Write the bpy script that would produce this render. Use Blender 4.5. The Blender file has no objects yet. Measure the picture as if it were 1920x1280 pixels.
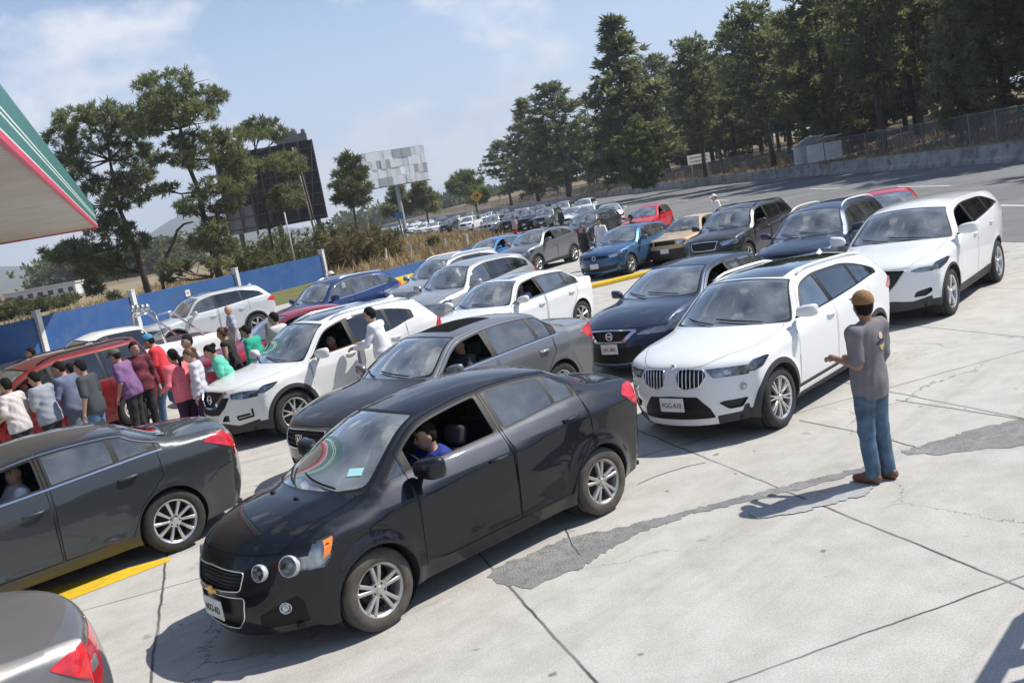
import bpy, bmesh, math, random
import numpy as np
from mathutils import Vector, Matrix
from mathutils.geometry import delaunay_2d_cdt

# ------------------------------------------------------------ camera, sky, sun, exposure
SC = bpy.context.scene
COL = SC.collection
R = math.radians
F_PX, PITCH, ROLL, CAM_H = 1774.3, R(8.543), R(10.293), 3.04
cd = bpy.data.cameras.new('camera'); cam = bpy.data.objects.new('camera', cd); COL.objects.link(cam)
cd.sensor_width = 36.0; cd.lens = 36.0 * F_PX / 1920.0; cd.clip_end = 12000; cd.clip_start = 0.1
cam.location = (0, 0, CAM_H)
cam.rotation_euler = (Matrix.Rotation(R(90) - PITCH, 3, 'X') @ Matrix.Rotation(-ROLL, 3, 'Z')).to_euler()
SC.camera = cam
SUN_AZ, SUN_EL = R(9.0), R(52.0)          # azimuth from +X towards +Y
sun_dir = Vector((math.cos(SUN_EL)*math.cos(SUN_AZ), math.cos(SUN_EL)*math.sin(SUN_AZ), math.sin(SUN_EL)))
sl = bpy.data.lights.new('sun', 'SUN'); so = bpy.data.objects.new('sun', sl); COL.objects.link(so)
sl.energy = 4.2; sl.angle = R(0.53); sl.color = (1.0, 0.955, 0.88)
so.rotation_euler = sun_dir.to_track_quat('Z', 'Y').to_euler()
so.location = (60, 10, 80)
SC.view_settings.view_transform = 'Standard'; SC.view_settings.look = 'None'
SC.view_settings.exposure = 0.66; SC.view_settings.gamma = 1.0

CLOUD_OFF = (12.3, 20.7, 8.4)
W = bpy.data.worlds.new('World'); SC.world = W; W.use_nodes = True
def build_world():
    nt = W.node_tree; nt.nodes.clear(); N = nt.nodes.new; L = nt.links.new
    out = N('ShaderNodeOutputWorld'); bg = N('ShaderNodeBackground')
    sky = N('ShaderNodeTexSky'); sky.sky_type = 'NISHITA'; sky.sun_disc = False
    sky.sun_elevation = SUN_EL; sky.sun_rotation = R(90) - SUN_AZ
    sky.air_density = 1.0; sky.dust_density = 0.9; sky.ozone_density = 1.0; sky.altitude = 2800
    bg.inputs['Strength'].default_value = 0.114
    tc = N('ShaderNodeTexCoord')
    sep = N('ShaderNodeSeparateXYZ'); L(tc.outputs['Generated'], sep.inputs[0])
    mp = N('ShaderNodeMapping'); mp.inputs['Location'].default_value = CLOUD_OFF; mp.inputs['Scale'].default_value = (1.0, 1.0, 1.7)
    L(tc.outputs['Generated'], mp.inputs['Vector'])
    nz = N('ShaderNodeTexNoise'); nz.inputs['Scale'].default_value = 5.2; nz.inputs['Detail'].default_value = 8.0; nz.inputs['Roughness'].default_value = 0.56
    L(mp.outputs[0], nz.inputs['Vector'])
    cr = N('ShaderNodeValToRGB'); cr.color_ramp.elements[0].position = 0.545; cr.color_ramp.elements[1].position = 0.655
    cr.color_ramp.elements[0].color = (0, 0, 0, 1); cr.color_ramp.elements[1].color = (1, 1, 1, 1)
    lo = N('ShaderNodeMapRange'); lo.inputs['From Min'].default_value = 0.0; lo.inputs['From Max'].default_value = 0.45; lo.inputs['To Min'].default_value = 0.055; lo.inputs['To Max'].default_value = -0.03; L(sep.outputs['Z'], lo.inputs['Value'])
    na = N('ShaderNodeMath'); na.operation = 'ADD'; L(nz.outputs['Fac'], na.inputs[0]); L(lo.outputs[0], na.inputs[1]); L(na.outputs[0], cr.inputs[0])
    # thin veil close to the horizon, and no cloud below it
    hz = N('ShaderNodeMapRange'); hz.inputs['From Min'].default_value = 0.0; hz.inputs['From Max'].default_value = 0.27
    hz.inputs['To Min'].default_value = 0.93; hz.inputs['To Max'].default_value = 0.0
    L(sep.outputs['Z'], hz.inputs['Value'])
    sc_ = N('ShaderNodeMath'); sc_.operation = 'MULTIPLY'; sc_.inputs[1].default_value = 0.80; L(cr.outputs[0], sc_.inputs[0])
    veil = N('ShaderNodeMix'); veil.data_type = 'RGBA'; L(hz.outputs[0], veil.inputs[0]); L(sky.outputs[0], veil.inputs[6]); veil.inputs[7].default_value = (3.85, 4.5, 5.4, 1)
    mix = N('ShaderNodeMix'); mix.data_type = 'RGBA'; L(sc_.outputs[0], mix.inputs[0]); L(veil.outputs[2], mix.inputs[6])
    mix.inputs[7].default_value = (6.0, 6.0, 6.15, 1)
    L(mix.outputs[2], bg.inputs['Color']); L(bg.outputs[0], out.inputs[0])
build_world()

# ------------------------------------------------------------ helpers
def px_ground(u, w, z=0.0):
    """world point at height z seen at photo pixel (u, w) of the 1920 x 1280 frame (used while measuring)"""
    x0, y0 = u - 960, w - 640; cr, sr = math.cos(ROLL), math.sin(ROLL)
    x = x0*cr - y0*sr; y = x0*sr + y0*cr
    d = Vector((x/F_PX, math.cos(PITCH) - y/F_PX*math.sin(PITCH), -math.sin(PITCH) - y/F_PX*math.cos(PITCH)))
    t = (z - CAM_H)/d.z
    return Vector((t*d.x, t*d.y, z))
def px_at(u, w, Y):
    """world point at depth Y seen at photo pixel"""
    x0, y0 = u - 960, w - 640; cr, sr = math.cos(ROLL), math.sin(ROLL)
    x = x0*cr - y0*sr; y = x0*sr + y0*cr
    d = Vector((x/F_PX, math.cos(PITCH) - y/F_PX*math.sin(PITCH), -math.sin(PITCH) - y/F_PX*math.cos(PITCH)))
    t = Y/d.y
    return Vector((t*d.x, Y, CAM_H + t*d.z))

def tag(o, label=None, cat=None, group=None, kind=None):
    if label: o['label'] = label
    if cat: o['category'] = cat
    if group: o['group'] = group
    if kind: o['kind'] = kind
    return o
def empty(name, loc=(0, 0, 0), rz=0.0):
    o = bpy.data.objects.new(name, None); COL.objects.link(o)
    o.location = loc; o.rotation_euler = (0, 0, rz); o.empty_display_size = 0.2
    return o
def link_mesh(name, me, parent=None):
    o = bpy.data.objects.new(name, me); COL.objects.link(o)
    if parent is not None: o.parent = parent
    return o
def copy_tree(o, parent=None):
    c = o.copy(); COL.objects.link(c); c.parent = parent
    for ch in list(o.children): copy_tree(ch, c)
    return c
class MB:
    """collects vertices and faces, linked as one mesh object"""
    def __init__(s): s.v = []; s.f = []; s.m = []; s.n = []; s.custom = False
    def add(s, verts, faces, mi=0, normals=None):
        b = len(s.v); s.v += [tuple(map(float, p)) for p in verts]
        s.f += [tuple(int(i)+b for i in f) for f in faces]; s.m += [mi]*len(faces)
        if normals is not None: s.n += [tuple(map(float, p)) for p in normals]; s.custom = True
        else: s.n += [(0, 0, 0)]*len(verts)
    def box(s, c, size, rz=0.0, mi=0, M=None, taper=0.0):
        hx, hy, hz = size[0]/2, size[1]/2, size[2]/2
        vs = []
        for z in (-1, 1):
            k = 1 - taper if z > 0 else 1
            for x, y in ((-1, -1), (1, -1), (1, 1), (-1, 1)):
                p = Vector((x*hx*k, y*hy*k, z*hz))
                if M is not None: p = M @ p
                elif rz: p = Matrix.Rotation(rz, 3, 'Z') @ p
                vs.append(p + Vector(c))
        s.add(vs, [(3, 2, 1, 0), (4, 5, 6, 7), (0, 1, 5, 4), (1, 2, 6, 5), (2, 3, 7, 6), (3, 0, 4, 7)], mi)
    def tube(s, pts, rad, seg=8, mi=0, cap=True):
        pts = [Vector(p) for p in pts]; n = len(pts)
        rads = rad if isinstance(rad, (list, tuple)) else [rad]*n
        vs = []; up = Vector((0, 0, 1)); prev = None
        for i, p in enumerate(pts):
            d = (pts[min(i+1, n-1)] - pts[max(i-1, 0)]).normalized()
            if prev is None:
                a = d.cross(up)
                if a.length < 1e-3: a = d.cross(Vector((1, 0, 0)))
                a.normalize()
            else:
                a = prev - d*prev.dot(d); a.normalize()
            prev = a; b = d.cross(a)
            for k in range(seg):
                t = 2*math.pi*k/seg
                vs.append(p + (a*math.cos(t) + b*math.sin(t))*rads[i])
        fs = [(i*seg+k, i*seg+(k+1) % seg, (i+1)*seg+(k+1) % seg, (i+1)*seg+k) for i in range(n-1) for k in range(seg)]
        if cap: fs += [tuple(range(seg))[::-1], tuple((n-1)*seg+k for k in range(seg))]
        s.add(vs, fs, mi)
    def lathe(s, prof, seg=24, axis='y', c=(0, 0, 0), mi=0, closed=False):
        vs = []; n = len(prof)
        for k in range(seg):
            t = 2*math.pi*k/seg; ct, st = math.cos(t), math.sin(t)
            for r, h in prof:
                if axis == 'y': p = (r*ct, h, r*st)
                elif axis == 'z': p = (r*ct, r*st, h)
                else: p = (h, r*ct, r*st)
                vs.append((p[0]+c[0], p[1]+c[1], p[2]+c[2]))
        fs = []
        for k in range(seg):
            a, b = k*n, ((k+1) % seg)*n
            for j in range(n-1): fs.append((a+j, a+j+1, b+j+1, b+j) if axis == 'y' else (a+j, b+j, b+j+1, a+j+1))
        s.add(vs, fs, mi)
    def ball(s, c, rad, seg=12, rings=8, mi=0, M=None):
        rx, ry, rz = rad if isinstance(rad, (tuple, list)) else (rad,)*3
        vs = []
        for i in range(rings+1):
            ph = math.pi*i/rings
            for k in range(seg):
                t = 2*math.pi*k/seg
                p = Vector((rx*math.sin(ph)*math.cos(t), ry*math.sin(ph)*math.sin(t), rz*math.cos(ph)))
                if M is not None: p = M @ p
                vs.append(p + Vector(c))
        fs = [(i*seg+k, (i+1)*seg+k, (i+1)*seg+(k+1) % seg, i*seg+(k+1) % seg) for i in range(rings) for k in range(seg)]
        s.add(vs, fs, mi)
    def mesh(s, name, mats, smooth=False):
        me = bpy.data.meshes.new(name)
        me.from_pydata(s.v, [], s.f)
        for m in (mats if isinstance(mats, (list, tuple)) else [mats]): me.materials.append(m)
        if any(s.m): me.polygons.foreach_set('material_index', s.m)
        if smooth or s.custom: me.polygons.foreach_set('use_smooth', [True]*len(me.polygons))
        me.validate(clean_customdata=False); me.update()
        if s.custom and len(me.vertices) == len(s.n): me.normals_split_custom_set_from_vertices(s.n)
        return me
    def build(s, name, mats, parent=None, smooth=False, bevel=0.0):
        o = link_mesh(name, s.mesh(name, mats, smooth), parent)
        if bevel:
            b = o.modifiers.new('bevel', 'BEVEL'); b.width = bevel; b.segments = 2; b.limit_method = 'ANGLE'; b.angle_limit = R(40)
        return o

# ------------------------------------------------------------ materials
MATS = {}
def new_mat(name):
    m = bpy.data.materials.new(name); m.use_nodes = True
    return m, m.node_tree, m.node_tree.nodes['Principled BSDF']
def lin(c):
    return tuple(((x/12.92) if x <= 0.04045 else ((x+0.055)/1.055)**2.4) for x in c)
def pbr(name, col, rough=0.6, metal=0.0, coat=0.0, coat_rough=0.05, var=0.0, vscale=8.0, bump=0.0, bscale=40.0, spec=0.5, emis=None):
    if name in MATS: return MATS[name]
    m, nt, b = new_mat(name)
    b.inputs['Base Color'].default_value = (*col, 1); b.inputs['Roughness'].default_value = rough
    b.inputs['Metallic'].default_value = metal; b.inputs['Coat Weight'].default_value = coat
    b.inputs['Coat Roughness'].default_value = coat_rough; b.inputs['Specular IOR Level'].default_value = spec
    tc = nt.nodes.new('ShaderNodeTexCoord')
    if var:
        nz = nt.nodes.new('ShaderNodeTexNoise'); nz.inputs['Scale'].default_value = vscale; nz.inputs['Detail'].default_value = 5
        nt.links.new(tc.outputs['Object'], nz.inputs['Vector'])
        r = nt.nodes.new('ShaderNodeValToRGB')
        r.color_ramp.elements[0].position = 0.3; r.color_ramp.elements[1].position = 0.7
        r.color_ramp.elements[0].color = (*[max(0, c*(1-var)) for c in col], 1)
        r.color_ramp.elements[1].color = (*[min(1, c*(1+var)) for c in col], 1)
        nt.links.new(nz.outputs['Fac'], r.inputs[0]); nt.links.new(r.outputs[0], b.inputs['Base Color'])
    if bump:
        nz = nt.nodes.new('ShaderNodeTexNoise'); nz.inputs['Scale'].default_value = bscale; nz.inputs['Detail'].default_value = 4
        nt.links.new(tc.outputs['Object'], nz.inputs['Vector'])
        bp = nt.nodes.new('ShaderNodeBump'); bp.inputs['Strength'].default_value = bump; bp.inputs['Distance'].default_value = 0.02
        nt.links.new(nz.outputs['Fac'], bp.inputs['Height']); nt.links.new(bp.outputs[0], b.inputs['Normal'])
    if emis:
        b.inputs['Emission Color'].default_value = (*emis, 1); b.inputs['Emission Strength'].default_value = 1
    MATS[name] = m
    return m
def paint(name, col, metal=0.0, rough=0.35, dust=0.10, dustcol=(0.30, 0.26, 0.21)):
    """car paint: base, clear coat, faint road dust in blotches and along the sills"""
    if name in MATS: return MATS[name]
    m, nt, b = new_mat(name); N = nt.nodes.new; L = nt.links.new
    b.inputs['Metallic'].default_value = metal; b.inputs['Specular IOR Level'].default_value = 0.1
    b.inputs['Coat Weight'].default_value = 1.0; b.inputs['Coat Roughness'].default_value = 0.02; b.inputs['Coat IOR'].default_value = 1.42
    tc = N('ShaderNodeTexCoord')
    nz = N('ShaderNodeTexNoise'); nz.inputs['Scale'].default_value = 5.2; nz.inputs['Detail'].default_value = 8; nz.inputs['Roughness'].default_value = 0.65
    L(tc.outputs['Object'], nz.inputs['Vector'])
    sep = N('ShaderNodeSeparateXYZ'); L(tc.outputs['Object'], sep.inputs[0])
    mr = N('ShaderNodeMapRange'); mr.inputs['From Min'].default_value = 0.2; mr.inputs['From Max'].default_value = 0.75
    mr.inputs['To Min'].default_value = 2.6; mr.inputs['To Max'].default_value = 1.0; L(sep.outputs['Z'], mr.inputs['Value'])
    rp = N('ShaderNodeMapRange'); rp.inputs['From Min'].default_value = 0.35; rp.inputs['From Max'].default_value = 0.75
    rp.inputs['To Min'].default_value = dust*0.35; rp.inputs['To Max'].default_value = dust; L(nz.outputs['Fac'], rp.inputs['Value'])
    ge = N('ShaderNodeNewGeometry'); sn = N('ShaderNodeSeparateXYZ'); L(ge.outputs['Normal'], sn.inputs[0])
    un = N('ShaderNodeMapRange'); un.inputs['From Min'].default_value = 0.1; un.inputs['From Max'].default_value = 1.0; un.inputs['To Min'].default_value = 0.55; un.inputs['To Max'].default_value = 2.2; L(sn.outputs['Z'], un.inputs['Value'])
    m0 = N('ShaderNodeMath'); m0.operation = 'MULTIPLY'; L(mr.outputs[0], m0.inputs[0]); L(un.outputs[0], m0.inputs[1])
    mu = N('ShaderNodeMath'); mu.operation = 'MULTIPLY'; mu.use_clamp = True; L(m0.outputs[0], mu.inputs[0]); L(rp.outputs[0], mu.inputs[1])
    mix = N('ShaderNodeMix'); mix.data_type = 'RGBA'; L(mu.outputs[0], mix.inputs[0])
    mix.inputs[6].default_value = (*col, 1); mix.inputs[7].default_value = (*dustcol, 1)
    L(mix.outputs[2], b.inputs['Base Color'])
    ro = N('ShaderNodeMapRange'); ro.inputs['To Min'].default_value = rough; ro.inputs['To Max'].default_value = 0.9; L(mu.outputs[0], ro.inputs['Value'])
    L(ro.outputs[0], b.inputs['Roughness'])
    cr = N('ShaderNodeMapRange'); cr.inputs['From Max'].default_value = 0.5; cr.inputs['To Min'].default_value = 1.0; cr.inputs['To Max'].default_value = 0.25; L(mu.outputs[0], cr.inputs['Value'])
    L(cr.outputs[0], b.inputs['Coat Weight'])
    MATS[name] = m
    return m
def glass(name, tint, refl=1.0, dusty=0.0):
    if name in MATS: return MATS[name]
    m, nt, b = new_mat(name); N = nt.nodes.new; L = nt.links.new
    nt.nodes.remove(b); out = nt.nodes['Material Output']
    tr = N('ShaderNodeBsdfTransparent'); tr.inputs[0].default_value = (*tint, 1)
    gl = N('ShaderNodeBsdfGlossy'); gl.inputs['Roughness'].default_value = 0.015; gl.inputs[0].default_value = (0.92, 0.97, 1.0, 1)
    fr = N('ShaderNodeFresnel'); fr.inputs['IOR'].default_value = 1.62
    mu = N('ShaderNodeMath'); mu.operation = 'MULTIPLY'; mu.inputs[1].default_value = 1.25*refl; mu.use_clamp = True
    mx = N('ShaderNodeMixShader')
    if dusty:
        df = N('ShaderNodeBsdfDiffuse'); df.inputs[0].default_value = (0.62, 0.66, 0.63, 1)
        m2 = N('ShaderNodeMixShader'); tc = N('ShaderNodeTexCoord'); nz = N('ShaderNodeTexNoise'); nz.inputs['Scale'].default_value = 3.0; nz.inputs['Detail'].default_value = 6
        rg = N('ShaderNodeMapRange'); rg.inputs['To Min'].default_value = dusty*0.4; rg.inputs['To Max'].default_value = dusty*1.7; rg.inputs['From Min'].default_value = 0.3; rg.inputs['From Max'].default_value = 0.7
        L(tc.outputs['Object'], nz.inputs['Vector']); L(nz.outputs['Fac'], rg.inputs['Value']); L(rg.outputs[0], m2.inputs[0]); L(tr.outputs[0], m2.inputs[1]); L(df.outputs[0], m2.inputs[2]); tr = m2
    L(fr.outputs[0], mu.inputs[0]); L(mu.outputs[0], mx.inputs[0]); L(tr.outputs[0], mx.inputs[1]); L(gl.outputs[0], mx.inputs[2]); L(mx.outputs[0], out.inputs['Surface'])
    MATS[name] = m
    return m
M_GLASS = glass('windscreen_glass', (0.60, 0.72, 0.66), 2.4, 0.22)
M_GLASS_SIDE = glass('side_glass', (0.42, 0.54, 0.52), 2.2, 0.10)
M_GLASS_DARK = glass('tinted_glass', (0.05, 0.06, 0.065), 1.5, 0.02)
M_LENS = glass('lamp_lens', (0.92, 0.94, 0.95), 0.8)
M_TRIM = pbr('black_trim', (0.010, 0.010, 0.011), 0.5, spec=0.25)
M_PLASTIC = pbr('dark_plastic', (0.030, 0.030, 0.031), 0.62, var=0.15)
M_DARK = pbr('cabin_dark', (0.018, 0.018, 0.019), 0.85)
M_SEAM = pbr('panel_gap', (0.006, 0.006, 0.006), 0.9, spec=0.1)
M_CHROME = pbr('chrome', (0.78, 0.79, 0.80), 0.12, 1.0)
M_RIM = pbr('alloy', (0.55, 0.55, 0.55), 0.32, 0.85)
M_RIM_D = pbr('alloy_recess', (0.03, 0.03, 0.03), 0.5, 0.3)
M_TYRE = pbr('tyre_rubber', (0.030, 0.029, 0.027), 0.88, var=0.35, vscale=14, bump=0.15, bscale=60)
M_TYRE_DUSTY = pbr('dusty_tyre', (0.075, 0.066, 0.056), 0.92, var=0.35, vscale=10, bump=0.15, bscale=60)
M_MESHGR = pbr('grille_black', (0.010, 0.010, 0.010), 0.45)
M_LAMP = pbr('lamp_reflector', (0.62, 0.64, 0.66), 0.22, 0.75, var=0.35, vscale=16)
M_LAMP_D = pbr('lamp_housing', (0.05, 0.055, 0.06), 0.3, 0.3)
M_ORANGE = pbr('amber_lens', (0.85, 0.22, 0.02), 0.25, 0.0, coat=1.0)
M_RED = pbr('tail_red', (0.52, 0.012, 0.018), 0.18, 0.0, coat=1.0, var=0.3, vscale=14)
M_PLATE = pbr('plate_white', (0.72, 0.72, 0.70), 0.5, var=0.06)
M_INK = pbr('plate_ink', (0.03, 0.035, 0.04), 0.6)
M_SEAT = pbr('seat_cloth', (0.045, 0.043, 0.042), 0.9, var=0.2)
M_SEAT_L = pbr('seat_beige', (0.28, 0.24, 0.19), 0.85, var=0.15)
M_GOLD = pbr('gold_badge', (0.75, 0.46, 0.13), 0.35, 0.7)
M_STICK = pbr('sticker', (0.35, 0.65, 0.68), 0.5)
M_WHITEP = pbr('white_part', (0.78, 0.78, 0.76), 0.4)
# ------------------------------------------------------------ car bodies
def pchip(xs, ys):
    xs = np.asarray(xs, float); ys = np.asarray(ys, float)
    h = np.diff(xs); d = np.diff(ys)/h
    m = np.zeros_like(ys)
    for i in range(1, len(xs)-1):
        if d[i-1]*d[i] > 0:
            w1, w2 = 2*h[i]+h[i-1], h[i]+2*h[i-1]
            m[i] = (w1+w2)/(w1/d[i-1]+w2/d[i])
    m[0] = d[0]; m[-1] = d[-1]
    def f(x):
        x = np.clip(np.asarray(x, float), xs[0], xs[-1])
        i = np.clip(np.searchsorted(xs, x, side='right')-1, 0, len(xs)-2)
        t = (x-xs[i])/h[i]
        return ((1+2*t)*(1-t)**2*ys[i] + t*(1-t)**2*h[i]*m[i] + t*t*(3-2*t)*ys[i+1] + t*t*(t-1)*h[i]*m[i+1])
    return f
def in_poly(P, poly):
    x, y = P[:, 0], P[:, 1]; poly = np.asarray(poly, float); ins = np.zeros(len(P), bool)
    n = len(poly)
    for i in range(n):
        x1, y1 = poly[i]; x2, y2 = poly[(i+1) % n]
        if y1 == y2: continue
        c = ((y1 > y) != (y2 > y)) & (x < (x2-x1)*(y-y1)/(y2-y1)+x1)
        ins ^= c
    return ins
def dist_poly(P, Q):
    """distance of points P to the polyline Q"""
    best = np.full(len(P), 1e9)
    for a, b in zip(Q[:-1], Q[1:]):
        d = b-a; L2 = d@d+1e-12
        t = np.clip(((P-a)@d)/L2, 0, 1)
        best = np.minimum(best, np.hypot(*(P-(a+t[:, None]*d)).T))
    return best
def round_poly(pts, r=0.03, n=3):
    out = []; k = len(pts)
    for i in range(k):
        p0, p, p1 = (np.array(pts[(i+j) % k], float) for j in (-1, 0, 1))
        a, b = p0-p, p1-p; la, lb = np.linalg.norm(a), np.linalg.norm(b)
        rr = min(r, la*0.45, lb*0.45)
        A, B = p+a/la*rr, p+b/lb*rr
        for j in range(n+1):
            t = j/n; out.append(tuple((1-t)**2*A+2*t*(1-t)*p+t*t*B))
    return out
def densify(pts, step, closed=False):
    out = []; n = len(pts)
    for i in range(n if closed else n-1):
        a, b = np.array(pts[i], float), np.array(pts[(i+1) % n], float)
        k = max(1, int(np.ceil(np.linalg.norm(b-a)/step)))
        for j in range(k): out.append(tuple(a+(b-a)*j/k))
    if not closed: out.append(tuple(pts[-1]))
    return out

class Shell:
    """Car skin: two side charts y = S(x, z) and one strip chart over nose, bonnet, roof and tail, cut into panels by 2-D Delaunay."""
    def __init__(s, d):
        s.d = d; rows = np.array(d['rows'], float); s.rows = rows
        C = rows[:, 2:4]
        ch = np.r_[0, np.cumsum(np.maximum(np.hypot(*np.diff(C, axis=0).T), 0.03))]
        s.ch = ch; s.fx, s.fz, s.gx, s.gz = (pchip(ch, rows[:, i]) for i in range(4))
        s.Wf = pchip(*zip(*d['plan'])); s.beltf = pchip(*zip(*d['belt']))
        ss = np.linspace(0, ch[-1], 220); s.E = np.stack([s.fx(ss), s.fz(ss)], 1)
        s.arch = d['arch']          # [(x, z, R), ...]
        s.z0 = d.get('z0', 0.2)
    def r2s(s, r): return np.interp(r, np.arange(len(s.ch)), s.ch)
    def S(s, x, z, rounding=True):
        d = s.d; x = np.asarray(x, float); z = np.asarray(z, float)
        y = s.Wf(x); zb = s.beltf(x)
        zs = zb-0.16
        low = np.maximum(zs-z, 0)
        y = y - d.get('tuck', 0.13)*low**2 - 0.16*np.maximum(0.36-z, 0)
        sh = z-zs; sh = 0.5*(sh+np.sqrt(sh*sh+0.012**2)); y = y - d.get('shoulder', 0.26)*np.minimum(sh, 0.17)
        h = z-zb; sp = 0.5*(h+np.sqrt(h*h+0.02**2))
        y = y - d.get('tumble', 0.42)*sp - d.get('tumble2', 0.12)*sp*sp
        for (cx, cz, Rr) in s.arch:
            q = np.hypot(x-cx, z-cz)-Rr
            y = y + d.get('flare', 0.022)*np.exp(-(np.maximum(q, 0)/0.075)**2)*(z < zb)
        for cr in d.get('creases', ()):
            f = np.interp(x, [p[0] for p in cr['pts']], [p[1] for p in cr['pts']])
            w = np.interp(x, [cr['pts'][0][0], cr['pts'][0][0]+0.3, cr['pts'][-1][0]-0.3, cr['pts'][-1][0]], [0, 1, 1, 0])
            dz = f-z
            y = y - cr['a']*w*np.where(dz > 0, np.exp(-dz/cr.get('l', 0.12)), np.exp(dz/0.015))
        if rounding:
            P = np.stack([x.ravel(), z.ravel()], 1)
            dd = dist_poly(P, s.E).reshape(x.shape)
            r = d.get('round', 0.075)
            y = y - d.get('round_k', 0.55)*r*np.maximum(1-dd/r, 0)**2
        return y
    def PA(s, q):
        q = np.asarray(q, float); return np.stack([q[:, 0], s.S(q[:, 0], q[:, 1]), q[:, 1]], 1)
    def PB(s, q):
        q = np.asarray(q, float); ss, t = q[:, 0], q[:, 1]; at = np.abs(t)
        xe, ze, xc, zc = s.fx(ss), s.fz(ss), s.gx(ss), s.gz(ss)
        ye = s.S(xe, ze)
        px = np.interp(ss, s.ch, s.d['px']); pz = np.interp(ss, s.ch, s.d['pz'])
        x = xc+(xe-xc)*at**px; z = zc+(ze-zc)*at**pz
        for (r0, r1, tc, w, a) in s.d.get('ridges', ()):
            s0, s1 = s.r2s(r0), s.r2s(r1)
            k = np.clip((ss-s0)/(s1-s0+1e-9), 0, 1); k = np.where((ss > s0) & (ss < s1), np.minimum(1, np.minimum(k, 1-k)*5), 0)
            z = z + a*k*np.where(at < tc, 1.0, np.exp(-((at-tc)/w)**2))
        return np.stack([x, ye*t, z], 1)
    def NA(s, q, e=0.004):
        q = np.asarray(q, float); dx = np.array([e, 0]); dz = np.array([0, e])
        a = (s.PA(q+dx)-s.PA(q-dx)); b = (s.PA(q+dz)-s.PA(q-dz))
        n = np.cross(b, a); n /= np.linalg.norm(n, axis=1)[:, None]+1e-12; return n
    def NB(s, q, e=0.004):
        q = np.asarray(q, float).copy(); q[:, 0] = np.clip(q[:, 0], e*2, s.ch[-1]-e*2); q[:, 1] = np.clip(q[:, 1], -0.985, 0.985)
        ds = np.array([e, 0]); dt = np.array([0, e])
        a = s.PB(q+ds)-s.PB(q-ds); b = s.PB(q+dt)-s.PB(q-dt)
        n = np.cross(b, a)
        n /= np.linalg.norm(n, axis=1)[:, None]+1e-12; return n

def cut_chart(domain, feats, step, holes=()):
    """constrained Delaunay of a 2-D domain; feats = [(name, polygon)], first match names a triangle"""
    vs = []; es = []
    def add(poly):
        b = len(vs); n = len(poly); vs.extend(poly); es.extend((b+i, b+(i+1) % n) for i in range(n))
    add(domain)
    for _, p in feats: add(p)
    for p in holes: add(p)
    D = np.array(domain); lo, hi = D.min(0), D.max(0)
    gx = np.arange(lo[0]+step/2, hi[0], step); gy = np.arange(lo[1]+step/2, hi[1], step*0.9)
    G = np.array([(x+(step/2 if j % 2 else 0), y) for j, y in enumerate(gy) for x in gx])
    G = G[in_poly(G, domain)]
    B = np.array(vs)
    keep = np.ones(len(G), bool)
    for i in range(0, len(B), 400):
        dd = np.min(np.hypot(G[:, None, 0]-B[None, i:i+400, 0], G[:, None, 1]-B[None, i:i+400, 1]), axis=1)
        keep &= dd > step*0.35
    vs = vs+[tuple(p) for p in G[keep]]
    ov, oe, of, *_ = delaunay_2d_cdt([Vector(p) for p in vs], es, [], 0, 1e-5)
    V = np.array([tuple(p) for p in ov]); Fc = np.array([f for f in of if len(f) == 3])
    # even winding
    a, b, c = V[Fc[:, 0]], V[Fc[:, 1]], V[Fc[:, 2]]
    area = (b[:, 0]-a[:, 0])*(c[:, 1]-a[:, 1])-(b[:, 1]-a[:, 1])*(c[:, 0]-a[:, 0])
    Fc[area < 0] = Fc[area < 0][:, ::-1]
    ctr = (a+b+c)/3
    ok = in_poly(ctr, domain) & (np.abs(area) > 1e-9)
    for p in holes: ok &= ~in_poly(ctr, p)
    Fc, ctr = Fc[ok], ctr[ok]
    lab = np.array(['body']*len(Fc), dtype=object); free = np.ones(len(Fc), bool)
    for name, p in feats:
        k = in_poly(ctr, p) & free
        lab[k] = name; free &= ~k
    return V, Fc, lab

def panel(V, N, Fc, name, mats, parent, thick=0.0, offset=0.0, skirt=0.0, inner=True):
    """one mesh from the given triangles: outer skin, inner skin and rim"""
    used = np.unique(Fc); idx = np.full(len(V), -1); idx[used] = np.arange(len(used))
    P, n = V[used], N[used]; Fl = idx[Fc]
    mb = MB(); mb.add(P+n*offset, Fl.tolist(), 0, n)
    if thick or skirt:
        ed = {}
        for f in Fl:
            for i in range(3):
                a, b = int(f[i]), int(f[(i+1) % 3]); ed[(a, b)] = 1
        rim = [(a, b) for (a, b) in ed if (b, a) not in ed]
        if thick:
            if inner: mb.add(P+n*(offset-thick), Fl[:, ::-1].tolist(), 1, -n)
            h0, h1 = offset, offset-thick
        else: h0, h1 = offset, offset+skirt
        vs, fs = [], []
        for a, b in rim:
            k = len(vs); vs += [P[a]+n[a]*h0, P[b]+n[b]*h0, P[b]+n[b]*h1, P[a]+n[a]*h1]; fs.append((k+3, k+2, k+1, k) if True else None)
        if vs:
            nn = []
            for f in range(len(fs)):
                q = [np.array(vs[4*f+i]) for i in range(4)]
                m = np.cross(q[2]-q[3], q[1]-q[2]); m = m/(np.linalg.norm(m)+1e-12); nn += [m]*4
            mb.add(vs, fs, 1 if (thick and len(mats) > 1) else 0, nn)
    return mb.build(name, mats, parent)

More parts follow.
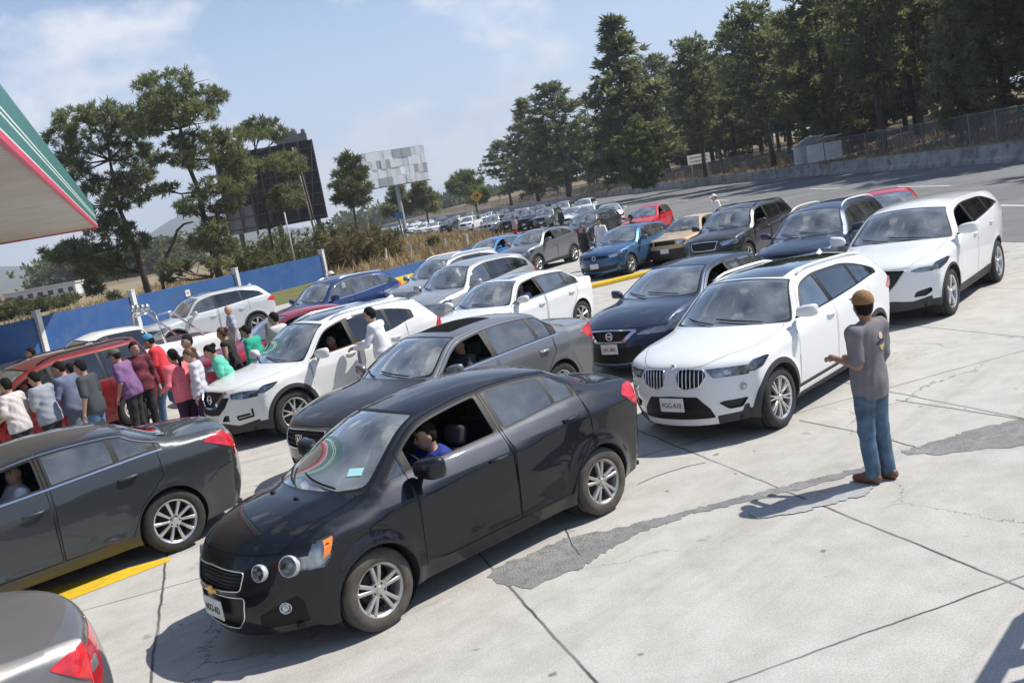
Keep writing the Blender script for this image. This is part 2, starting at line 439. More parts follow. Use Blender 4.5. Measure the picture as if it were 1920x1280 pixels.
def ribbon_mesh(mb, fn, nf, pts, width, lift, step=0.05, thick=0.0, closed=False, mi=0, side=1):
    """flat strip following the surface along a chart polyline (panel gaps, chrome strips)"""
    q = np.array(densify(pts, step, closed)); 
    if closed: q = np.vstack([q, q[:1]])
    P = fn(q); N = nf(q)
    P = P*np.array([1, side, 1]); N = N*np.array([1, side, 1])
    T = np.gradient(P, axis=0); T /= np.linalg.norm(T, axis=1)[:, None]+1e-9
    Bn = np.cross(N, T); Bn /= np.linalg.norm(Bn, axis=1)[:, None]+1e-9
    a = P+N*lift-Bn*width/2; b = P+N*lift+Bn*width/2
    n = len(P); vs = np.vstack([a, b]); fs = [(i, i+1, n+i+1, n+i) for i in range(n-1)]
    mb.add(vs, fs, mi, np.vstack([N, N]))
    if thick:
        c = P+N*(lift-thick)-Bn*width/2; e = P+N*(lift-thick)+Bn*width/2
        mb.add(np.vstack([a, c]), [(i, n+i, n+i+1, i+1) for i in range(n-1)], mi, np.vstack([-Bn, -Bn]))
        mb.add(np.vstack([b, e]), [(i, i+1, n+i+1, n+i) for i in range(n-1)], mi, np.vstack([Bn, Bn]))

def wheel_parts(root, c, side, Rt, Rr, tw, style, rim_mat, tyre_mat, seg=40, steer=0.0):
    """wheel (hub and brake disc) > tyre, rim. side=+1: left"""
    w = MB()
    sg = seg
    w.lathe([(0.0, -0.085), (0.13, -0.085), (0.135, -0.10), (0.0, -0.10)], 20, mi=0)
    w.lathe([(0.0, -0.135), (Rr-0.012, -0.135), (Rr-0.012, -0.15), (0.0, -0.15)], 24, mi=1)
    wo = w.build('wheel', [M_PLASTIC, M_RIM_D], root, True)
    wo.location = c; wo.rotation_euler = (0, 0, (0 if side > 0 else math.pi)+steer)
    t = MB()
    t.lathe([(Rr-0.006, -0.012), (Rr+0.006, 0.002), (Rr+0.02, 0.007), ((Rt+Rr)/2+0.01, 0.010), (Rt-0.022, 0.0), (Rt-0.007, -0.014), (Rt, -0.032), (Rt, -0.065), (Rt-0.007, -0.067), (Rt-0.007, -0.073), (Rt, -0.075),
             (Rt, -tw+0.07), (Rt-0.007, -tw+0.068), (Rt-0.007, -tw+0.062), (Rt, -tw+0.06), (Rt, -tw+0.03), (Rt-0.01, -tw+0.01), ((Rt+Rr)/2, -tw), (Rr, -tw+0.01), (Rr-0.01, -tw+0.02)], sg)
    t.build('tyre', tyre_mat, wo, True)
    r = MB()
    r.lathe([(Rr-0.030, -0.15), (Rr-0.028, -0.05), (Rr-0.022, -0.018), (Rr-0.012, -0.010), (Rr-0.002, -0.004), (Rr+0.002, -0.010), (Rr-0.004, -0.02)], sg)
    def spoke(ang, w0, w1, skew=0.0, r0=0.05, r1=None, y0=-0.030, y1=-0.016, mi=0):
        r1 = r1 or Rr-0.016; ca, sa = math.cos(ang), math.sin(ang); vs = []
        rm = (r0+r1)/2
        for rr, ww, yy, sk in ((r0, w0, y0, 0.0), (rm, (w0+w1)/2*0.92, (y0+y1)/2+0.004, skew*0.5), (r1, w1, y1, skew)):
            for sgn, dy in ((-1, 0), (-0.62, 0.008), (0.62, 0.008), (1, 0), (1, -0.03), (-1, -0.03)):
                u, v = rr, sgn*ww/2+sk
                vs.append((u*ca-v*sa, yy+dy, u*sa+v*ca))
        fs = [(6*j+k, 6*j+(k+1) % 6, 6*(j+1)+(k+1) % 6, 6*(j+1)+k) for j in range(2) for k in range(6)]
        r.add(vs, fs, mi)
    off = style.get('rot', 0.3)
    n = style['n']
    for k in range(n):
        a = off+2*math.pi*k/n
        if style['kind'] == 'twin':
            g = style.get('gap', 0.26)
            for sg2 in (-1, 1): spoke(a+sg2*g*0.5, style['w0'], style['w1'], sg2*style.get('skew', 0.0))
        elif style['kind'] == 'vee':
            for sg2 in (-1, 1): spoke(a, style['w0'], style['w1'], sg2*style.get('skew', 0.05))
        elif style['kind'] == 'steel': pass
        else: spoke(a, style['w0'], style['w1'], style.get('skew', 0.0))
    if style['kind'] == 'steel':
        r.lathe([(0.0, -0.01), (0.05, -0.012), (0.07, -0.03), (Rr*0.62, -0.03), (Rr*0.7, -0.022), (Rr-0.02, -0.035)], sg)
        for k in range(n):
            a = off+2*math.pi*k/n
            r.lathe([(0.0, 0.0), (0.022, 0.0)], 10, c=(Rr*0.72*math.cos(a), -0.018, Rr*0.72*math.sin(a)), mi=1)
    r.lathe([(0.0, -0.012), (0.026, -0.012), (0.030, -0.018), (0.068, -0.024), (0.072, -0.05), (0.0, -0.05)], 20)
    for k in range(5):
        a = off+0.6+2*math.pi*k/5
        r.lathe([(0.0, 0.0), (0.0095, 0.0), (0.0095, -0.01)], 8, c=(0.05*math.cos(a), -0.0175, 0.05*math.sin(a)), mi=1)
    r.build('rim', [rim_mat, M_RIM_D], wo, False)
    return wo

def add_text(s, name, parent, loc, rot, size, mat, depth=0.0015, xs=1.0):
    cu = bpy.data.curves.new(name, 'FONT'); cu.body = s; cu.size = size; cu.align_x = 'CENTER'; cu.align_y = 'CENTER'; cu.extrude = depth
    tmp = bpy.data.objects.new('tmp', cu); COL.objects.link(tmp)
    bpy.context.view_layer.update()
    me = bpy.data.meshes.new_from_object(tmp.evaluated_get(bpy.context.evaluated_depsgraph_get()))
    bpy.data.objects.remove(tmp); bpy.data.curves.remove(cu)
    me.materials.clear(); me.materials.append(mat)
    o = link_mesh(name, me, parent); o.location = loc; o.rotation_euler = rot; o.scale = (xs, 1, 1)
    return o

DEF_PX = [2.6]*4+[2.2]*4+[2.0]*8
DEF_PZ = [2.0]*3+[2.6]*4+[2.2]*6+[2.0]*3
WHEEL_STYLES = dict(
    twin5=dict(kind='twin', n=5, w0=0.032, w1=0.034, gap=0.36, skew=0.0, rot=0.32),
    ten=dict(kind='single', n=10, w0=0.026, w1=0.040, rot=0.1),
    vee5=dict(kind='vee', n=5, w0=0.036, w1=0.024, skew=0.055, rot=0.2),
    vee8=dict(kind='vee', n=8, w0=0.026, w1=0.016, skew=0.028, rot=0.2),
    five=dict(kind='single', n=5, w0=0.052, w1=0.075, rot=0.5),
    seven=dict(kind='single', n=7, w0=0.036, w1=0.046, rot=0.2),
    steel=dict(kind='steel', n=9, w0=0, w1=0))

def make_rows(k):
    """side profile: (edge x, edge z, centre x, centre z) from bumper bottom over the bonnet and roof to the rear bumper bottom"""
    fs, rs = k['fset'], k['rset']; xn, xt = k['nose'], k['tail']
    xh, zh = k['hood']; xc, zc = k['cowl']; x7, z7 = k['wtop']; x8, z8 = k['roof']; x9, z9 = k['rend']; xb, zb = k['bglass']; xk, zk = k['deck']
    hm = k.get('hmid', ((xh+xc)/2, (zh+zc)/2+0.045))
    he = k.get('hedge', -0.055); rd = k.get('redge', -0.065)
    z0 = k['z0']; fz = k.get('fz', (0.42, 0.62)); rz = k.get('rz', (0.82, 0.55))
    return [
        (xn-fs-0.02, z0+0.02, xn-0.05, z0),
        (xn-fs+0.03, fz[0], xn, fz[0]-0.02),
        (xn-fs, fz[1], xn-0.012, fz[1]),
        (xh-fs*0.78, zh+he*0.9, xh, zh),
        (hm[0]-k.get('hset', 0.22), hm[1]+he, hm[0], hm[1]),
        (xc-k.get('cset', 0.27), zc+he+0.01, xc, zc),
        (xc-k.get('cset', 0.27)-0.05, zc+he+0.045, xc-0.05, zc+0.012),
        (x7-k.get('wset', 0.15), z7+rd, x7, z7),
        (x8, z8+rd-0.005, x8, z8),
        (x9, z9+rd+k.get('redge9', 0.0), x9, z9),
        (x9-0.08+k.get('bset', 0.04), z9+rd+k.get('redge9', 0.0)-0.04, x9-0.10, z9-0.022),
        (xb+k.get('bset2', 0.10), zb-0.02, xb, zb),
        (xk+rs*0.45, zk+k.get('dedge', -0.03), xk, zk),
        (xt+rs*0.9, rz[0], xt+0.03, rz[0]),
        (xt+rs, rz[1], xt, rz[1]),
        (xt+rs+0.04, z0+0.06, xt+0.08, z0+0.04)]

def make_car(k, name='sedan', loc=(0, 0), heading=0.0, label=None, cat='car', group=None):
    """k: the model's dimensions and features. Car frame: x forward, y left, origin on the ground under the front axle."""
    root = empty(name, (loc[0], loc[1], 0.0), heading); tag(root, label, cat, group)
    k = dict(k); rows = make_rows(k); wb, Rt = k['wb'], k['R']; hw = k['hw']
    ar = k.get('archR', Rt+0.045)
    arch = [(0.0, Rt, ar), (-wb, Rt, ar)]
    d = dict(rows=rows, plan=[(-9, 0), (1, 0)], belt=k['belt'], arch=arch, z0=k['z0'], px=k.get('px', DEF_PX), pz=k.get('pz', DEF_PZ), creases=k.get('creases', ()), ridges=k.get('ridges', ()))
    xn, xt, fs, rs = k['nose'], k['tail'], k['fset'], k['rset']
    d['plan'] = [(xt-0.05, hw-k.get('rtaper', 0.16)), (xt+rs*0.8, hw-k.get('rtaper', 0.16)*0.62), (-wb, hw-0.012), (-wb*0.5, hw), (-0.15, hw-0.012), (xn-fs-0.1, hw-0.045), (xn-fs+0.06, hw-k.get('ftaper', 0.12)), (xn, hw-k.get('ftaper', 0.12)-0.14)]
    for q in ('shoulder', 'tuck', 'tumble', 'tumble2', 'flare', 'round', 'round_k'):
        if q in k: d[q] = k[q]
    sh = Shell(d); step = k.get('step', 0.07)
    P = k['paint']
    # ---- side chart
    ns = max(60, int(sh.ch[-1]/(step*0.8)))
    sE = np.linspace(0, sh.ch[-1], ns)
    E = [tuple(p) for p in np.stack([sh.fx(sE), sh.fz(sE)], 1)]
    zbot = k['z0']
    rb, fb = E[-1], E[0]
    dom = E+densify([(rb[0]+0.05, zbot+0.03), (-wb-0.3, zbot), (-0.3-wb*0, zbot), (fb[0]-0.06, zbot)], step)
    holes = []
    for (cx, cz, ra) in arch:
        a0 = -0.75
        pts = [(cx+ra*math.cos(t), cz+ra*math.sin(t)) for t in np.linspace(a0, math.pi-a0, 30)]
        holes.append(pts)
    zE = lambda x: np.interp(x, [p[0] for p in E[::-1]][:], [p[1] for p in E[::-1]]) if False else None
    sG = sh.r2s(np.linspace(5.5, 11, 120)); gx_, gz_ = sh.fx(sG)[::-1], sh.fz(sG)[::-1]
    topz = lambda x: float(np.interp(x, gx_, gz_))
    belt = lambda x: float(sh.beltf(x))
    # daylight opening and panes
    xf, xr = k['dlo'][0], k['dlo'][1]; rail = k.get('rail', 0.055)
    def strip(xa, xb_, b0, t0, sl_a=0.0, sl_b=0.0, n=16):
        """polygon between belt+b0 and roof edge-t0; xa > xb_ ; slanted ends"""
        lowx = np.linspace(xa, xb_, n); bot = [(x, belt(x)+b0) for x in lowx]
        xa2, xb2 = xa+sl_a, xb_+sl_b
        tpx, tps = k.get('dlotaper', (-9, 0.0)); tz = lambda x: topz(x)-t0-tps*max(0.0, tpx-x)**1.4
        topx = np.linspace(xb2, xa2, n); top = [(x, tz(x)) for x in topx if tz(x) > belt(min(max(x, xb_), xa))+b0+0.012]
        return bot+top
    feats = []
    wins = []
    dlo = strip(xf, xr, 0.004, rail, k.get('dlo_a', -0.0), k.get('dlo_b', 0.0), 26)
    for i, (wn, xa, xb_, sa, sb, mat) in enumerate(k['wins']):
        poly = round_poly(strip(xa, xb_, 0.022, rail+0.018, sa, sb, 12), 0.02, 2)
        feats.append(('win%d' % i, poly)); wins.append((wn, xa, mat, poly))
    feats.append(('trim', round_poly(dlo, 0.03, 2)))
    lampA = [('headlight', round_poly(p, 0.02, 2)) for p in k.get('headA', [])]
    tailA = [('tail', round_poly(p, 0.02, 2)) for p in k.get('tailA', [])]
    feats += lampA+tailA
    for (nm, p) in k.get('featA', []): feats.append((nm, round_poly(p, 0.012, 2)))
    if k.get('clad') is not None and (k['clad'] or k.get('cladz')):
        cw = k['clad']
        for (cx, cz, ra) in (arch if cw else ()):
            feats.append(('cladding', [(cx+(ra+cw)*math.cos(t), cz+(ra+cw)*math.sin(t)) for t in np.linspace(-0.75, math.pi+0.75, 36)]))
        zc = k.get('cladz', zbot+0.16) or 0
        if k.get('cladz', 1) is not None: feats.append(('cladding', densify([(xn+0.1, 0.0), (xn+0.1, zc-0.04), (0, zc-0.02), (-wb*0.5, zc), (-wb, zc+0.02), (xt-0.1, zc+0.05), (xt-0.1, 0.0)], 0.3, True)))
    dz0 = k.get('doorz', zbot+0.13)
    doors = []
    for (nm, a_, b_) in k['doors']:
        a2, b2 = a_-0.02, b_
        lo_f = [(a_, dz0)]
        if nm == 'rear_door':
            rear = [(max(b_, -wb+ar+0.06), dz0), (max(b_, -wb+ar+0.05), Rt+0.02), (max(b_, -wb+ar*0.78), Rt+ar*0.72), (b_, min(belt(b_)-0.03, Rt+ar+0.14)), (b_, belt(b_))]
        else: rear = [(b_, dz0), (b_, belt(b_))]
        tx = np.linspace(b_+k.get('dtop', 0.0)*(nm == 'rear_door'), a_-0.02, 18)
        dr = rail*k.get('doorrail', 0.45); top = [(x, topz(x)-dr) for x in tx if topz(x)-dr > belt(x)+0.01]
        front = [(a_-0.02, belt(a_))]
        doors.append((nm, lo_f+rear+top+front))
    for nm, p in doors: feats.append((nm, round_poly(densify(p, 0.15, True), 0.03, 2) if len(p) < 9 else p))
    VA, FA, LA = cut_chart(dom, feats, step, holes)
    # ---- strip chart (scaled to metres)
    kt = hw*0.9
    def q2(r, t): return (float(sh.r2s(r)), t*kt)
    domB = [(float(x), -kt) for x in sE]+[(float(sE[-1]), t*kt) for t in np.linspace(-1, 1, 17)[1:-1]]+[(float(x), kt) for x in sE[::-1]]+[(float(sE[0]), t*kt) for t in np.linspace(1, -1, 17)[1:-1]]
    fB = []
    def addB(nm, pts, mirror=True, r=0.02, mirror_name=None):
        p = [q2(*z) for z in pts]
        p = densify(round_poly(p, r, 3), 0.12, True)
        fB.append((nm, p))
        if mirror: fB.append((mirror_name or nm, [(a, -b) for a, b in p]))
    for (nm, pts, mir) in k.get('featB', []): addB(nm, pts, mir)
    for pts in k.get('headB', []): addB('headlight', pts, True, 0.02, 'headlightR')
    for pts in k.get('tailB', []): addB('tail', pts, True, 0.02, 'tailR')
    wt = k.get('wst', 0.925)
    addB('windshield', [(6.05, -wt), (6.3, -wt), (6.65, -wt), (6.96, -wt), (6.98, 0), (6.96, wt), (6.65, wt), (6.3, wt), (6.05, wt), (6.0, 0.6), (6.0, 0), (6.0, -0.6)], False, 0.06)
    addB('surround', [(5.96, -wt-0.03), (6.5, -wt-0.025), (7.0, -wt-0.02), (7.04, 0), (7.0, wt+0.02), (6.5, wt+0.025), (5.96, wt+0.03), (5.85, 0.6), (5.8, 0), (5.85, -0.6)], False, 0.05)
    bt = k.get('bgt', 0.86)
    addB('rear_window', [(10.08, -bt), (10.92, -bt), (10.95, 0), (10.92, bt), (10.08, bt), (10.03, 0)], False, 0.05)
    if k.get('sunroof'):
        a, b, t = k['sunroof']; addB('sunroof', [(a, -t), (b, -t), (b, 0), (b, t), (a, t), (a, 0)], False, 0.05)
    hr = k.get('hoodr', (3.0, 0.86, 0.90))
    addB('hood', [(hr[0], 0), (hr[0]+0.02, -hr[1]*0.7), (hr[0]+0.12, -hr[1]), (4.0, -hr[2]), (5.0, -hr[2]), (5.62, -hr[2]*0.98), (5.62, 0), (5.62, hr[2]*0.98), (5.0, hr[2]), (4, hr[2]), (hr[0]+0.12, hr[1]), (hr[0]+0.02, hr[1]*0.7)], False, 0.04)
    VB, FB, LB = cut_chart(domB, fB, step)
    VBn = VB.copy(); VBn[:, 1] = np.clip(VB[:, 1]/kt, -1, 1)
    PAv, NAv = sh.PA(VA), sh.NA(VA)
    PBv, NBv = sh.PB(VBn), sh.NB(VBn)
    mir = np.array([1, -1, 1])
    V = np.vstack([PAv, PAv*mir, PBv]); N = np.vstack([NAv, NAv*mir, NBv])
    na = len(PAv)
    # outward winding
    def orient(Vx, Nx, Fx):
        a, b, c = Vx[Fx[:, 0]], Vx[Fx[:, 1]], Vx[Fx[:, 2]]
        g = np.einsum('ij,ij->i', np.cross(b-a, c-a), Nx[Fx].sum(1)); Fx = Fx.copy(); Fx[g < 0] = Fx[g < 0][:, ::-1]; return Fx
    # normals must point outwards
    NAv_out = np.where((NAv[:, 1] < 0)[:, None], -NAv, NAv)
    N[:na] = NAv_out; N[na:2*na] = NAv_out*mir
    cen = np.array([-wb*0.5, 0, 0.7]); g = np.einsum('ij,ij->i', NBv, PBv-cen)
    if np.median(g) < 0: N[2*na:] = -NBv
    # weld along the shared edge
    key = {}; rep = np.arange(len(V)); Nacc = N.copy()
    rr = np.round(V*4000).astype(int)
    for i in range(len(V)):
        t = tuple(rr[i]); j = key.setdefault(t, i)
        if j != i: rep[i] = j; Nacc[j] += N[i]
    N = Nacc/np.linalg.norm(Nacc, axis=1)[:, None]
    FA2 = FA+na
    Fall = np.vstack([FA, FA2, FB+2*na]); Fall = orient(V, np.where(True, N[rep], N), Fall)
    Fall = rep[Fall]
    bad = (Fall[:, 0] == Fall[:, 1]) | (Fall[:, 1] == Fall[:, 2]) | (Fall[:, 0] == Fall[:, 2])
    LL = np.concatenate([LA, np.array([x+'~R' for x in LA], dtype=object), LB])
    Fall, LL = Fall[~bad], LL[~bad]
    def pick(*names): return Fall[np.isin(LL, names)]
    sh.V, sh.N = V, N
    body = panel(V, N, pick('body', 'body~R'), 'body', [P, M_DARK], root, 0.018)
    objs = dict(root=root, shell=sh, body=body)
    f = pick('hood')
    if len(f): objs['hood'] = panel(V, N, f, 'hood', [k.get('hoodpaint', P), M_DARK], root, 0.014)
    for sfx, side in (('', 1), ('~R', -1)):
        f = pick('trim'+sfx)
        if len(f): panel(V, N, f, 'window_trim', [M_TRIM, M_DARK], root, 0.022, -0.002)
        f = pick('cladding'+sfx) if sfx == '~R' else pick('cladding')
        if len(f): panel(V, N, f, 'side_cladding', [k.get('cladmat', M_PLASTIC), M_DARK], root, 0.02, 0.006)
    f = pick('surround')
    if len(f): panel(V, N, f, 'windshield_surround', [M_TRIM, M_DARK], root, 0.012, -0.001)
    f = pick('windshield')
    ws = panel(V, N, f, 'windshield', [k.get('wglass', M_GLASS)], root, 0, -0.003); objs['windshield'] = ws
    f = pick('rear_window')
    if len(f): panel(V, N, f, 'rear_window', [k.get('rglass', M_GLASS_DARK)], root, 0, -0.003)
    f = pick('sunroof')
    if len(f): panel(V, N, f, 'sunroof', [k.get('sunglass', M_GLASS_DARK)], root, 0, -0.002)
    dobj = {}
    gap = MB()
    for nm, p in doors:
        for sfx, side in (('', 1), ('~R', -1)):
            f = pick(nm+sfx)
            if not len(f): continue
            o = panel(V, N, f, 'door', [P, M_DARK], root, 0.018); dobj[(nm, side)] = o
    openw = k.get('open', ())
    for i, (wn, xa, mat, poly) in enumerate(wins):
        for sfx, side in (('', 1), ('~R', -1)):
            f = pick('win%d' % i+sfx)
            if not len(f): continue
            par = dobj.get((wn, side), root)
            if (i, side) in openw:
                # a lowered pane: the lowest part of the glass still shows above the sill
                continue
            panel(V, N, f, 'window' if wn in dict(doors) else 'quarter_window', [mat], par, 0, -0.004)
    # panel gaps
    for nm, p in doors:
        for side in (1, -1):
            ribbon_mesh(gap, sh.PA, sh.NA, p, k.get('gapw', 0.006), 0.0015, 0.05, closed=True, side=side)
    for pts in k.get('gapsA', []):
        for side in (1, -1): ribbon_mesh(gap, sh.PA, sh.NA, pts, 0.006, 0.0015, 0.05, side=side)
    PBr = lambda q: sh.PB(np.stack([q[:, 0], np.clip(q[:, 1]/kt, -1, 1)], 1)); NBr = lambda q: (1 if np.median(g) >= 0 else -1)*sh.NB(np.stack([q[:, 0], np.clip(q[:, 1]/kt, -1, 1)], 1))
    sh.PBr, sh.NBr, sh.q2 = PBr, NBr, q2
    hoodgap = [(hr[0]+0.12, -hr[1]), (hr[0]+0.02, -hr[1]*0.7), (hr[0], -0.2), (hr[0], 0.2), (hr[0]+0.02, hr[1]*0.7), (hr[0]+0.12, hr[1])]
    for pts in [[(5.62, -hr[2]*0.98), (5.0, -hr[2]), (4.0, -hr[2])]+hoodgap+[(4, hr[2]), (5, hr[2]), (5.62, hr[2]*0.98)]]+k.get('gapsB', []):
        ribbon_mesh(gap, PBr, NBr, [q2(*z) for z in pts], k.get('gapw', 0.006), 0.0016, 0.05)
    if gap.f: gap.build('panel_gaps', M_SEAM, root)
    # chrome or dark strips on the surface
    for nm, chart, pts, w_, mat, lift in k.get('strips', []):
        mb = MB()
        if chart == 'A':
            for side in (1, -1): ribbon_mesh(mb, sh.PA, sh.NA, pts, w_, lift, 0.05, lift+0.004, side=side)
        else: ribbon_mesh(mb, PBr, NBr, [q2(*z) for z in pts], w_, lift, 0.04, lift+0.004)
        mb.build(nm, mat, root)
    if k.get('dlochrome'):
        mb = MB()
        for side in (1, -1): ribbon_mesh(mb, sh.PA, sh.NA, [(x, belt(x)-0.006) for x in np.linspace(xf, xr, 14)], 0.020, 0.005, 0.06, 0.008, side=side)
        if k['dlochrome'] > 1:
            for side in (1, -1): ribbon_mesh(mb, sh.PA, sh.NA, [p for p in dlo[26:]], 0.016, 0.004, 0.06, 0.008, side=side)
        mb.build('chrome_strip', M_CHROME, root)
    # lamps
    for sfx, side, bn in (('', 1, 'headlight'), ('~R', -1, 'headlightR')):
        f = Fall[(LL == 'headlight'+sfx) | ((LL == bn) if side > 0 else np.isin(LL, [bn]))] if side < 0 else Fall[np.array([x == 'headlight' for x in LL]) & (V[Fall].mean(1)[:, 1] > 0)]
        if side < 0: f = Fall[np.array([x in ('headlight~R', 'headlightR', 'headlight') for x in LL]) & (V[Fall].mean(1)[:, 1] < 0)]
        if len(f):
            hl = panel(V, N, f, 'headlight', [k.get('lampmat', M_LAMP)], root, 0, -0.028, 0.03)
            panel(V, N, f, 'lamp_lens', [M_LENS], hl, 0, 0.001)
            objs[('headlight', side)] = hl
        f = Fall[np.array([x in ('tail', 'tail~R', 'tailR') for x in LL]) & (np.sign(V[Fall].mean(1)[:, 1]) == side)]
        if len(f): objs[('tail', side)] = panel(V, N, f, 'tail_light', [M_RED], root, 0.012, 0.004)
    for nm, mat, off in (('grille', M_MESHGR, -0.03), ('intake', M_MESHGR, -0.03), ('plastic', M_PLASTIC, 0.002), ('amber', M_ORANGE, 0.002), ('reverse', M_LAMP, 0.006), ('silver', M_WHITEP, 0.006), ('blackpanel', M_TRIM, -0.004)):
        f = Fall[np.array([x.split('~')[0] == nm for x in LL])]
        if len(f):
            pn = {'plastic': 'bumper_lower', 'amber': 'turn_signal', 'reverse': 'reversing_light', 'silver': 'skid_plate', 'intake': 'bumper_intake', 'grille': 'grille', 'blackpanel': 'front_panel'}[nm]
            cy = V[f].mean(1)[:, 1]
            for part in ([f] if np.any(np.abs(cy) < 0.06) else [f[cy > 0], f[cy < 0]]):
                if len(part): objs[nm] = panel(V, N, part, pn, [mat, M_DARK], root, 0, off, -off if off < 0 else -0.012)
    # wheels
    st = WHEEL_STYLES[k.get('wheel', 'ten')]; tw = k.get('tw', 0.21); rr_ = k.get('Rr', Rt*0.66)
    wy = k.get('wy', hw-0.035)
    wl = []
    for x, steer in ((0.0, k.get('steer', 0.0)), (-wb, 0.0)):
        for side in (1, -1):
            wl.append(wheel_parts(root, (x, side*wy, Rt), side, Rt, rr_, tw, st, k.get('rim', M_RIM), k.get('tyre', M_TYRE), 32 if step > 0.08 else 44, steer))
    # wheel wells, underbody
    ub = MB()
    for (cx, cz, ra) in arch:
        for side in (1, -1):
            ts = np.linspace(-0.75, math.pi+0.75, 24); o_ = [(cx+(ra+0.002)*math.cos(t), cz+(ra+0.002)*math.sin(t)) for t in ts]
            yo = sh.S(np.array([p[0] for p in o_]), np.array([p[1] for p in o_]))-0.004
            vs = [(p[0], side*y, p[1]) for p, y in zip(o_, yo)]+[(p[0], side*(hw-0.42), p[1]) for p in o_]
            n = len(o_)
            ub.add(vs, [(i, i+1, n+i+1, n+i) for i in range(n-1)]); ub.add(vs[n:], [tuple(range(n))])
    ub.box(((xn-fs+xt+rs)/2, 0, zbot+0.03), (xn-fs-xt-rs, hw*1.0, 0.04))
    for x0_, x1_ in ((ar+0.04, xn-fs*0.75), (xt+rs*0.9, -wb-ar-0.04), (-wb+ar+0.04, -ar-0.04)):
        ub.box(((x0_+x1_)/2, 0, zbot+0.05), (x1_-x0_, hw*(1.5 if x0_ > 0 or x1_ < -wb else 1.78), 0.04))
    ub.build('underbody', M_DARK, root)
    # mirrors, handles
    mx, my, mz = k['mirror']
    for side in k.get('mirrors', (1, -1)):
        par = dobj.get((doors[0][0], side), root)
        m = MB(); yb = float(sh.S(np.array([mx]), np.array([mz-0.02]))[0])
        M0 = Matrix.Rotation(-0.12*side, 3, 'Z')
        ms = k.get('msize', 1.0)
        vs = []; prof = [(0.075, 0.0), (0.07, 0.55), (0.035, 0.95), (0.0, 1.0)]
        ny, nz_ = 10, 7
        m.ball((0, 0, 0), 1.0, 18, 12)
        # squash the ball into a mirror shell: rounded front, flat rear
        hs = []
        for p in m.v:
            x, y, z = p
            sgn = lambda a, e: math.copysign(abs(a)**e, a)
            X = sgn(x, 0.8)*0.075 if x > 0 else sgn(x, 0.3)*0.030
            hs.append((X*ms-0.03*y*side*ms, sgn(y, 0.62)*0.118*ms, (sgn(z, 0.62)*0.070*(1+0.16*y*side)+0.012*y*side)*ms))
        m.v = hs
        mo = m.build('side_mirror', k.get('mirrorpaint', P), par, True)
        mo.location = (mx+0.02, side*(yb+0.155*ms), mz+0.04); mo.rotation_euler = (0, 0, -0.12*side)
        a = MB(); a.box((0, 0, 0), (0.05, 0.11, 0.03), taper=0.2); 
        ao = a.build('mirror_arm', M_TRIM, mo, bevel=0.008); ao.location = (0.0, -side*0.11*ms, -0.055*ms); ao.rotation_euler = (side*0.35, 0, 0)
    for (nm, hx, hz) in k.get('handles', []):
        for side in (1, -1):
            par = dobj.get((nm, side), root)
            y0 = float(sh.S(np.array([hx]), np.array([hz]))[0])
            h = MB(); h.tube([(0.10, -0.012, 0.0), (0.085, 0.016, 0.002), (0.03, 0.027, 0.004), (-0.04, 0.027, 0.004), (-0.085, 0.016, 0.003), (-0.10, -0.012, 0.002)], [0.012, 0.014, 0.013, 0.013, 0.014, 0.012], 8)
            ho = h.build('door_handle', k.get('handlemat', P), par, True)
            ho.location = (hx, side*y0, hz); ho.scale = (1, side, 1)
    # wipers
    wm = MB()
    for (r0, t0, r1, t1) in ((6.02, 0.62, 6.16, -0.12), (6.02, -0.12, 6.16, -0.72)):
        q = [q2(r0+(r1-r0)*u, t0+(t1-t0)*u) for u in np.linspace(0, 1, 8)]
        Pw = PBr(np.array(q)); Nw = NBr(np.array(q))
        wm.tube((Pw+Nw*0.018).tolist(), 0.009, 6)
    wm.build('wiper', M_TRIM, root, True)
    # plate
    pk = k.get('plate')
    if pk:
        zp = pk.get('z', 0.42); pt = np.array([q2(pk.get('r', 1.0), 0.0)]); c = PBr(pt)[0]
        pl = MB(); pl.box((0, 0, 0), (0.012, 0.31, 0.155)); po = pl.build('license_plate', M_PLATE, root, bevel=0.004)
        po.location = (c[0]+0.012, pk.get('y', 0.0), zp); po.rotation_euler = (0, pk.get('tilt', 0.0), 0)
        if pk.get('text'):
            add_text(pk['text'], 'plate_lettering', po, (0.0075, 0, -0.008), (R(90), 0, R(90)), 0.083, M_INK, xs=0.78)
    # cabin
    if k.get('cabin', True):
        sm = k.get('seat', M_SEAT); sx = k.get('seatx', k['cowl'][0]-1.18); sz = k.get('seatz', 0.42)
        for y in (0.36, -0.36):
            s_ = MB(); Ms = Matrix.Rotation(-0.30, 3, 'Y')
            s_.box((sx+0.20, y, sz), (0.50, 0.48, 0.16)); s_.box((sx-0.12, y, sz+0.32), (0.13, 0.47, 0.58), M=Ms); s_.box((sx-0.245, y, sz+0.70), (0.09, 0.24, 0.17), M=Ms)
            s_.build('seat', sm, root, bevel=0.035)
        s_ = MB(); s_.box((sx-0.62, 0, sz), (0.48, 1.20, 0.16)); s_.box((sx-0.98, 0, sz+0.30), (0.13, 1.2, 0.56), M=Matrix.Rotation(-0.3, 3, 'Y'))
        for y in (0.4, -0.4): s_.box((sx-1.10, y, sz+0.62), (0.08, 0.24, 0.14), M=Matrix.Rotation(-0.3, 3, 'Y'))
        s_.build('rear_bench', sm, root, bevel=0.03)
        ds = MB(); xd = k['cowl'][0]-0.34; zd = k['cowl'][1]
        ds.box((xd-0.24, 0, zd-0.17), (0.50, hw*1.56, 0.20)); ds.box((xd-0.42, 0.36, zd-0.06), (0.14, 0.38, 0.10))
        ds.build('dashboard', k.get('dashmat', M_DARK), root, bevel=0.03)
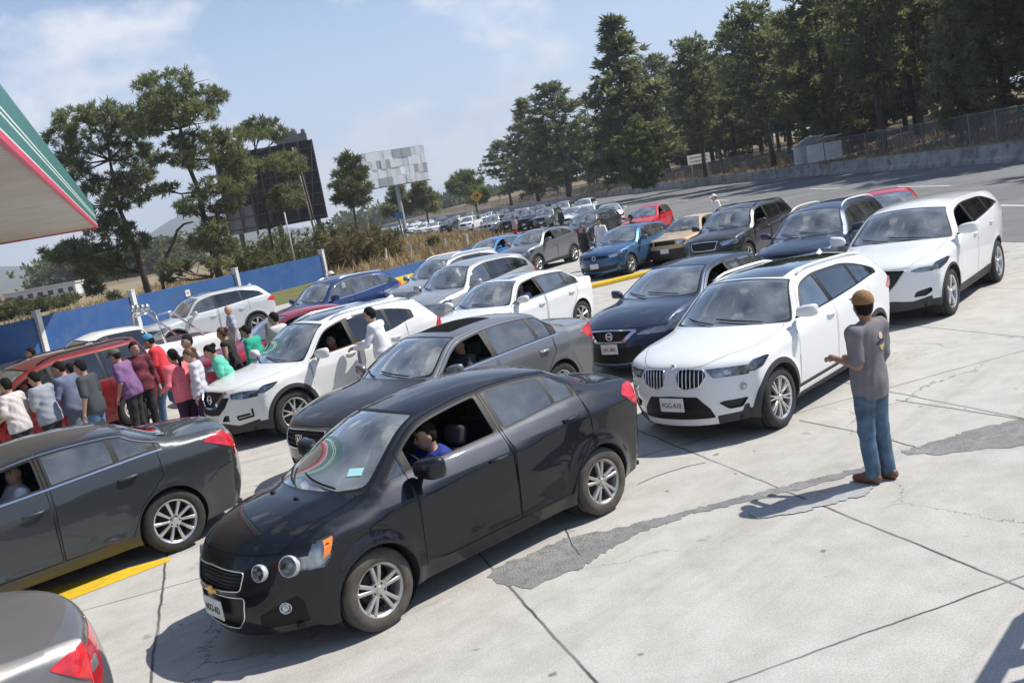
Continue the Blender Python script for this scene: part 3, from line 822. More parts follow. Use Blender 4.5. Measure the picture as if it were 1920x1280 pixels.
        sw = MB(); sw.lathe([(0.175+0.014*math.cos(t), 0.014*math.sin(t)) for t in np.linspace(0, 2*math.pi, 9)], 24, axis='x'); sw.box((0, 0, 0), (0.03, 0.32, 0.05)); sw.ball((0, 0, 0), (0.03, 0.07, 0.07))
        so_ = sw.build('steering_wheel', M_TRIM, root, True); so_.location = (xd-0.62, 0.36, zd-0.10); so_.rotation_euler = (0, 0.42, 0)
    for fn in k.get('extras', ()): fn(k, objs)
    return objs

def surfB(objs, r, t):
    sh = objs['shell']; q = np.array([sh.q2(r, t)]); return Vector(sh.PBr(q)[0]), Vector(sh.NBr(q)[0])
def frame_at(p, n, up=Vector((0, 0, 1))):
    """matrix whose z is the surface normal n and y is up along the surface"""
    n = Vector(n).normalized(); y = (up-n*up.dot(n)).normalized(); x = y.cross(n)
    M = Matrix((x, y, n)).transposed().to_4x4(); M.translation = p; return M
# ------------------------------------------------------------ ground, road, wall, canopy
def nodes(m): return m.node_tree, m.node_tree.nodes, m.node_tree.links
def concrete_mat():
    m, nt, b = new_mat('concrete_slabs'); N = nt.nodes.new; L = nt.links.new
    tc = N('ShaderNodeTexCoord'); b.inputs['Roughness'].default_value = 0.9; b.inputs['Specular IOR Level'].default_value = 0.25
    def noise(sc, det=5, rough=0.6):
        n = N('ShaderNodeTexNoise'); n.inputs['Scale'].default_value = sc; n.inputs['Detail'].default_value = det; n.inputs['Roughness'].default_value = rough; L(tc.outputs['Object'], n.inputs['Vector']); return n
    def ramp(src, p0, c0, p1, c1):
        r = N('ShaderNodeValToRGB'); e = r.color_ramp.elements; e[0].position, e[1].position = p0, p1; e[0].color, e[1].color = (*c0, 1), (*c1, 1); L(src, r.inputs[0]); return r
    def mix(fac, a, c, mode='MIX'):
        x = N('ShaderNodeMix'); x.data_type = 'RGBA'; x.blend_type = mode
        if hasattr(fac, 'links'): L(fac, x.inputs[0])
        else: x.inputs[0].default_value = fac
        for i, v in ((6, a), (7, c)):
            if hasattr(v, 'links'): L(v, x.inputs[i])
            else: x.inputs[i].default_value = (*v, 1)
        return x.outputs[2]
    big = ramp(noise(0.22, 4).outputs['Fac'], 0.32, (0.420, 0.402, 0.375), 0.68, (0.475, 0.458, 0.43))
    med = ramp(noise(2.4, 8, 0.7).outputs['Fac'], 0.36, (0.88, 0.88, 0.87), 0.60, (1.04, 1.04, 1.04))
    fine = ramp(noise(70, 3, 0.7).outputs['Fac'], 0.34, (0.80, 0.80, 0.79), 0.58, (1.07, 1.07, 1.06))
    col = mix(1.0, big.outputs[0], med.outputs[0], 'MULTIPLY'); col = mix(1.0, col, fine.outputs[0], 'MULTIPLY')
    spots = ramp(noise(5.5, 2, 0.4).outputs['Fac'], 0.735, (1, 1, 1), 0.765, (0.45, 0.44, 0.43)); col = mix(1.0, col, spots.outputs[0], 'MULTIPLY')
    oil = ramp(noise(0.85, 6, 0.6).outputs['Fac'], 0.64, (1, 1, 1), 0.84, (0.72, 0.71, 0.70)); col = mix(1.0, col, oil.outputs[0], 'MULTIPLY')
    # tyre wear drawn out along the lanes
    lr = N('ShaderNodeVectorRotate'); lr.rotation_type = 'Z_AXIS'; lr.inputs['Angle'].default_value = -R(43); L(tc.outputs['Object'], lr.inputs['Vector'])
    lm = N('ShaderNodeMapping'); lm.inputs['Scale'].default_value = (0.10, 1.3, 1.0); L(lr.outputs[0], lm.inputs['Vector'])
    ln = N('ShaderNodeTexNoise'); ln.inputs['Scale'].default_value = 1.0; ln.inputs['Detail'].default_value = 7; ln.inputs['Roughness'].default_value = 0.7; L(lm.outputs[0], ln.inputs['Vector'])
    tyre = ramp(ln.outputs['Fac'], 0.50, (1, 1, 1), 0.72, (0.80, 0.79, 0.775)); col = mix(1.0, col, tyre.outputs[0], 'MULTIPLY')
    drip = ramp(noise(1.9, 3, 0.5).outputs['Fac'], 0.70, (1, 1, 1), 0.735, (0.60, 0.585, 0.57)); col = mix(0.8, col, drip.outputs[0], 'MULTIPLY')
    # saw-cut joints, a little ragged
    wob = noise(2.0, 4, 0.6)
    wv = N('ShaderNodeVectorMath'); wv.operation = 'MULTIPLY_ADD'; wv.inputs[1].default_value = (0.05, 0.05, 0); L(wob.outputs['Color'], wv.inputs[0]); L(tc.outputs['Object'], wv.inputs[2])
    rot = N('ShaderNodeVectorRotate'); rot.rotation_type = 'Z_AXIS'; rot.inputs['Angle'].default_value = -math.atan2(0.287, 0.958); L(wv.outputs[0], rot.inputs['Vector'])
    sep = N('ShaderNodeSeparateXYZ'); L(rot.outputs[0], sep.inputs[0])
    masks = []
    for ax, off, per, w in (('X', -1.05, 2.77, 0.017), ('Y', 4.75, 4.6, 0.013)):
        a = N('ShaderNodeMath'); a.operation = 'SUBTRACT'; a.inputs[1].default_value = off+0.025; L(sep.outputs[ax], a.inputs[0])
        p = N('ShaderNodeMath'); p.operation = 'PINGPONG'; p.inputs[1].default_value = per/2; L(a.outputs[0], p.inputs[0])
        wn = N('ShaderNodeMapRange'); wn.inputs['From Min'].default_value = w*0.4; wn.inputs['From Max'].default_value = w; wn.inputs['To Min'].default_value = 1; wn.inputs['To Max'].default_value = 0; L(p.outputs[0], wn.inputs['Value']); masks.append(wn.outputs[0])
    mm = N('ShaderNodeMath'); mm.operation = 'MAXIMUM'; L(masks[0], mm.inputs[0]); L(masks[1], mm.inputs[1])
    fade = ramp(noise(0.7, 3).outputs['Fac'], 0.30, (0.55,)*3, 0.55, (1.0,)*3); fm = N('ShaderNodeMath'); fm.operation = 'MULTIPLY'; L(mm.outputs[0], fm.inputs[0]); L(fade.outputs[0], fm.inputs[1])
    col = mix(fm.outputs[0], col, (0.075, 0.07, 0.065))
    # hairline cracks
    vo = N('ShaderNodeTexVoronoi'); vo.feature = 'DISTANCE_TO_EDGE'; vo.inputs['Scale'].default_value = 0.22
    wv2 = N('ShaderNodeVectorMath'); wv2.operation = 'MULTIPLY_ADD'; wv2.inputs[1].default_value = (0.9, 0.9, 0); L(noise(1.1, 6, 0.7).outputs['Color'], wv2.inputs[0]); L(tc.outputs['Object'], wv2.inputs[2]); L(wv2.outputs[0], vo.inputs['Vector'])
    ck = N('ShaderNodeMapRange'); ck.inputs['From Min'].default_value = 0.0006; ck.inputs['From Max'].default_value = 0.0022; ck.inputs['To Min'].default_value = 0.65; ck.inputs['To Max'].default_value = 0; L(vo.outputs['Distance'], ck.inputs['Value'])
    cf = ramp(noise(0.35, 2).outputs['Fac'], 0.46, (0, 0, 0), 0.56, (1, 1, 1)); cm = N('ShaderNodeMath'); cm.operation = 'MULTIPLY'; L(ck.outputs[0], cm.inputs[0]); L(cf.outputs[0], cm.inputs[1])
    col = mix(cm.outputs[0], col, (0.10, 0.095, 0.09))
    L(col, b.inputs['Base Color'])
    bp = N('ShaderNodeBump'); bp.inputs['Strength'].default_value = 0.35; bp.inputs['Distance'].default_value = 0.004; L(noise(55, 4).outputs['Fac'], bp.inputs['Height']); L(bp.outputs[0], b.inputs['Normal'])
    return m
def mottled(name, cols, scales, rough=0.9, bump=0.0, bscale=30.0):
    """natural surface: two noise scales between three colours"""
    m, nt, b = new_mat(name); N = nt.nodes.new; L = nt.links.new; tc = N('ShaderNodeTexCoord'); b.inputs['Roughness'].default_value = rough; b.inputs['Specular IOR Level'].default_value = 0.2
    n1 = N('ShaderNodeTexNoise'); n1.inputs['Scale'].default_value = scales[0]; n1.inputs['Detail'].default_value = 6; L(tc.outputs['Object'], n1.inputs['Vector'])
    n2 = N('ShaderNodeTexNoise'); n2.inputs['Scale'].default_value = scales[1]; n2.inputs['Detail'].default_value = 6; n2.inputs['Roughness'].default_value = 0.7; L(tc.outputs['Object'], n2.inputs['Vector'])
    r = N('ShaderNodeValToRGB'); r.color_ramp.elements[0].position = 0.36; r.color_ramp.elements[1].position = 0.64
    r.color_ramp.elements[0].color = (*cols[0], 1); r.color_ramp.elements[1].color = (*cols[1], 1); L(n1.outputs['Fac'], r.inputs[0])
    r2 = N('ShaderNodeValToRGB'); r2.color_ramp.elements[0].position = 0.45; r2.color_ramp.elements[1].position = 0.68; r2.color_ramp.elements[0].color = (0, 0, 0, 1); r2.color_ramp.elements[1].color = (1, 1, 1, 1); L(n2.outputs['Fac'], r2.inputs[0])
    x = N('ShaderNodeMix'); x.data_type = 'RGBA'; L(r2.outputs[0], x.inputs[0]); L(r.outputs[0], x.inputs[6]); x.inputs[7].default_value = (*cols[2], 1); L(x.outputs[2], b.inputs['Base Color'])
    if bump:
        n3 = N('ShaderNodeTexNoise'); n3.inputs['Scale'].default_value = bscale; n3.inputs['Detail'].default_value = 5; L(tc.outputs['Object'], n3.inputs['Vector'])
        bp = N('ShaderNodeBump'); bp.inputs['Strength'].default_value = bump; bp.inputs['Distance'].default_value = 0.05; L(n3.outputs['Fac'], bp.inputs['Height']); L(bp.outputs[0], b.inputs['Normal'])
    MATS[name] = m; return m
def sheet(name, pts, z, mat, kind='structure', thick=0.0):
    b = MB(); n = len(pts)
    ar = sum(pts[i][0]*pts[(i+1) % n][1]-pts[(i+1) % n][0]*pts[i][1] for i in range(n))
    if ar < 0: pts = pts[::-1]
    b.add([(p[0], p[1], z) for p in pts], [tuple(range(n))])
    if thick:
        b.add([(p[0], p[1], z) for p in pts]+[(p[0], p[1], z-thick) for p in pts], [(i, n+i, n+(i+1) % n, (i+1) % n) for i in range(n)])
    o = b.build(name, mat)
    if kind: tag(o, kind=kind)
    return o
M_FIELD = mottled('field_earth', [(0.145, 0.105, 0.068), (0.22, 0.165, 0.11), (0.12, 0.10, 0.06)], (0.03, 0.6), 0.95, 0.6, 2.0)
M_DRY = mottled('dry_grass_ground', [(0.24, 0.19, 0.115), (0.31, 0.25, 0.155), (0.16, 0.14, 0.08)], (0.15, 1.4), 0.95, 0.8, 3.0)
M_ASPH = mottled('highway_asphalt', [(0.165, 0.165, 0.167), (0.21, 0.21, 0.211), (0.14, 0.14, 0.142)], (0.16, 0.6), 0.85, 0.3, 50)
M_TAR = mottled('repair_asphalt', [(0.215, 0.213, 0.21), (0.285, 0.28, 0.272), (0.165, 0.164, 0.163)], (1.6, 9.0), 0.85, 0.5, 60)
M_WET_SHADOW = mottled('damp_shadow_concrete', [(0.33, 0.33, 0.325), (0.40, 0.395, 0.38), (0.28, 0.28, 0.28)], (1.2, 6.0), 0.45, 0.2, 40)  # grey of damp concrete and, in part, of the man's shadow
M_YEL = mottled('yellow_paint', [(0.62, 0.40, 0.02), (0.72, 0.48, 0.03), (0.50, 0.35, 0.05)], (1.5, 9.0), 0.7)
M_LINE = mottled('white_road_paint', [(0.55, 0.55, 0.54), (0.66, 0.66, 0.65), (0.40, 0.40, 0.39)], (2.0, 6.0), 0.8)
M_BLUEW = mottled('blue_wall_paint', [(0.028, 0.088, 0.255), (0.042, 0.115, 0.30), (0.065, 0.115, 0.225)], (0.35, 1.6), 0.65)
M_POST = mottled('white_post_paint', [(0.62, 0.62, 0.62), (0.70, 0.70, 0.70), (0.48, 0.48, 0.47)], (1.5, 6.0), 0.7)
M_BARR = mottled('barrier_concrete', [(0.30, 0.29, 0.28), (0.38, 0.375, 0.365), (0.13, 0.125, 0.12)], (0.25, 0.9), 0.9, 0.4, 12)
# terrain to the horizon
def terrain():
    b = MB(); n = 72; rings = [0, 30, 70, 120, 200, 350, 700, 1500, 3200, 7000]
    vs = [(0, 0, -0.05)]; fs = []
    for r in rings[1:]:
        for k in range(n): vs.append((r*math.cos(2*math.pi*k/n), r*math.sin(2*math.pi*k/n), -0.05))
    for k in range(n): fs.append((0, 1+k, 1+(k+1) % n))
    for i in range(len(rings)-2):
        a, c = 1+i*n, 1+(i+1)*n
        fs += [(a+k, c+k, c+(k+1) % n, a+(k+1) % n) for k in range(n)]
    b.add(vs, fs); return tag(b.build('ground', M_FIELD, None, True), kind='structure')
terrain()
barr = [(27.5, -10), (28.4, 20), (29.0, 45), (29.5, 59), (29.9, 75), (30.0, 95), (28.8, 117), (24.8, 150), (18.0, 185), (8.5, 225), (-4, 270), (-24, 330), (-50, 400)]
def smooth(pts, n=6):
    P = np.array(pts, float); d = np.r_[0, np.cumsum(np.hypot(*np.diff(P, axis=0).T))]; t = np.linspace(0, d[-1], len(P)*n); fx, fy = pchip(d, P[:, 0]), pchip(d, P[:, 1]); return np.stack([fx(t), fy(t)], 1)
def offset(P, o):
    T = np.gradient(P, axis=0); T /= np.hypot(*T.T)[:, None]; return P+np.stack([T[:, 1], -T[:, 0]], 1)*o
BS = smooth(barr)
left_edge = [(16.4, -10), (13.6, 12), (11.7, 21.4), (10.2, 32), (8.4, 46), (6.0, 64), (2.0, 90), (-5, 125), (-14, 160), (-27, 205), (-46, 265), (-75, 340), (-110, 410)]
LS = smooth(left_edge)
apron = [(-60, -10), (16.4, -10), (13.6, 12), (11.7, 21.4), (10.2, 32), (8.4, 46), (5.4, 62), (2.2, 64), (-8.0, 42.5), (-12.0, 58), (-21.6, 40.4), (-36, 9)]
sheet('concrete_apron', apron, 0.0, concrete_mat(), thick=0.1)
def band(name, A, B, za, zb, mat, kind='structure'):
    b = MB(); n = len(A); b.add([(p[0], p[1], za) for p in A]+[(p[0], p[1], zb) for p in B], [(i, n+i, n+i+1, i+1) for i in range(n-1)]); return tag(b.build(name, mat), kind=kind)
m_ = min(len(LS), len(BS))
def resample(P, n):
    d = np.r_[0, np.cumsum(np.hypot(*np.diff(P, axis=0).T))]; t = np.linspace(0, d[-1], n); return np.stack([np.interp(t, d, P[:, 0]), np.interp(t, d, P[:, 1])], 1)
LS, BS2 = resample(LS, 90), resample(BS, 90)
band('highway', BS2, LS, -0.012, -0.004, M_ASPH)
# dashed lane lines on the highway
def dash(P, o0, start, length, gap, w, name):
    b = MB(); Q = offset(P, o0); d = np.r_[0, np.cumsum(np.hypot(*np.diff(Q, axis=0).T))]; s = start
    while s+length < d[-1]*0.62:
        t = np.linspace(s, s+length, 5); c = np.stack([np.interp(t, d, Q[:, 0]), np.interp(t, d, Q[:, 1])], 1); A, B = offset(c, -w/2), offset(c, w/2)
        b.add([(p[0], p[1], 0.0) for p in A]+[(p[0], p[1], 0.0) for p in B], [(i, 5+i, 6+i, i+1) for i in range(4)][::1]); s += length+gap
    for i, f in enumerate(b.f): b.f[i] = f[::-1]
    return tag(b.build(name, M_LINE), kind='structure')
dash(BS, -8.0, 38, 6.0, 9.0, 0.20, 'lane_marking'); dash(BS, -12.4, 34, 6.0, 9.0, 0.20, 'lane_marking'); dash(BS, -3.4, 6, 320, 1, 0.15, 'edge_line')
def px_poly(pts, z=0.0): return [tuple(px_ground(u, w, z)[:2]) for u, w in pts]
def ragged(pts, amp, step, seed):
    rng = np.random.RandomState(seed); q = densify(pts, step, True); return [(p[0]+rng.randn()*amp, p[1]+rng.randn()*amp) for p in q]
sheet('repair_strip', ragged(px_poly([(915, 1070), (1000, 1035), (1060, 1008), (1170, 988), (1320, 949), (1420, 924), (1500, 904), (1600, 880), (1655, 865), (1658, 874), (1600, 891), (1500, 917), (1400, 942), (1300, 962), (1180, 1007), (1090, 1062), (990, 1105), (930, 1090)]), 0.016, 0.045, 3), 0.004, M_TAR)
sheet('repair_strip', ragged(px_poly([(1690, 846), (1740, 832), (1800, 812), (1870, 795), (1920, 785), (2000, 772), (2000, 826), (1920, 836), (1850, 842), (1760, 852), (1700, 852)]), 0.018, 0.05, 4), 0.004, M_TAR)
sheet('damp_shadow_patch', ragged(px_poly([(1470, 945), (1560, 926), (1625, 908), (1640, 914), (1620, 930), (1550, 948), (1480, 966), (1420, 972), (1400, 962)]), 0.018, 0.05, 5), 0.008, M_WET_SHADOW)  # damp concrete, with part of the man's cast shadow painted in
for i, pts in enumerate(([(1196, 908), (1222, 896), (1250, 886), (1290, 874), (1320, 868)], [(1060, 990), (1070, 1020), (1085, 1040)], [(1500, 788), (1560, 800), (1640, 815), (1720, 838)], [(1680, 750), (1760, 762), (1850, 775), (1960, 792)])):
    c = np.array(px_poly(pts)); c = np.array(densify([tuple(p) for p in c], 0.05)); rng = np.random.RandomState(i); c = c+np.cumsum(rng.randn(*c.shape), axis=0)*0.0022*(0.6 if i in (1, 2) else 1.0)+rng.randn(*c.shape)*0.002
    wdt = 0.005+0.006*rng.rand(len(c)); A, B = offset(c, -0.0055), offset(c, 0.0055)
    b = MB(); n = len(c); b.add([(p[0], p[1], 0.0045) for p in A]+[(p[0], p[1], 0.0045) for p in B], [(j, n+j, n+j+1, j+1)[::-1] for j in range(n-1)]); tag(b.build('crack', pbr('crack_dark', (0.05, 0.047, 0.043), 0.95)), kind='structure')
sheet('yellow_line', px_poly([(320, 1043), (318, 1052), (95, 1138), (-120, 1215), (-160, 1170), (60, 1112)]), 0.004, M_YEL)
# raised yellow kerbs
def kerb(name, a, c, w, h, label):
    a, c = Vector((a[0], a[1], 0)), Vector((c[0], c[1], 0)); d = c-a; b = MB(); b.box((0, 0, h/2), (d.length, w, h)); o = b.build(name, M_YEL, bevel=0.03); o.location = (a+c)/2; o.rotation_euler = (0, 0, math.atan2(d.y, d.x)); tag(o, label, 'kerb'); return o
kerb('traffic_island', px_ground(735, 542), px_ground(815, 520), 0.8, 0.42, 'yellow painted island nose between low blue wall and silver suvs')
kerb('painted_kerb', px_ground(1105, 541), px_ground(1330, 487), 0.35, 0.12, 'long yellow painted kerb strip beside the blue hatchback')
kerb('painted_kerb', px_ground(-40, 682), px_ground(262, 616), 0.35, 0.16, 'yellow kerb at the foot of the tall blue wall')
# tall blue wall, its white posts, and the low one beyond
WA, WB = px_ground(0, 610, 1.58), px_ground(600, 478, 1.58); WA.z = WB.z = 0; wd = (WB-WA).normalized(); wn = Vector((-wd.y, wd.x, 0))
def wall_box(name, a, c, h, t, mat, label, cat='wall', z0=0.0):
    d = c-a; b = MB(); b.box((0, 0, h/2), (d.length, t, h)); o = b.build(name, mat, bevel=0.01); o.location = (a+c)/2+Vector((0, 0, z0)); o.rotation_euler = (0, 0, math.atan2(d.y, d.x)); return tag(o, label, cat)
W0 = WA-wd*14
wl_ = wall_box('blue_wall', W0, WB, 1.58, 0.16, M_BLUEW, 'tall royal blue boundary wall behind minivan and pickup', 'wall')
def on_wall(u, w):
    lo, hi = 0.0, 1.6
    best = min(((abs((px_ground(u, w, z)-WA-Vector((0, 0, z))).dot(wn)), z) for z in np.linspace(0.2, 1.9, 60)))
    p = px_ground(u, w, best[1]); return WA+wd*((p-WA).dot(wd)), best[1]
PL = ['first white wall post from the left, beside the head in white', 'second white wall post, above the roll bar of the pickup', 'third white wall post, above the silver suv', 'last white wall post at the right end of the blue wall']
for i, (u, w) in enumerate(((68, 590), (252, 556), (435, 514), (601, 476))):
    p, z = on_wall(u, w)
    b = MB(); b.box((0, 0, 0.93), (0.24, 0.30, 1.86)); b.box((0, 0, 1.885), (0.28, 0.34, 0.05)); o = b.build('wall_post', M_POST, bevel=0.012); o.location = p-wn*0.10; o.rotation_euler = (0, 0, math.atan2(wd.y, wd.x)); tag(o, PL[i], 'post', 'white posts of the blue wall')
for (u, w, lab, s_) in ((355, 549, 'small white notice with red mark on the blue wall', 0.26), (452, 543, 'small framed notice beside third wall post', 0.24)):
    p, z = on_wall(u, w); b = MB(); b.box((0, 0, 0), (s_*1.3, 0.02, s_*1.3)); r_ = empty('wall_notice', p-wn*0.10+Vector((0, 0, min(z, 1.25))), math.atan2(wd.y, wd.x)); tag(r_, lab, 'sign'); b.build('board', M_PLATE, r_)
    b = MB(); b.lathe([(0.06, -0.013), (0.085, -0.013)], 16); b.box((0, -0.013, 0), (0.16, 0.004, 0.02), M=Matrix.Rotation(0.8, 3, 'Y')); b.build('symbol', pbr('sign_red', (0.5, 0.03, 0.03), 0.5), r_)
L0, L1 = px_ground(640, 530, 0.62), px_ground(885, 463, 0.62); L0.z = L1.z = 0
wall_box('low_blue_wall', L0, L1+(L1-L0).normalized()*10, 0.62, 0.18, M_BLUEW, 'low blue kerb wall between dry grass and silver suvs', 'wall')
# grass verge between wall and apron, dry field beyond the low wall
sheet('grass_verge', px_poly([(300, 600), (448, 560), (600, 525), (640, 540), (460, 590)]), 0.006, mottled('verge_grass', [(0.10, 0.12, 0.035), (0.16, 0.16, 0.06), (0.20, 0.17, 0.08)], (0.8, 5.0), 0.95, 0.8, 20))
sheet('dry_field', [tuple(WB[:2]), tuple(L0[:2]), tuple(L1[:2]), (2.0, 64), (0, 90), (-8, 125), (-17, 160), (-30, 205), (-70, 230), (-80, 120), tuple(WA[:2])], -0.03, M_DRY)
# station canopy
def canopy():
    z0, z1 = 5.0, 6.05; tip = px_ground(182, 428, z0); A = px_ground(0, 459, z0); B = px_ground(0, 266, z0)
    dA, dB = (A-tip).normalized(), (B-tip).normalized(); pA, pB = tip+dA*32, tip+dB*37.0; pC = pA+dB*37.0
    root = empty('station_canopy', (tip.x, tip.y, 0)); tag(root, 'filling station canopy corner with green, white and red fascia', 'canopy')
    P = [p-Vector((tip.x, tip.y, 0)) for p in (tip, pA, pC, pB)]
    wm, nt, bb = new_mat('canopy_soffit'); N = nt.nodes.new; Lk = nt.links.new; tc = N('ShaderNodeTexCoord'); rt = N('ShaderNodeVectorRotate'); rt.rotation_type = 'Z_AXIS'; rt.inputs['Angle'].default_value = -math.atan2(dA.y, dA.x)
    wv = N('ShaderNodeTexWave'); wv.bands_direction = 'Y'; wv.inputs['Scale'].default_value = 0.9; wv.inputs['Distortion'].default_value = 0.0; Lk(tc.outputs['Object'], rt.inputs['Vector']); Lk(rt.outputs[0], wv.inputs['Vector'])
    nz = N('ShaderNodeTexNoise'); nz.inputs['Scale'].default_value = 0.6; nz.inputs['Detail'].default_value = 6; Lk(tc.outputs['Object'], nz.inputs['Vector'])
    r1 = N('ShaderNodeValToRGB'); r1.color_ramp.elements[0].position = 0.3; r1.color_ramp.elements[1].position = 0.7; r1.color_ramp.elements[0].color = (0.46, 0.44, 0.41, 1); r1.color_ramp.elements[1].color = (0.60, 0.58, 0.55, 1); Lk(nz.outputs['Fac'], r1.inputs[0])
    r2 = N('ShaderNodeValToRGB'); r2.color_ramp.elements[0].position = 0.0; r2.color_ramp.elements[1].position = 0.14; r2.color_ramp.elements[0].color = (0.62, 0.62, 0.62, 1); r2.color_ramp.elements[1].color = (1, 1, 1, 1); Lk(wv.outputs['Fac'], r2.inputs[0])
    x = N('ShaderNodeMix'); x.data_type = 'RGBA'; x.blend_type = 'MULTIPLY'; x.inputs[0].default_value = 1.0; Lk(r1.outputs[0], x.inputs[6]); Lk(r2.outputs[0], x.inputs[7]); Lk(x.outputs[2], bb.inputs['Base Color']); bb.inputs['Roughness'].default_value = 0.5
    b = MB(); q = [p+Vector((0, 0, 0.06)) for p in P]; b.add([tuple(p) for p in q], [(0, 1, 2, 3)] if (q[1]-q[0]).cross(q[2]-q[0]).z < 0 else [(3, 2, 1, 0)]); b.build('soffit', wm, root)
    b = MB(); b.add([(p.x, p.y, z1-0.05) for p in P], [(0, 3, 2, 1)] if (q[1]-q[0]).cross(q[2]-q[0]).z < 0 else [(0, 1, 2, 3)]); b.build('roof_deck', M_PLASTIC, root)
    # fascia bands, the upper ones leaning outwards a little
    bands = [('red_band', 5.0, 5.14, pbr('fascia_red', (0.62, 0.035, 0.085), 0.4, var=0.1, vscale=2)), ('pale_band', 5.14, 5.18, pbr('fascia_pale', (0.66, 0.66, 0.64), 0.4)), ('green_band', 5.18, 5.44, pbr('fascia_green', (0.025, 0.155, 0.125), 0.38, var=0.08, vscale=2)),
             ('white_line', 5.44, 5.48, M_WHITEP), ('green_band', 5.48, 5.55, MATS['fascia_green']), ('white_line', 5.55, 5.59, M_WHITEP), ('green_band', 5.59, 6.05, MATS['fascia_green'])]
    cen = sum(P, Vector())/4
    for nm, a, c, mt in bands:
        b = MB()
        for i in range(4):
            p, q = P[i], P[(i+1) % 4]; d = (q-p); d.z = 0; d.normalize(); n = Vector((d.y, -d.x, 0))
            if n.dot((p+q)/2-cen) < 0: n = -n
            u = 0.05
            b.add([(p+n*u-d*u).to_tuple()[:2]+(a,), (q+n*u+d*u).to_tuple()[:2]+(a,), (q+n*u+d*u).to_tuple()[:2]+(c,), (p+n*u-d*u).to_tuple()[:2]+(c,), (p-n*0.04).to_tuple()[:2]+(a,), (q-n*0.04).to_tuple()[:2]+(a,), (q-n*0.04).to_tuple()[:2]+(c,), (p-n*0.04).to_tuple()[:2]+(c,)],
                  [(0, 1, 2, 3), (7, 6, 5, 4), (1, 0, 4, 5), (3, 2, 6, 7)])
        b.build(nm, mt, root)
    for s, t in ((0.35, 0.55), (0.35, 0.9), (0.75, 0.4)):
        c = P[0]+(P[1]-P[0])*s+(P[3]-P[0])*t; b = MB(); b.box((c.x, c.y, 2.52), (0.5, 0.5, 5.04)); b.build('column', M_POST, root, bevel=0.02)
canopy()
# concrete barrier along the far side of the highway, verge, wire fence
def barrier():
    A = BS; prof = [(0.0, -0.02), (0.02, 0.20), (0.17, 0.36), (0.24, 1.05), (0.42, 1.05), (0.50, 0.0)]
    b = MB(); n = len(A); rows = []
    for o, z in prof: Q = offset(A, o); rows += [(p[0], p[1], z) for p in Q]
    b.add(rows, [(i+j*n, i+j*n+1, i+(j+1)*n+1, i+(j+1)*n) for j in range(len(prof)-1) for i in range(n-1)]); return tag(b.build('road_barrier', M_BARR), 'long stained concrete barrier on the far side of the highway', 'barrier')
barrier()
band('verge', offset(BS, 14), offset(BS, 0.5), 1.6, 0.92, M_DRY); band('forest_floor', offset(BS, 90), offset(BS, 14), 7.0, 1.6, mottled('forest_floor', [(0.13, 0.10, 0.06), (0.20, 0.155, 0.095), (0.30, 0.23, 0.145)], (0.12, 0.5), 0.95, 0.6, 3))
def wire_fence():
    root = empty('wire_fence', (float(BS[10][0]), float(BS[10][1]), 0)); tag(root, 'grey chain link fence with posts above the concrete barrier', 'fence'); o = Vector(root.location)
    Q = offset(BS, 2.6); d = np.r_[0, np.cumsum(np.hypot(*np.diff(Q, axis=0).T))]
    m, nt, bb = new_mat('chain_link'); N = nt.nodes.new; Lk = nt.links.new; out = nt.nodes['Material Output']; bb.inputs['Base Color'].default_value = (0.085, 0.087, 0.09, 1); bb.inputs['Roughness'].default_value = 0.6
    tr = N('ShaderNodeBsdfTransparent'); mx = N('ShaderNodeMixShader'); tc = N('ShaderNodeTexCoord'); vo = N('ShaderNodeTexNoise'); vo.inputs['Scale'].default_value = 0.25; Lk(tc.outputs['Object'], vo.inputs['Vector'])
    mr = N('ShaderNodeMapRange'); mr.inputs['From Min'].default_value = 0.3; mr.inputs['From Max'].default_value = 0.7; mr.inputs['To Min'].default_value = 0.42; mr.inputs['To Max'].default_value = 0.62; Lk(vo.outputs['Fac'], mr.inputs['Value']); Lk(mr.outputs[0], mx.inputs[0]); Lk(tr.outputs[0], mx.inputs[1]); Lk(bb.outputs[0], mx.inputs[2]); Lk(mx.outputs[0], out.inputs[0])
    b = MB(); n = len(Q); b.add([(p[0]-o.x, p[1]-o.y, 1.03) for p in Q]+[(p[0]-o.x, p[1]-o.y, 2.95) for p in Q], [(i, i+1, n+i+1, n+i) for i in range(n-1)]); b.build('wire_mesh', m, root)
    pm = pbr('fence_post_grey', (0.20, 0.20, 0.20), 0.7)
    k = 0; s = 30.0
    while s < 300 and k < 70:
        x, y = np.interp(s, d, Q[:, 0])-o.x, np.interp(s, d, Q[:, 1])-o.y; b = MB(); b.box((x, y, 2.0), (0.08, 0.08, 2.1)); b.build('post', pm, root); s += 3.6; k += 1
    b = MB(); b.tube([(p[0]-o.x, p[1]-o.y, 2.96) for p in Q], 0.03, 6); b.build('top_rail', pm, root)
wire_fence()
# unseen slotted frame added right of the picture to cast the corner shadow
def shadow_frame():
    root = empty('shadow_frame', (3.80, 5.22, 0), R(227)); tag(root, 'unseen frame added beyond right picture edge to cast the corner shadow', 'sign')
    for x in (-0.36, 0.10, 0.56): b = MB(); b.box((x, 0, 1.22), (0.30 if x != 0.10 else 0.22, 0.04, 0.86)); b.build('panel', M_PLASTIC, root, bevel=0.02)
    b = MB(); b.tube([(-0.56, 0, 0.72), (-0.56, 0, 1.66), (-0.46, 0, 1.76), (0.66, 0, 1.76), (0.76, 0, 1.66), (0.76, 0, 0.72), (-0.56, 0, 0.72)], 0.06, 8); b.build('frame', M_PLASTIC, root, True)
    for x in (-0.5, 0.70): b = MB(); b.tube([(x, 0, 0.0), (x, 0, 0.75)], 0.04, 8); b.build('leg', M_PLASTIC, root, True)
shadow_frame()
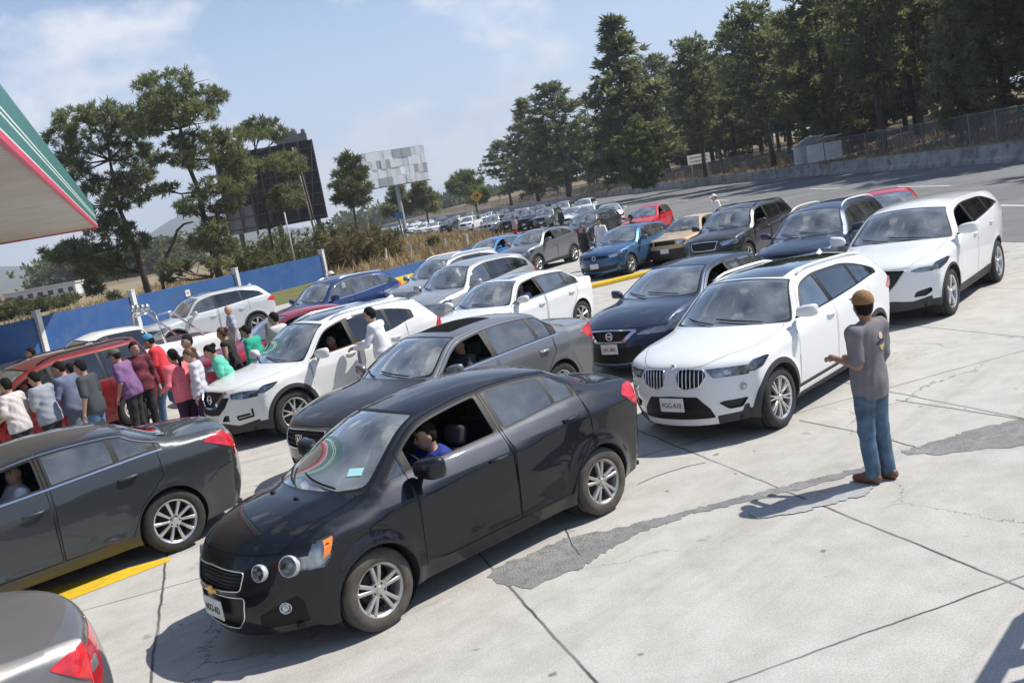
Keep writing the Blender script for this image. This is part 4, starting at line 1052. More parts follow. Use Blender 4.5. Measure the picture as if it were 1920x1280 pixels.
# ------------------------------------------------------------ trees, shrubs, billboards, signs, hills
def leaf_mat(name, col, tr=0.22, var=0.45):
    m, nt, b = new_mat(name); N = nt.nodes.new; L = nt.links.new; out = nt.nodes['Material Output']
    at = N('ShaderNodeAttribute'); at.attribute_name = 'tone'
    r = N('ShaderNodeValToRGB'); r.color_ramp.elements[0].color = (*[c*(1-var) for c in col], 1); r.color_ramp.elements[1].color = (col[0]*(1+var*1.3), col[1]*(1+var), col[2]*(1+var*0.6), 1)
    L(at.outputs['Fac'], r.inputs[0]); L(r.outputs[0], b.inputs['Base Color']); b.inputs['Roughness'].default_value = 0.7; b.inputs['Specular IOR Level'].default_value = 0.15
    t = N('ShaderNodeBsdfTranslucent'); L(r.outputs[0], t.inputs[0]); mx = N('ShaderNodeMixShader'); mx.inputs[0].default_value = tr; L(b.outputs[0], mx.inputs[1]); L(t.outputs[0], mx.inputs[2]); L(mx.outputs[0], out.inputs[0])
    MATS[name] = m; return m
def tuft_mesh(name, C, D, size, n, mat, rng, aspect=0.28, spread=0.8, tone=None, size_var=0.35):
    """C: tuft centres, D: main directions; every tuft is n narrow leaf blades"""
    C = np.asarray(C, float); D = np.asarray(D, float); k = len(C); sz = np.asarray(size) if np.ndim(size) else np.full(k, size)
    c = np.repeat(C, n, 0); d = np.repeat(D, n, 0); s = np.repeat(sz, n)*(1+size_var*(rng.rand(k*n)-0.5)*2)
    d = d+rng.randn(k*n, 3)*spread; d /= np.linalg.norm(d, axis=1)[:, None]
    u = np.cross(d, rng.randn(k*n, 3)); u /= np.linalg.norm(u, axis=1)[:, None]
    a = c+rng.randn(k*n, 3)*0.12*s[:, None]; w = (s*aspect*0.5)[:, None]
    V = np.stack([a, a+d*s[:, None]*0.45+u*w, a+d*s[:, None], a+d*s[:, None]*0.45-u*w], 1).reshape(-1, 3)
    me = bpy.data.meshes.new(name); nf = k*n
    me.vertices.add(nf*4); me.vertices.foreach_set('co', V.astype(np.float32).ravel())
    me.loops.add(nf*4); me.loops.foreach_set('vertex_index', np.arange(nf*4, dtype=np.int32)); me.polygons.add(nf); me.polygons.foreach_set('loop_start', np.arange(0, nf*4, 4, dtype=np.int32))
    tn = np.repeat(np.clip(rng.rand(k) if tone is None else tone, 0, 1), n); tn = np.clip(tn+rng.randn(nf)*0.10, 0, 1)
    at = me.attributes.new('tone', 'FLOAT', 'FACE'); at.data.foreach_set('value', tn.astype(np.float32))
    me.materials.append(mat); me.update(); me.validate(); return me
M_BARK = pbr('bark', (0.055, 0.040, 0.030), 0.9, var=0.4, vscale=3, bump=0.6, bscale=8)
M_FOR = leaf_mat('forest_needles', (0.15, 0.18, 0.085), 0.62); M_FOR2 = leaf_mat('light_needles', (0.20, 0.225, 0.12), 0.62); M_FOR3 = leaf_mat('bright_leaves', (0.15, 0.20, 0.07), 0.6)
M_PINE = leaf_mat('olive_needles', (0.155, 0.185, 0.09), 0.55); M_SHRUB = leaf_mat('dry_shrub', (0.17, 0.15, 0.08), 0.3, 0.5); M_BUSH = leaf_mat('green_bush', (0.11, 0.13, 0.055), 0.35); M_STRAW = leaf_mat('straw', (0.34, 0.27, 0.155), 0.2, 0.35)
def conifer(seed, H, Rm, z0f, mat, shape=0.85, lean=0.0, droop=0.15, gaps=0.12, dens=1.0, leaf=0.85, name='pine_tree', round_=False):
    rng = np.random.RandomState(seed); root = empty(name)
    b = MB(); zs = np.linspace(0, H*0.97, 9); tx = np.cumsum(rng.randn(9)*0.06)+lean*zs; ty = np.cumsum(rng.randn(9)*0.06); b.tube([(x, y, z) for x, y, z in zip(tx, ty, zs)], [0.30*H/20*(1-0.93*z/H)+0.02 for z in zs], 8)
    C, D, S, Tn = [], [], [], []
    z = H*z0f; 
    while z < H:
        f = (z-H*z0f)/(H*(1-z0f)); r = Rm*((1-f)**shape if not round_ else math.sqrt(max(0.02, 1-(1.75*f-0.62)**2/1.32)))*(0.82+0.36*rng.rand())
        r *= min(1.0, 0.45+f*3.2)
        nb = max(4, int(7*dens))
        for k in range(nb):
            if rng.rand() < gaps: continue
            a = 2*math.pi*(k+rng.rand())/nb; ln = r*(0.55+0.6*rng.rand()); up = 0.25*f-droop+0.15*rng.randn(); bt = rng.rand()
            ex = (np.interp(z, zs, tx)+math.cos(a)*ln, np.interp(z, zs, ty)+math.sin(a)*ln, z+up*ln)
            if ln > 1.0 and rng.rand() < 0.5: b.tube([(np.interp(z, zs, tx), np.interp(z, zs, ty), z), ex], [0.05, 0.015], 4, cap=False)
            m = max(2, int(ln/0.72))
            for j in range(m):
                q = 0.30+0.72*(j+rng.rand()*0.8)/m
                if q > 1.05: continue
                C.append((np.interp(z, zs, tx)+math.cos(a)*ln*q+rng.randn()*0.22, np.interp(z, zs, ty)+math.sin(a)*ln*q+rng.randn()*0.22, z+up*ln*q+rng.randn()*0.2+0.12*q))
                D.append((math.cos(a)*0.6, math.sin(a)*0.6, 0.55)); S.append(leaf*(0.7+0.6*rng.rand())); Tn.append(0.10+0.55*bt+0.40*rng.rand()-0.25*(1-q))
        z += (0.72+0.30*rng.rand())*H/20/math.sqrt(dens)*1.25
    b.build('trunk', M_BARK, root, True)
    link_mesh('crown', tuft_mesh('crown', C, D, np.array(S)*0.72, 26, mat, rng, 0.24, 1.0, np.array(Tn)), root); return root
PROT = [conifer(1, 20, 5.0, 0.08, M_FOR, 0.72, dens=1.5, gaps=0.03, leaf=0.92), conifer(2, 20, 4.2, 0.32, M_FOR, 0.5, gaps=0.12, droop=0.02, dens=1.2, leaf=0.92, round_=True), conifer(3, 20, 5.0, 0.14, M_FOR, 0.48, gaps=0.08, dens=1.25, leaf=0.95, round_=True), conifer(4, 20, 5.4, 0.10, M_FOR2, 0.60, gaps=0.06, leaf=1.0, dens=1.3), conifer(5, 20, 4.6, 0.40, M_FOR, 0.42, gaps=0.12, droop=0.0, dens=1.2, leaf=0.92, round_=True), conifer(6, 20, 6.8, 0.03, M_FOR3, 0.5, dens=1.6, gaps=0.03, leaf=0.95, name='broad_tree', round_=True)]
FIRST = [True]*len(PROT)
def plant(i, x, y, z, H, rz, label, group, sx=1.0):
    t = PROT[i] if FIRST[i] else copy_tree(PROT[i]); FIRST[i] = False
    s = H/20.0; t.location = (x, y, z); t.scale = (s*sx, s*sx, s); t.rotation_euler = (0, 0, rz); tag(t, label, 'tree', group); return t
GT = 'forest trees beyond the highway'
rngF = random.Random(7)
def bdist(x, y): return float(np.min(np.hypot(BS[:, 0]-x, BS[:, 1]-y)))
def ftree(i, u, wbase, Y, wtop, label, sx=1.0):
    p = px_at(u, wbase, Y); q = px_at(u-0.18*(wbase-wtop), wtop, Y); z = 1.3; return plant(i, p.x, Y, z, max(5.0, q.z-z), rngF.random()*6.28, label, GT, sx)
ftree(0, 1192, 345, 122, 34, 'tall dense cone shaped pine, highest point of the left half of the forest', 1.5)
ftree(5, 1212, 345, 108, 222, 'bright green broad tree in front of the cone shaped pine', 0.95)
ftree(1, 1322, 318, 110, 72, 'slim pine with ragged top above the white board sign', 1.05)
ftree(2, 1065, 365, 165, 158, 'round topped dark pine left of the cone shaped pine', 1.45)
ftree(3, 1010, 375, 180, 188, 'dark spreading pine near left end of the forest', 1.35)
ftree(4, 958, 380, 195, 268, 'short dark pine at the left tip of the forest', 1.7)
ftree(1, 1450, 300, 104, 6, 'tall slim pine whose thin top nearly touches the upper picture edge', 1.15)
ftree(2, 1385, 318, 128, 120, 'pine in shade between slim pine and the thin topped pine', 1.2)
ftree(3, 1805, 278, 66, 6, 'pale olive pine standing in front of the dark trunks at right', 1.0)
ftree(2, 1560, 292, 92, -40, 'tall dark pine behind the white tin shelter', 1.3)
ftree(1, 1660, 285, 80, -70, 'tall pine reaching out of the picture right of the tin shelter', 1.2)
ftree(4, 1730, 280, 84, -90, 'bare stemmed tall pine left of the pale olive pine', 1.25)
ftree(2, 1890, 262, 74, -120, 'tall dark pine at right picture edge', 1.25)
ftree(0, 1615, 290, 100, -30, 'dense dark pine second row behind the tin shelter', 1.1)
# rows deeper in the wood
n_ = 0
for row, (o0, o1) in enumerate(((15, 19), (21, 28), (30, 39), (42, 56))):
    Q = offset(BS, (o0+o1)/2); d = np.r_[0, np.cumsum(np.hypot(*np.diff(Q, axis=0).T))]; s = 52+row*3.0
    while s < 265:
        x, y = float(np.interp(s, d, Q[:, 0]))+rngF.uniform(-2, 2), float(np.interp(s, d, Q[:, 1]))+rngF.uniform(-2, 2)
        far = s > 150
        H = (rngF.uniform(17, 22) if row == 0 else rngF.uniform(14, 19))+(6 if s < 90 else 0)
        if s > 205: H *= 0.8
        plant(rngF.choice([1, 2, 4, 2, 0, 4, 1] if s > 120 else [1, 4, 4, 4, 2]), x, y, 1.6+max(0, (o0+o1)/2-14)*0.07, H, rngF.random()*6.28, 'dark pine among others inside the forest beyond the highway fence', 'pines filling the forest', rngF.uniform(1.05, 1.35)); s += rngF.uniform(5.5, 8.5) if row else rngF.uniform(9, 14); n_ += 1
def shrub(label, x, y, z, r, h, mat, seed, n=160, leaf=0.4, group=None, aspect=0.25, name='shrub', twigs=True):
    rng = np.random.RandomState(seed); root = empty(name, (x, y, z)); tag(root, label, 'shrub', group)
    b = MB(); C, D, S = [], [], []
    for k in range(max(5, n//12)):
        a = rng.rand()*6.28; rr = r*math.sqrt(rng.rand()); hh = h*(0.55+0.5*rng.rand())*(1-0.35*(rr/r)**2); e = (rr*math.cos(a), rr*math.sin(a), hh)
        b.tube([(e[0]*0.15, e[1]*0.15, 0), (e[0]*0.6, e[1]*0.6, hh*0.5), e], [0.03, 0.018, 0.006], 4, cap=False)
        for j in range(12):
            t = 0.25+0.8*rng.rand(); C.append((e[0]*t+rng.randn()*r*0.13, e[1]*t+rng.randn()*r*0.13, max(0.1, hh*t+rng.randn()*h*0.05))); D.append((e[0]/r*0.5, e[1]/r*0.5, 0.7)); S.append(leaf*(0.6+0.8*rng.rand()))
    b.build('stems', M_BARK, root, True); link_mesh('foliage', tuft_mesh('foliage', C, D, np.array(S), 8, mat, rng, aspect, 0.7), root); return root
# big pines beyond the blue wall: pads of needles on real limbs
def pad_pine(label, Y, trunk, pads, seed, mat=M_PINE, rad=0.30, group='pines beyond the blue wall', leaf=0.62, dens=1.0):
    rng = np.random.RandomState(seed); T = [px_at(u, w, Y) for u, w in trunk]; base = Vector((T[0].x, Y, 0)); root = empty('pine_tree', base); tag(root, label, 'tree', group)
    T = [base]+T if T[0].z > 0.3 else T
    T = [t-base for t in T]; b = MB(); n = len(T); dz = [rng.randn()*0.3*(0 < i < n-1) for i in range(n)]; T = [Vector((t.x, t.y+d, t.z)) for t, d in zip(T, dz)]
    b.tube(T, [rad*(1-0.8*i/(n-1)) for i in range(n)], 9)
    C, D, S, Tn = [], [], [], []
    for (u, w, ru, rw) in pads:
        m = Y/F_PX; rx, rz = ru*m*0.90, rw*m*0.78; c = px_at(u, w, Y)-base; c.y += rng.randn()*1.6; ry = rx
        k = int(min(max(16, 29*rx*rz*dens+10), 110)); tone = 0.15+0.5*rng.rand()
        # limb from the nearest lower trunk point
        st = min(T, key=lambda t: abs(t.z-(c.z-0.8))); s0 = Vector(st); mid = (s0+c)/2+Vector((0, 0, -0.25)); b.tube([s0, mid, c], [0.10, 0.06, 0.02], 5, cap=False)
        for j in range(3): b.tube([mid, c+Vector((rng.randn()*rx*0.5, rng.randn()*ry*0.5, rng.randn()*rz*0.3))], [0.04, 0.012], 4, cap=False)
        for j in range(k):
            v = rng.randn(3); v /= np.linalg.norm(v); q = (0.35+0.65*rng.rand()**0.5); p = np.array([v[0]*rx, v[1]*ry, v[2]*rz*0.8])*q
            C.append(np.array(c)+p); D.append(np.array([v[0]*0.6, v[1]*0.6, 0.55+0.3*v[2]])); S.append(leaf*(0.7+0.6*rng.rand())); Tn.append(tone+0.4*rng.rand())
    b.build('trunk', M_BARK, root, True); link_mesh('crown', tuft_mesh('crown', C, D, np.array(S)*0.68, 36, mat, rng, 0.15, 1.0, np.array(Tn)), root); return root
pad_pine('tall leaning pine nearest the station canopy', 78, [(283, 566), (268, 510), (252, 455), (228, 385), (206, 300), (196, 220)],
    [(150, 228, 48, 34), (200, 216, 52, 34), (243, 238, 48, 36), (118, 258, 32, 26), (180, 268, 55, 34), (235, 288, 52, 34), (135, 300, 36, 26), (150, 322, 42, 28), (255, 330, 48, 30), (195, 345, 52, 34), (140, 375, 34, 26), (245, 372, 50, 32), (178, 410, 48, 30), (232, 428, 46, 30), (262, 455, 34, 26), (135, 470, 56, 32), (190, 478, 52, 36), (105, 482, 34, 22), (165, 505, 44, 30), (230, 500, 40, 30), (172, 540, 20, 26), (178, 565, 12, 12)], 11)
pad_pine('tallest pine with open crown of rounded needle clumps', 75, [(408, 500), (398, 450), (386, 410), (372, 360), (352, 300), (338, 240), (326, 165)],
    [(318, 160, 60, 34), (372, 182, 52, 34), (278, 186, 46, 32), (258, 212, 34, 28), (330, 210, 70, 36), (392, 222, 40, 30), (290, 240, 52, 26), (352, 262, 60, 30), (408, 258, 30, 24), (430, 286, 40, 28), (388, 300, 44, 28), (452, 312, 34, 30), (322, 300, 38, 18), (308, 355, 36, 16), (452, 350, 34, 26), (410, 352, 42, 26), (382, 385, 36, 24), (432, 388, 40, 24), (400, 430, 34, 30), (372, 455, 30, 30), (428, 470, 26, 24)], 12, rad=0.34)
pad_pine('slender pine with umbrella top in front of the dark billboard', 84, [(515, 490), (505, 430), (492, 370), (482, 310), (478, 288), (487, 240)], [(485, 230, 40, 18), (462, 246, 30, 16), (508, 246, 30, 18), (488, 256, 44, 12), (520, 298, 44, 24), (492, 310, 36, 20), (548, 316, 28, 20), (460, 330, 30, 22), (440, 350, 30, 24), (540, 360, 34, 22), (562, 376, 28, 18), (520, 384, 24, 14)], 13, rad=0.16)
pad_pine('small round crowned pine right of dark billboard', 112, [(668, 425), (662, 380), (655, 330), (650, 296)], [(652, 300, 26, 18), (640, 325, 26, 22), (670, 325, 26, 22), (650, 350, 34, 22), (678, 356, 20, 18), (640, 372, 28, 20), (668, 378, 28, 18)], 14, mat=M_BUSH, rad=0.18, leaf=0.75)
pad_pine('dark oval tree below the left half of the white billboard', 150, [(748, 410), (746, 380), (744, 352)], [(744, 356, 14, 12), (738, 370, 20, 14), (754, 372, 18, 14), (744, 388, 28, 16), (758, 396, 20, 14), (730, 396, 16, 12)], 15, mat=M_FOR2, rad=0.16, leaf=1.0, dens=0.8)
pad_pine('dark oval tree below right half of the white billboard', 150, [(800, 398), (798, 370), (792, 342)], [(788, 344, 14, 12), (794, 358, 22, 16), (782, 366, 16, 14), (804, 374, 22, 16), (790, 386, 26, 14), (814, 388, 14, 12)], 16, mat=M_FOR2, rad=0.16, leaf=1.0, dens=0.8)
pad_pine('lone round green tree behind the yellow road sign', 185, [(893, 388), (890, 370), (876, 340)], [(868, 330, 26, 14), (854, 346, 18, 14), (884, 345, 26, 16), (870, 358, 34, 12), (900, 362, 20, 14), (896, 376, 22, 10)], 17, mat=M_FOR3, rad=0.2, leaf=1.1, dens=0.6)
pad_pine('dark bushy young pine crowded below the tallest pine', 72, [(392, 520), (395, 470), (400, 430)], [(395, 430, 30, 26), (380, 460, 28, 24), (415, 462, 30, 22), (400, 492, 34, 20), (345, 492, 22, 14), (318, 505, 22, 14), (300, 525, 22, 16)], 18, mat=M_FOR2, rad=0.12, leaf=0.6)
def bent_trunk():
    Y = 73; P = [px_at(u, w, Y) for u, w in ((302, 520), (312, 480), (326, 452), (332, 432), (345, 420), (362, 416))]; o = Vector((P[0].x, Y, 0)); b = MB(); b.tube([Vector((0, 0, 0))]+[p-o for p in P], [0.14, 0.13, 0.12, 0.11, 0.10, 0.08, 0.05], 8); t = b.build('bent_trunk', M_BARK, None, True); t.location = o; tag(t, 'bare bent tree stem curving up between the two tall pines', 'tree')
bent_trunk()
GS = 'dry shrubs beyond the blue walls'
for i, (u, w, Y, r, h, lab, mt) in enumerate(((470, 470, 78, 2.9, 3.6, 'rounded green bush left below the dark billboard', M_BUSH), (560, 470, 82, 2.6, 2.6, 'low olive bush right of the slender pine foot', M_BUSH), (618, 470, 66, 1.2, 2.6, 'thin brown shrub next to the last wall post', M_SHRUB), (650, 465, 64, 1.5, 3.3, 'tall brownish shrub right of the last wall post', M_SHRUB), (690, 470, 66, 1.6, 3.4, 'tallest feathery shrub on the dry slope', M_SHRUB), (725, 470, 68, 1.3, 2.4, 'smaller olive shrub at right end of the shrub group', M_SHRUB), (625, 430, 92, 3.0, 4.0, 'greyish shrub standing behind the feathery shrubs', M_BUSH), (705, 425, 100, 2.4, 2.6, 'wide olive shrub farther back by the road', M_BUSH), (810, 440, 78, 0.4, 1.0, 'small green shrub between old fence posts', M_BUSH), (515, 440, 92, 3.6, 4.2, 'dark bush in front of the billboard legs', M_BUSH), (112, 552, 105, 2.4, 1.2, 'bush in front of the long white building, right one', M_BUSH), (62, 560, 100, 2.2, 1.3, 'bush in front of the long white building, middle one', M_BUSH), (8, 566, 95, 2.2, 1.8, 'bush at the left picture edge beside the field', M_BUSH))):
    p = px_at(u, w, Y); shrub(lab, p.x, Y, -0.03, r, h, mt, 40+i, int(130+90*r), 0.34 if Y < 85 else 0.5, GS)
# dry grass
def dry_grass():
    rng = np.random.RandomState(5); C, D, S = [], [], []
    def scatter(poly, n, s0, z):
        P = np.array(poly); lo, hi = P.min(0), P.max(0); q = lo+rng.rand(n*3, 2)*(hi-lo); q = q[in_poly(q, poly)][:n]
        for x, y in q: C.append((x, y, z)); D.append((rng.randn()*0.2, rng.randn()*0.2, 1.0)); S.append(s0*(0.5+rng.rand()))
    scatter([(L0.x-1.5, L0.y+1), (L1.x-0.3, L1.y), (1.6, 64), (-1, 90), (-8, 120), (-25, 110), (WB.x+0.5, WB.y)], 2600, 0.55, -0.03)
    scatter([(WB.x, WB.y+0.5), (-8, 120), (-40, 120), (-40, 62), (WA.x+6, WA.y+18)], 1800, 0.55, -0.03)
    me = tuft_mesh('dry_grass', C, D, np.array(S), 9, M_STRAW, rng, 0.10, 0.35); tag(link_mesh('dry_grass', me), 'dry straw coloured grass beyond the blue walls', 'grass', kind='stuff')
    C, D, S = [], [], []
    for off_, s0, nn in ((1.2, 0.30, 1300), (3.6, 0.5, 1000), (8, 0.8, 700)):
        Q = offset(BS, off_); d = np.r_[0, np.cumsum(np.hypot(*np.diff(Q, axis=0).T))]
        for s in rng.rand(nn)*250+25: C.append((np.interp(s, d, Q[:, 0])+rng.randn()*0.6, np.interp(s, d, Q[:, 1])+rng.randn()*0.6, 0.92+off_*0.048)); D.append((rng.randn()*0.2, rng.randn()*0.2, 1.0)); S.append(s0*(0.4+rng.rand()))
    me = tuft_mesh('verge_grass', C, D, np.array(S), 8, M_STRAW, rng, 0.12, 0.35); tag(link_mesh('verge_grass', me), 'dry grass along the highway barrier and fence', 'grass', kind='stuff')
dry_grass()
# billboards
def dark_billboard():
    Y = 110; A, B = px_at(432, 430, Y), px_at(613, 408, Y); top = px_at(575, 262, Y).z; bot = B.z; w = B.x-A.x
    root = empty('billboard', ((A.x+B.x)/2, Y, 0), R(4)); tag(root, 'dark abandoned billboard on scaffold legs behind the pines', 'billboard'); dm = pbr('tarred_board', (0.018, 0.016, 0.017), 0.8, var=0.5, vscale=0.8); sm = pbr('scaffold_steel', (0.075, 0.065, 0.06), 0.7); gm = pbr('weathered_board', (0.20, 0.20, 0.21), 0.8, var=0.3, vscale=0.7)
    b = MB(); b.box((0, 0.4, (top+bot)/2), (w, 0.3, top-bot)); b.build('panel', dm, root)
    b = MB(); h = top-bot
    for i in range(8): x = -w/2+w*i/7; b.box((x, 0.05, (top+bot)/2), (0.16, 0.16, h))
    for j in range(7): b.box((0, -0.06, bot+h*(j+0.3)/7), (w, 0.09, 0.12))
    for i in range(7): x = -w/2+w*i/7; b.tube([(x, -0.12, bot), (x+w/7, -0.12, top)], 0.05, 5)
    b.build('scaffold', sm, root)
    b = MB(); b.tube([(w*0.36, -0.5, 0), (w*0.30, -0.5, top-0.6)], 0.13, 6); b.tube([(w*0.39, -0.5, 0), (w*0.33, -0.5, top-0.6)], 0.05, 5); b.build('ladder_mast', pbr('weathered_timber', (0.24, 0.20, 0.16), 0.85, var=0.3), root, True)
    b = MB(); b.box((w*0.30, 0.35, top+0.45), (w*0.32, 0.35, 0.9)); b.box((w*0.30, 0.30, top+1.05), (w*0.14, 0.3, 0.4)); b.box((w*0.18, 0.3, top+1.0), (0.5, 0.3, 0.6)); b.box((w*0.43, 0.3, top+1.0), (0.5, 0.3, 0.6)); b.build('crest', gm, root, bevel=0.1)
    b = MB(); b.box((-w*0.36, 0.2, bot+h*0.16), (w*0.26, 0.2, h*0.34)); b.build('hoarding', gm, root)
    for x in (-w*0.4, 0.0, w*0.4): b = MB(); b.box((x, 0.4, bot/2), (0.5, 0.5, bot)); b.build('leg', sm, root)
dark_billboard()
def white_billboard():
    Y = 140; A, B = px_at(688, 352, Y), px_at(806, 335, Y); top = px_at(795, 270, Y).z; bot = B.z; w = B.x-A.x; h = top-bot; rng = random.Random(3)
    root = empty('billboard', ((A.x+B.x)/2, Y, 0), R(27)); w *= 1.08; tag(root, 'weathered white billboard with missing sheets on single steel pole', 'billboard')
    cols = [pbr('sheet_white', (0.78, 0.79, 0.80), 0.6, var=0.12, vscale=0.5), pbr('sheet_grey', (0.40, 0.42, 0.43), 0.6, var=0.15), pbr('sheet_pale', (0.66, 0.68, 0.69), 0.6, var=0.15)]
    n, rws = 14, 4; ms = MB()
    gaps_ = {(8, 2), (8, 1)}
    for i in range(n):
        for j in range(rws):
            if (i, j) in gaps_ and j == 1: continue
            k = 1 if (7 <= i <= 10 and j == 3) or (3 <= i <= 5 and j in (0, 2) and rng.random() < 0.8) or (10 <= i <= 13 and j == 1 and rng.random() < 0.75) or (4 <= i <= 7 and j == 0 and rng.random() < 0.7) else (2 if rng.random() < 0.4 else 0)
            ms.box((-w/2+w*(i+0.5)/n, rng.uniform(-0.04, 0.04), bot+h*(j+0.5)/rws), (w/n*1.004, 0.10, h/rws*1.002), mi=k)
    ms.build('panel', cols, root)
    b = MB(); 
    for j in range(5): b.box((0, 0.2, bot+h*j/4), (w, 0.12, 0.10))
    for i in range(8): b.box((-w/2+w*i/7, 0.3, (top+bot)/2), (0.12, 0.12, h))
    b.box((0, -0.25, bot-0.1), (w, 0.5, 0.06)); b.build('frame', MATS['scaffold_steel'], root)
    b = MB(); b.lathe([(0.32, 0.0), (0.30, bot)], 12, axis='z', c=(-0.2, 0.35, 0)); b.build('pole', pbr('pole_grey', (0.34, 0.35, 0.36), 0.5), root, True)
white_billboard()
def post_sign(label, u, w, Y, bw, bh, mat, name='road_sign', legs=1, diamond=False, mark=None, lines=0, yaw=0.0, pole=0.05):
    p = px_at(u, w, Y); root = empty(name, (p.x, Y, 0), yaw); tag(root, label, 'sign'); M = Matrix.Rotation(R(45), 3, 'Y') if diamond else None
    zb = 0.0 if bdist(p.x, Y) > 15 or p.x < 20 else 1.0
    b = MB(); b.box((0, 0, p.z), (bw, 0.05, bh), M=M); b.build('board', mat, root, bevel=0.01)
    for i in range(legs): x = 0 if legs == 1 else bw*(i-0.5)*0.7; b = MB(); b.tube([(x, 0.06, zb), (x, 0.06, p.z)], pole, 8); b.build('post', MATS['pole_grey'], root, True)
    if mark:
        b = MB(); b.tube([(-0.18*bw, -0.045, p.z-0.25*bh), (-0.18*bw, -0.045, p.z+0.05*bh), (0.12*bw, -0.045, p.z+0.18*bh)], 0.06*bw, 6); b.box((0.16*bw, -0.035, p.z+0.05*bh), (0.16*bw, 0.02, 0.3*bh)); b.build('symbol', mark, root)
    for i in range(lines): b = MB(); b.box((0, -0.033, p.z+bh*(0.22-0.4*i)), (bw*0.8, 0.012, bh*0.12)); b.build('faded_text_line', pbr('faded_ink', (0.30, 0.30, 0.31), 0.7), root)
post_sign('orange yellow warning sign with black symbol before the lone tree', 893, 368, 130, 1.25, 1.25, pbr('sign_amber', (0.72, 0.38, 0.02), 0.5), diamond=True, mark=M_INK)
post_sign('small blue service sign under the white billboard', 748, 404, 120, 1.0, 0.85, pbr('sign_blue', (0.05, 0.18, 0.45), 0.5))
post_sign('long white board with faded text on two posts before the forest', 1310, 298, 118, 3.4, 1.15, M_PLATE, 'board_sign', 2, lines=2, yaw=R(24))
def thin_post(label, u0, w0, u1, w1, Y, r):
    p, q = px_at(u0, w0, Y), px_at(u1, w1, Y); b = MB(); b.tube([(0, 0, 0), (0, 0, q.z)], [r, r*0.6], 8); o = b.build('utility_post', MATS['pole_grey'], None, True); o.location = (q.x, Y, 0); tag(o, label, 'post')
thin_post('thin grey utility post in front of the dark billboard', 551, 492, 533, 398, 70, 0.09)
thin_post('thin grey lamp post among the far queue', 917, 445, 909, 400, 88, 0.07)
GP = 'old concrete fence posts in the dry grass'
for i, (u, w) in enumerate(((770, 466), (833, 455), (875, 448), (720, 475))):
    p = px_at(u, w, 66); b = MB(); b.box((0, 0, 0.55), (0.14, 0.14, 1.15), taper=0.2); o = b.build('fence_post', M_POST); o.location = (p.x, 66, -0.03); o.rotation_euler = (0.06*(i-1), 0.1*(i % 2), 0.3*i); tag(o, ['pale fence post left in the dry grass', 'pale fence post in the middle of the dry grass', 'pale fence post nearest the light blue car', 'pale fence post at the foot of the shrubs'][i], 'post', GP)
def tin_shelter():
    p = px_at(1547, 293, 84); root = empty('tin_shelter', (p.x, 84, 1.0), R(24)); tag(root, 'white corrugated tin shelter at the edge of the forest', 'shed'); tm = pbr('white_tin', (0.78, 0.80, 0.82), 0.5, var=0.12, vscale=2)
    for nm, x0, wd_, hh in (('left_bay', -1.05, 1.9, 1.5), ('right_bay', 1.05, 1.9, 1.5)):
        b = MB(); n = 18
        for i in range(n): b.box((x0-wd_/2+wd_*(i+0.5)/n, -0.02*(i % 2), hh/2+0.3), (wd_/n, 0.03, hh))
        for y in (1.6,): b.box((x0, y, hh/2+0.3), (wd_, 0.03, hh))
        b.build('wall_sheet', tm, root)
        b = MB(); b.box((x0, 0.8, hh+0.62), (wd_+0.1, 2.2, 0.05), M=Matrix.Rotation(R(-22 if x0 < 0 else -10), 3, 'X')); b.build('roof_sheet', tm, root)
    for x in (-2.0, 0.0, 2.0): b = MB(); b.box((x, 0.05, 0.85), (0.08, 0.08, 1.9)); b.build('post', MATS['fence_post_grey'], root)
tin_shelter()
def long_building():
    A, B = px_at(15, 556, 165), px_at(132, 528, 165); root = empty('long_building', ((A.x+B.x)/2, 165, 0), R(3)); tag(root, 'long low white building beyond the brown field', 'building'); w = B.x-A.x+1
    b = MB(); b.box((0, 2, 1.0), (w, 4, 2.0)); b.build('wall', pbr('whitewash', (0.62, 0.62, 0.60), 0.8, var=0.1), root); b = MB(); b.box((0, 2, 2.12), (w+0.5, 4.6, 0.24)); b.build('roof', pbr('pale_roof', (0.5, 0.5, 0.5), 0.7), root)
    for i in range(7): b = MB(); b.box((-w/2+w*(i+0.5)/7, -0.02, 1.05), (0.9, 0.06, 0.8)); b.build('window', M_LAMP_D, root)
long_building()
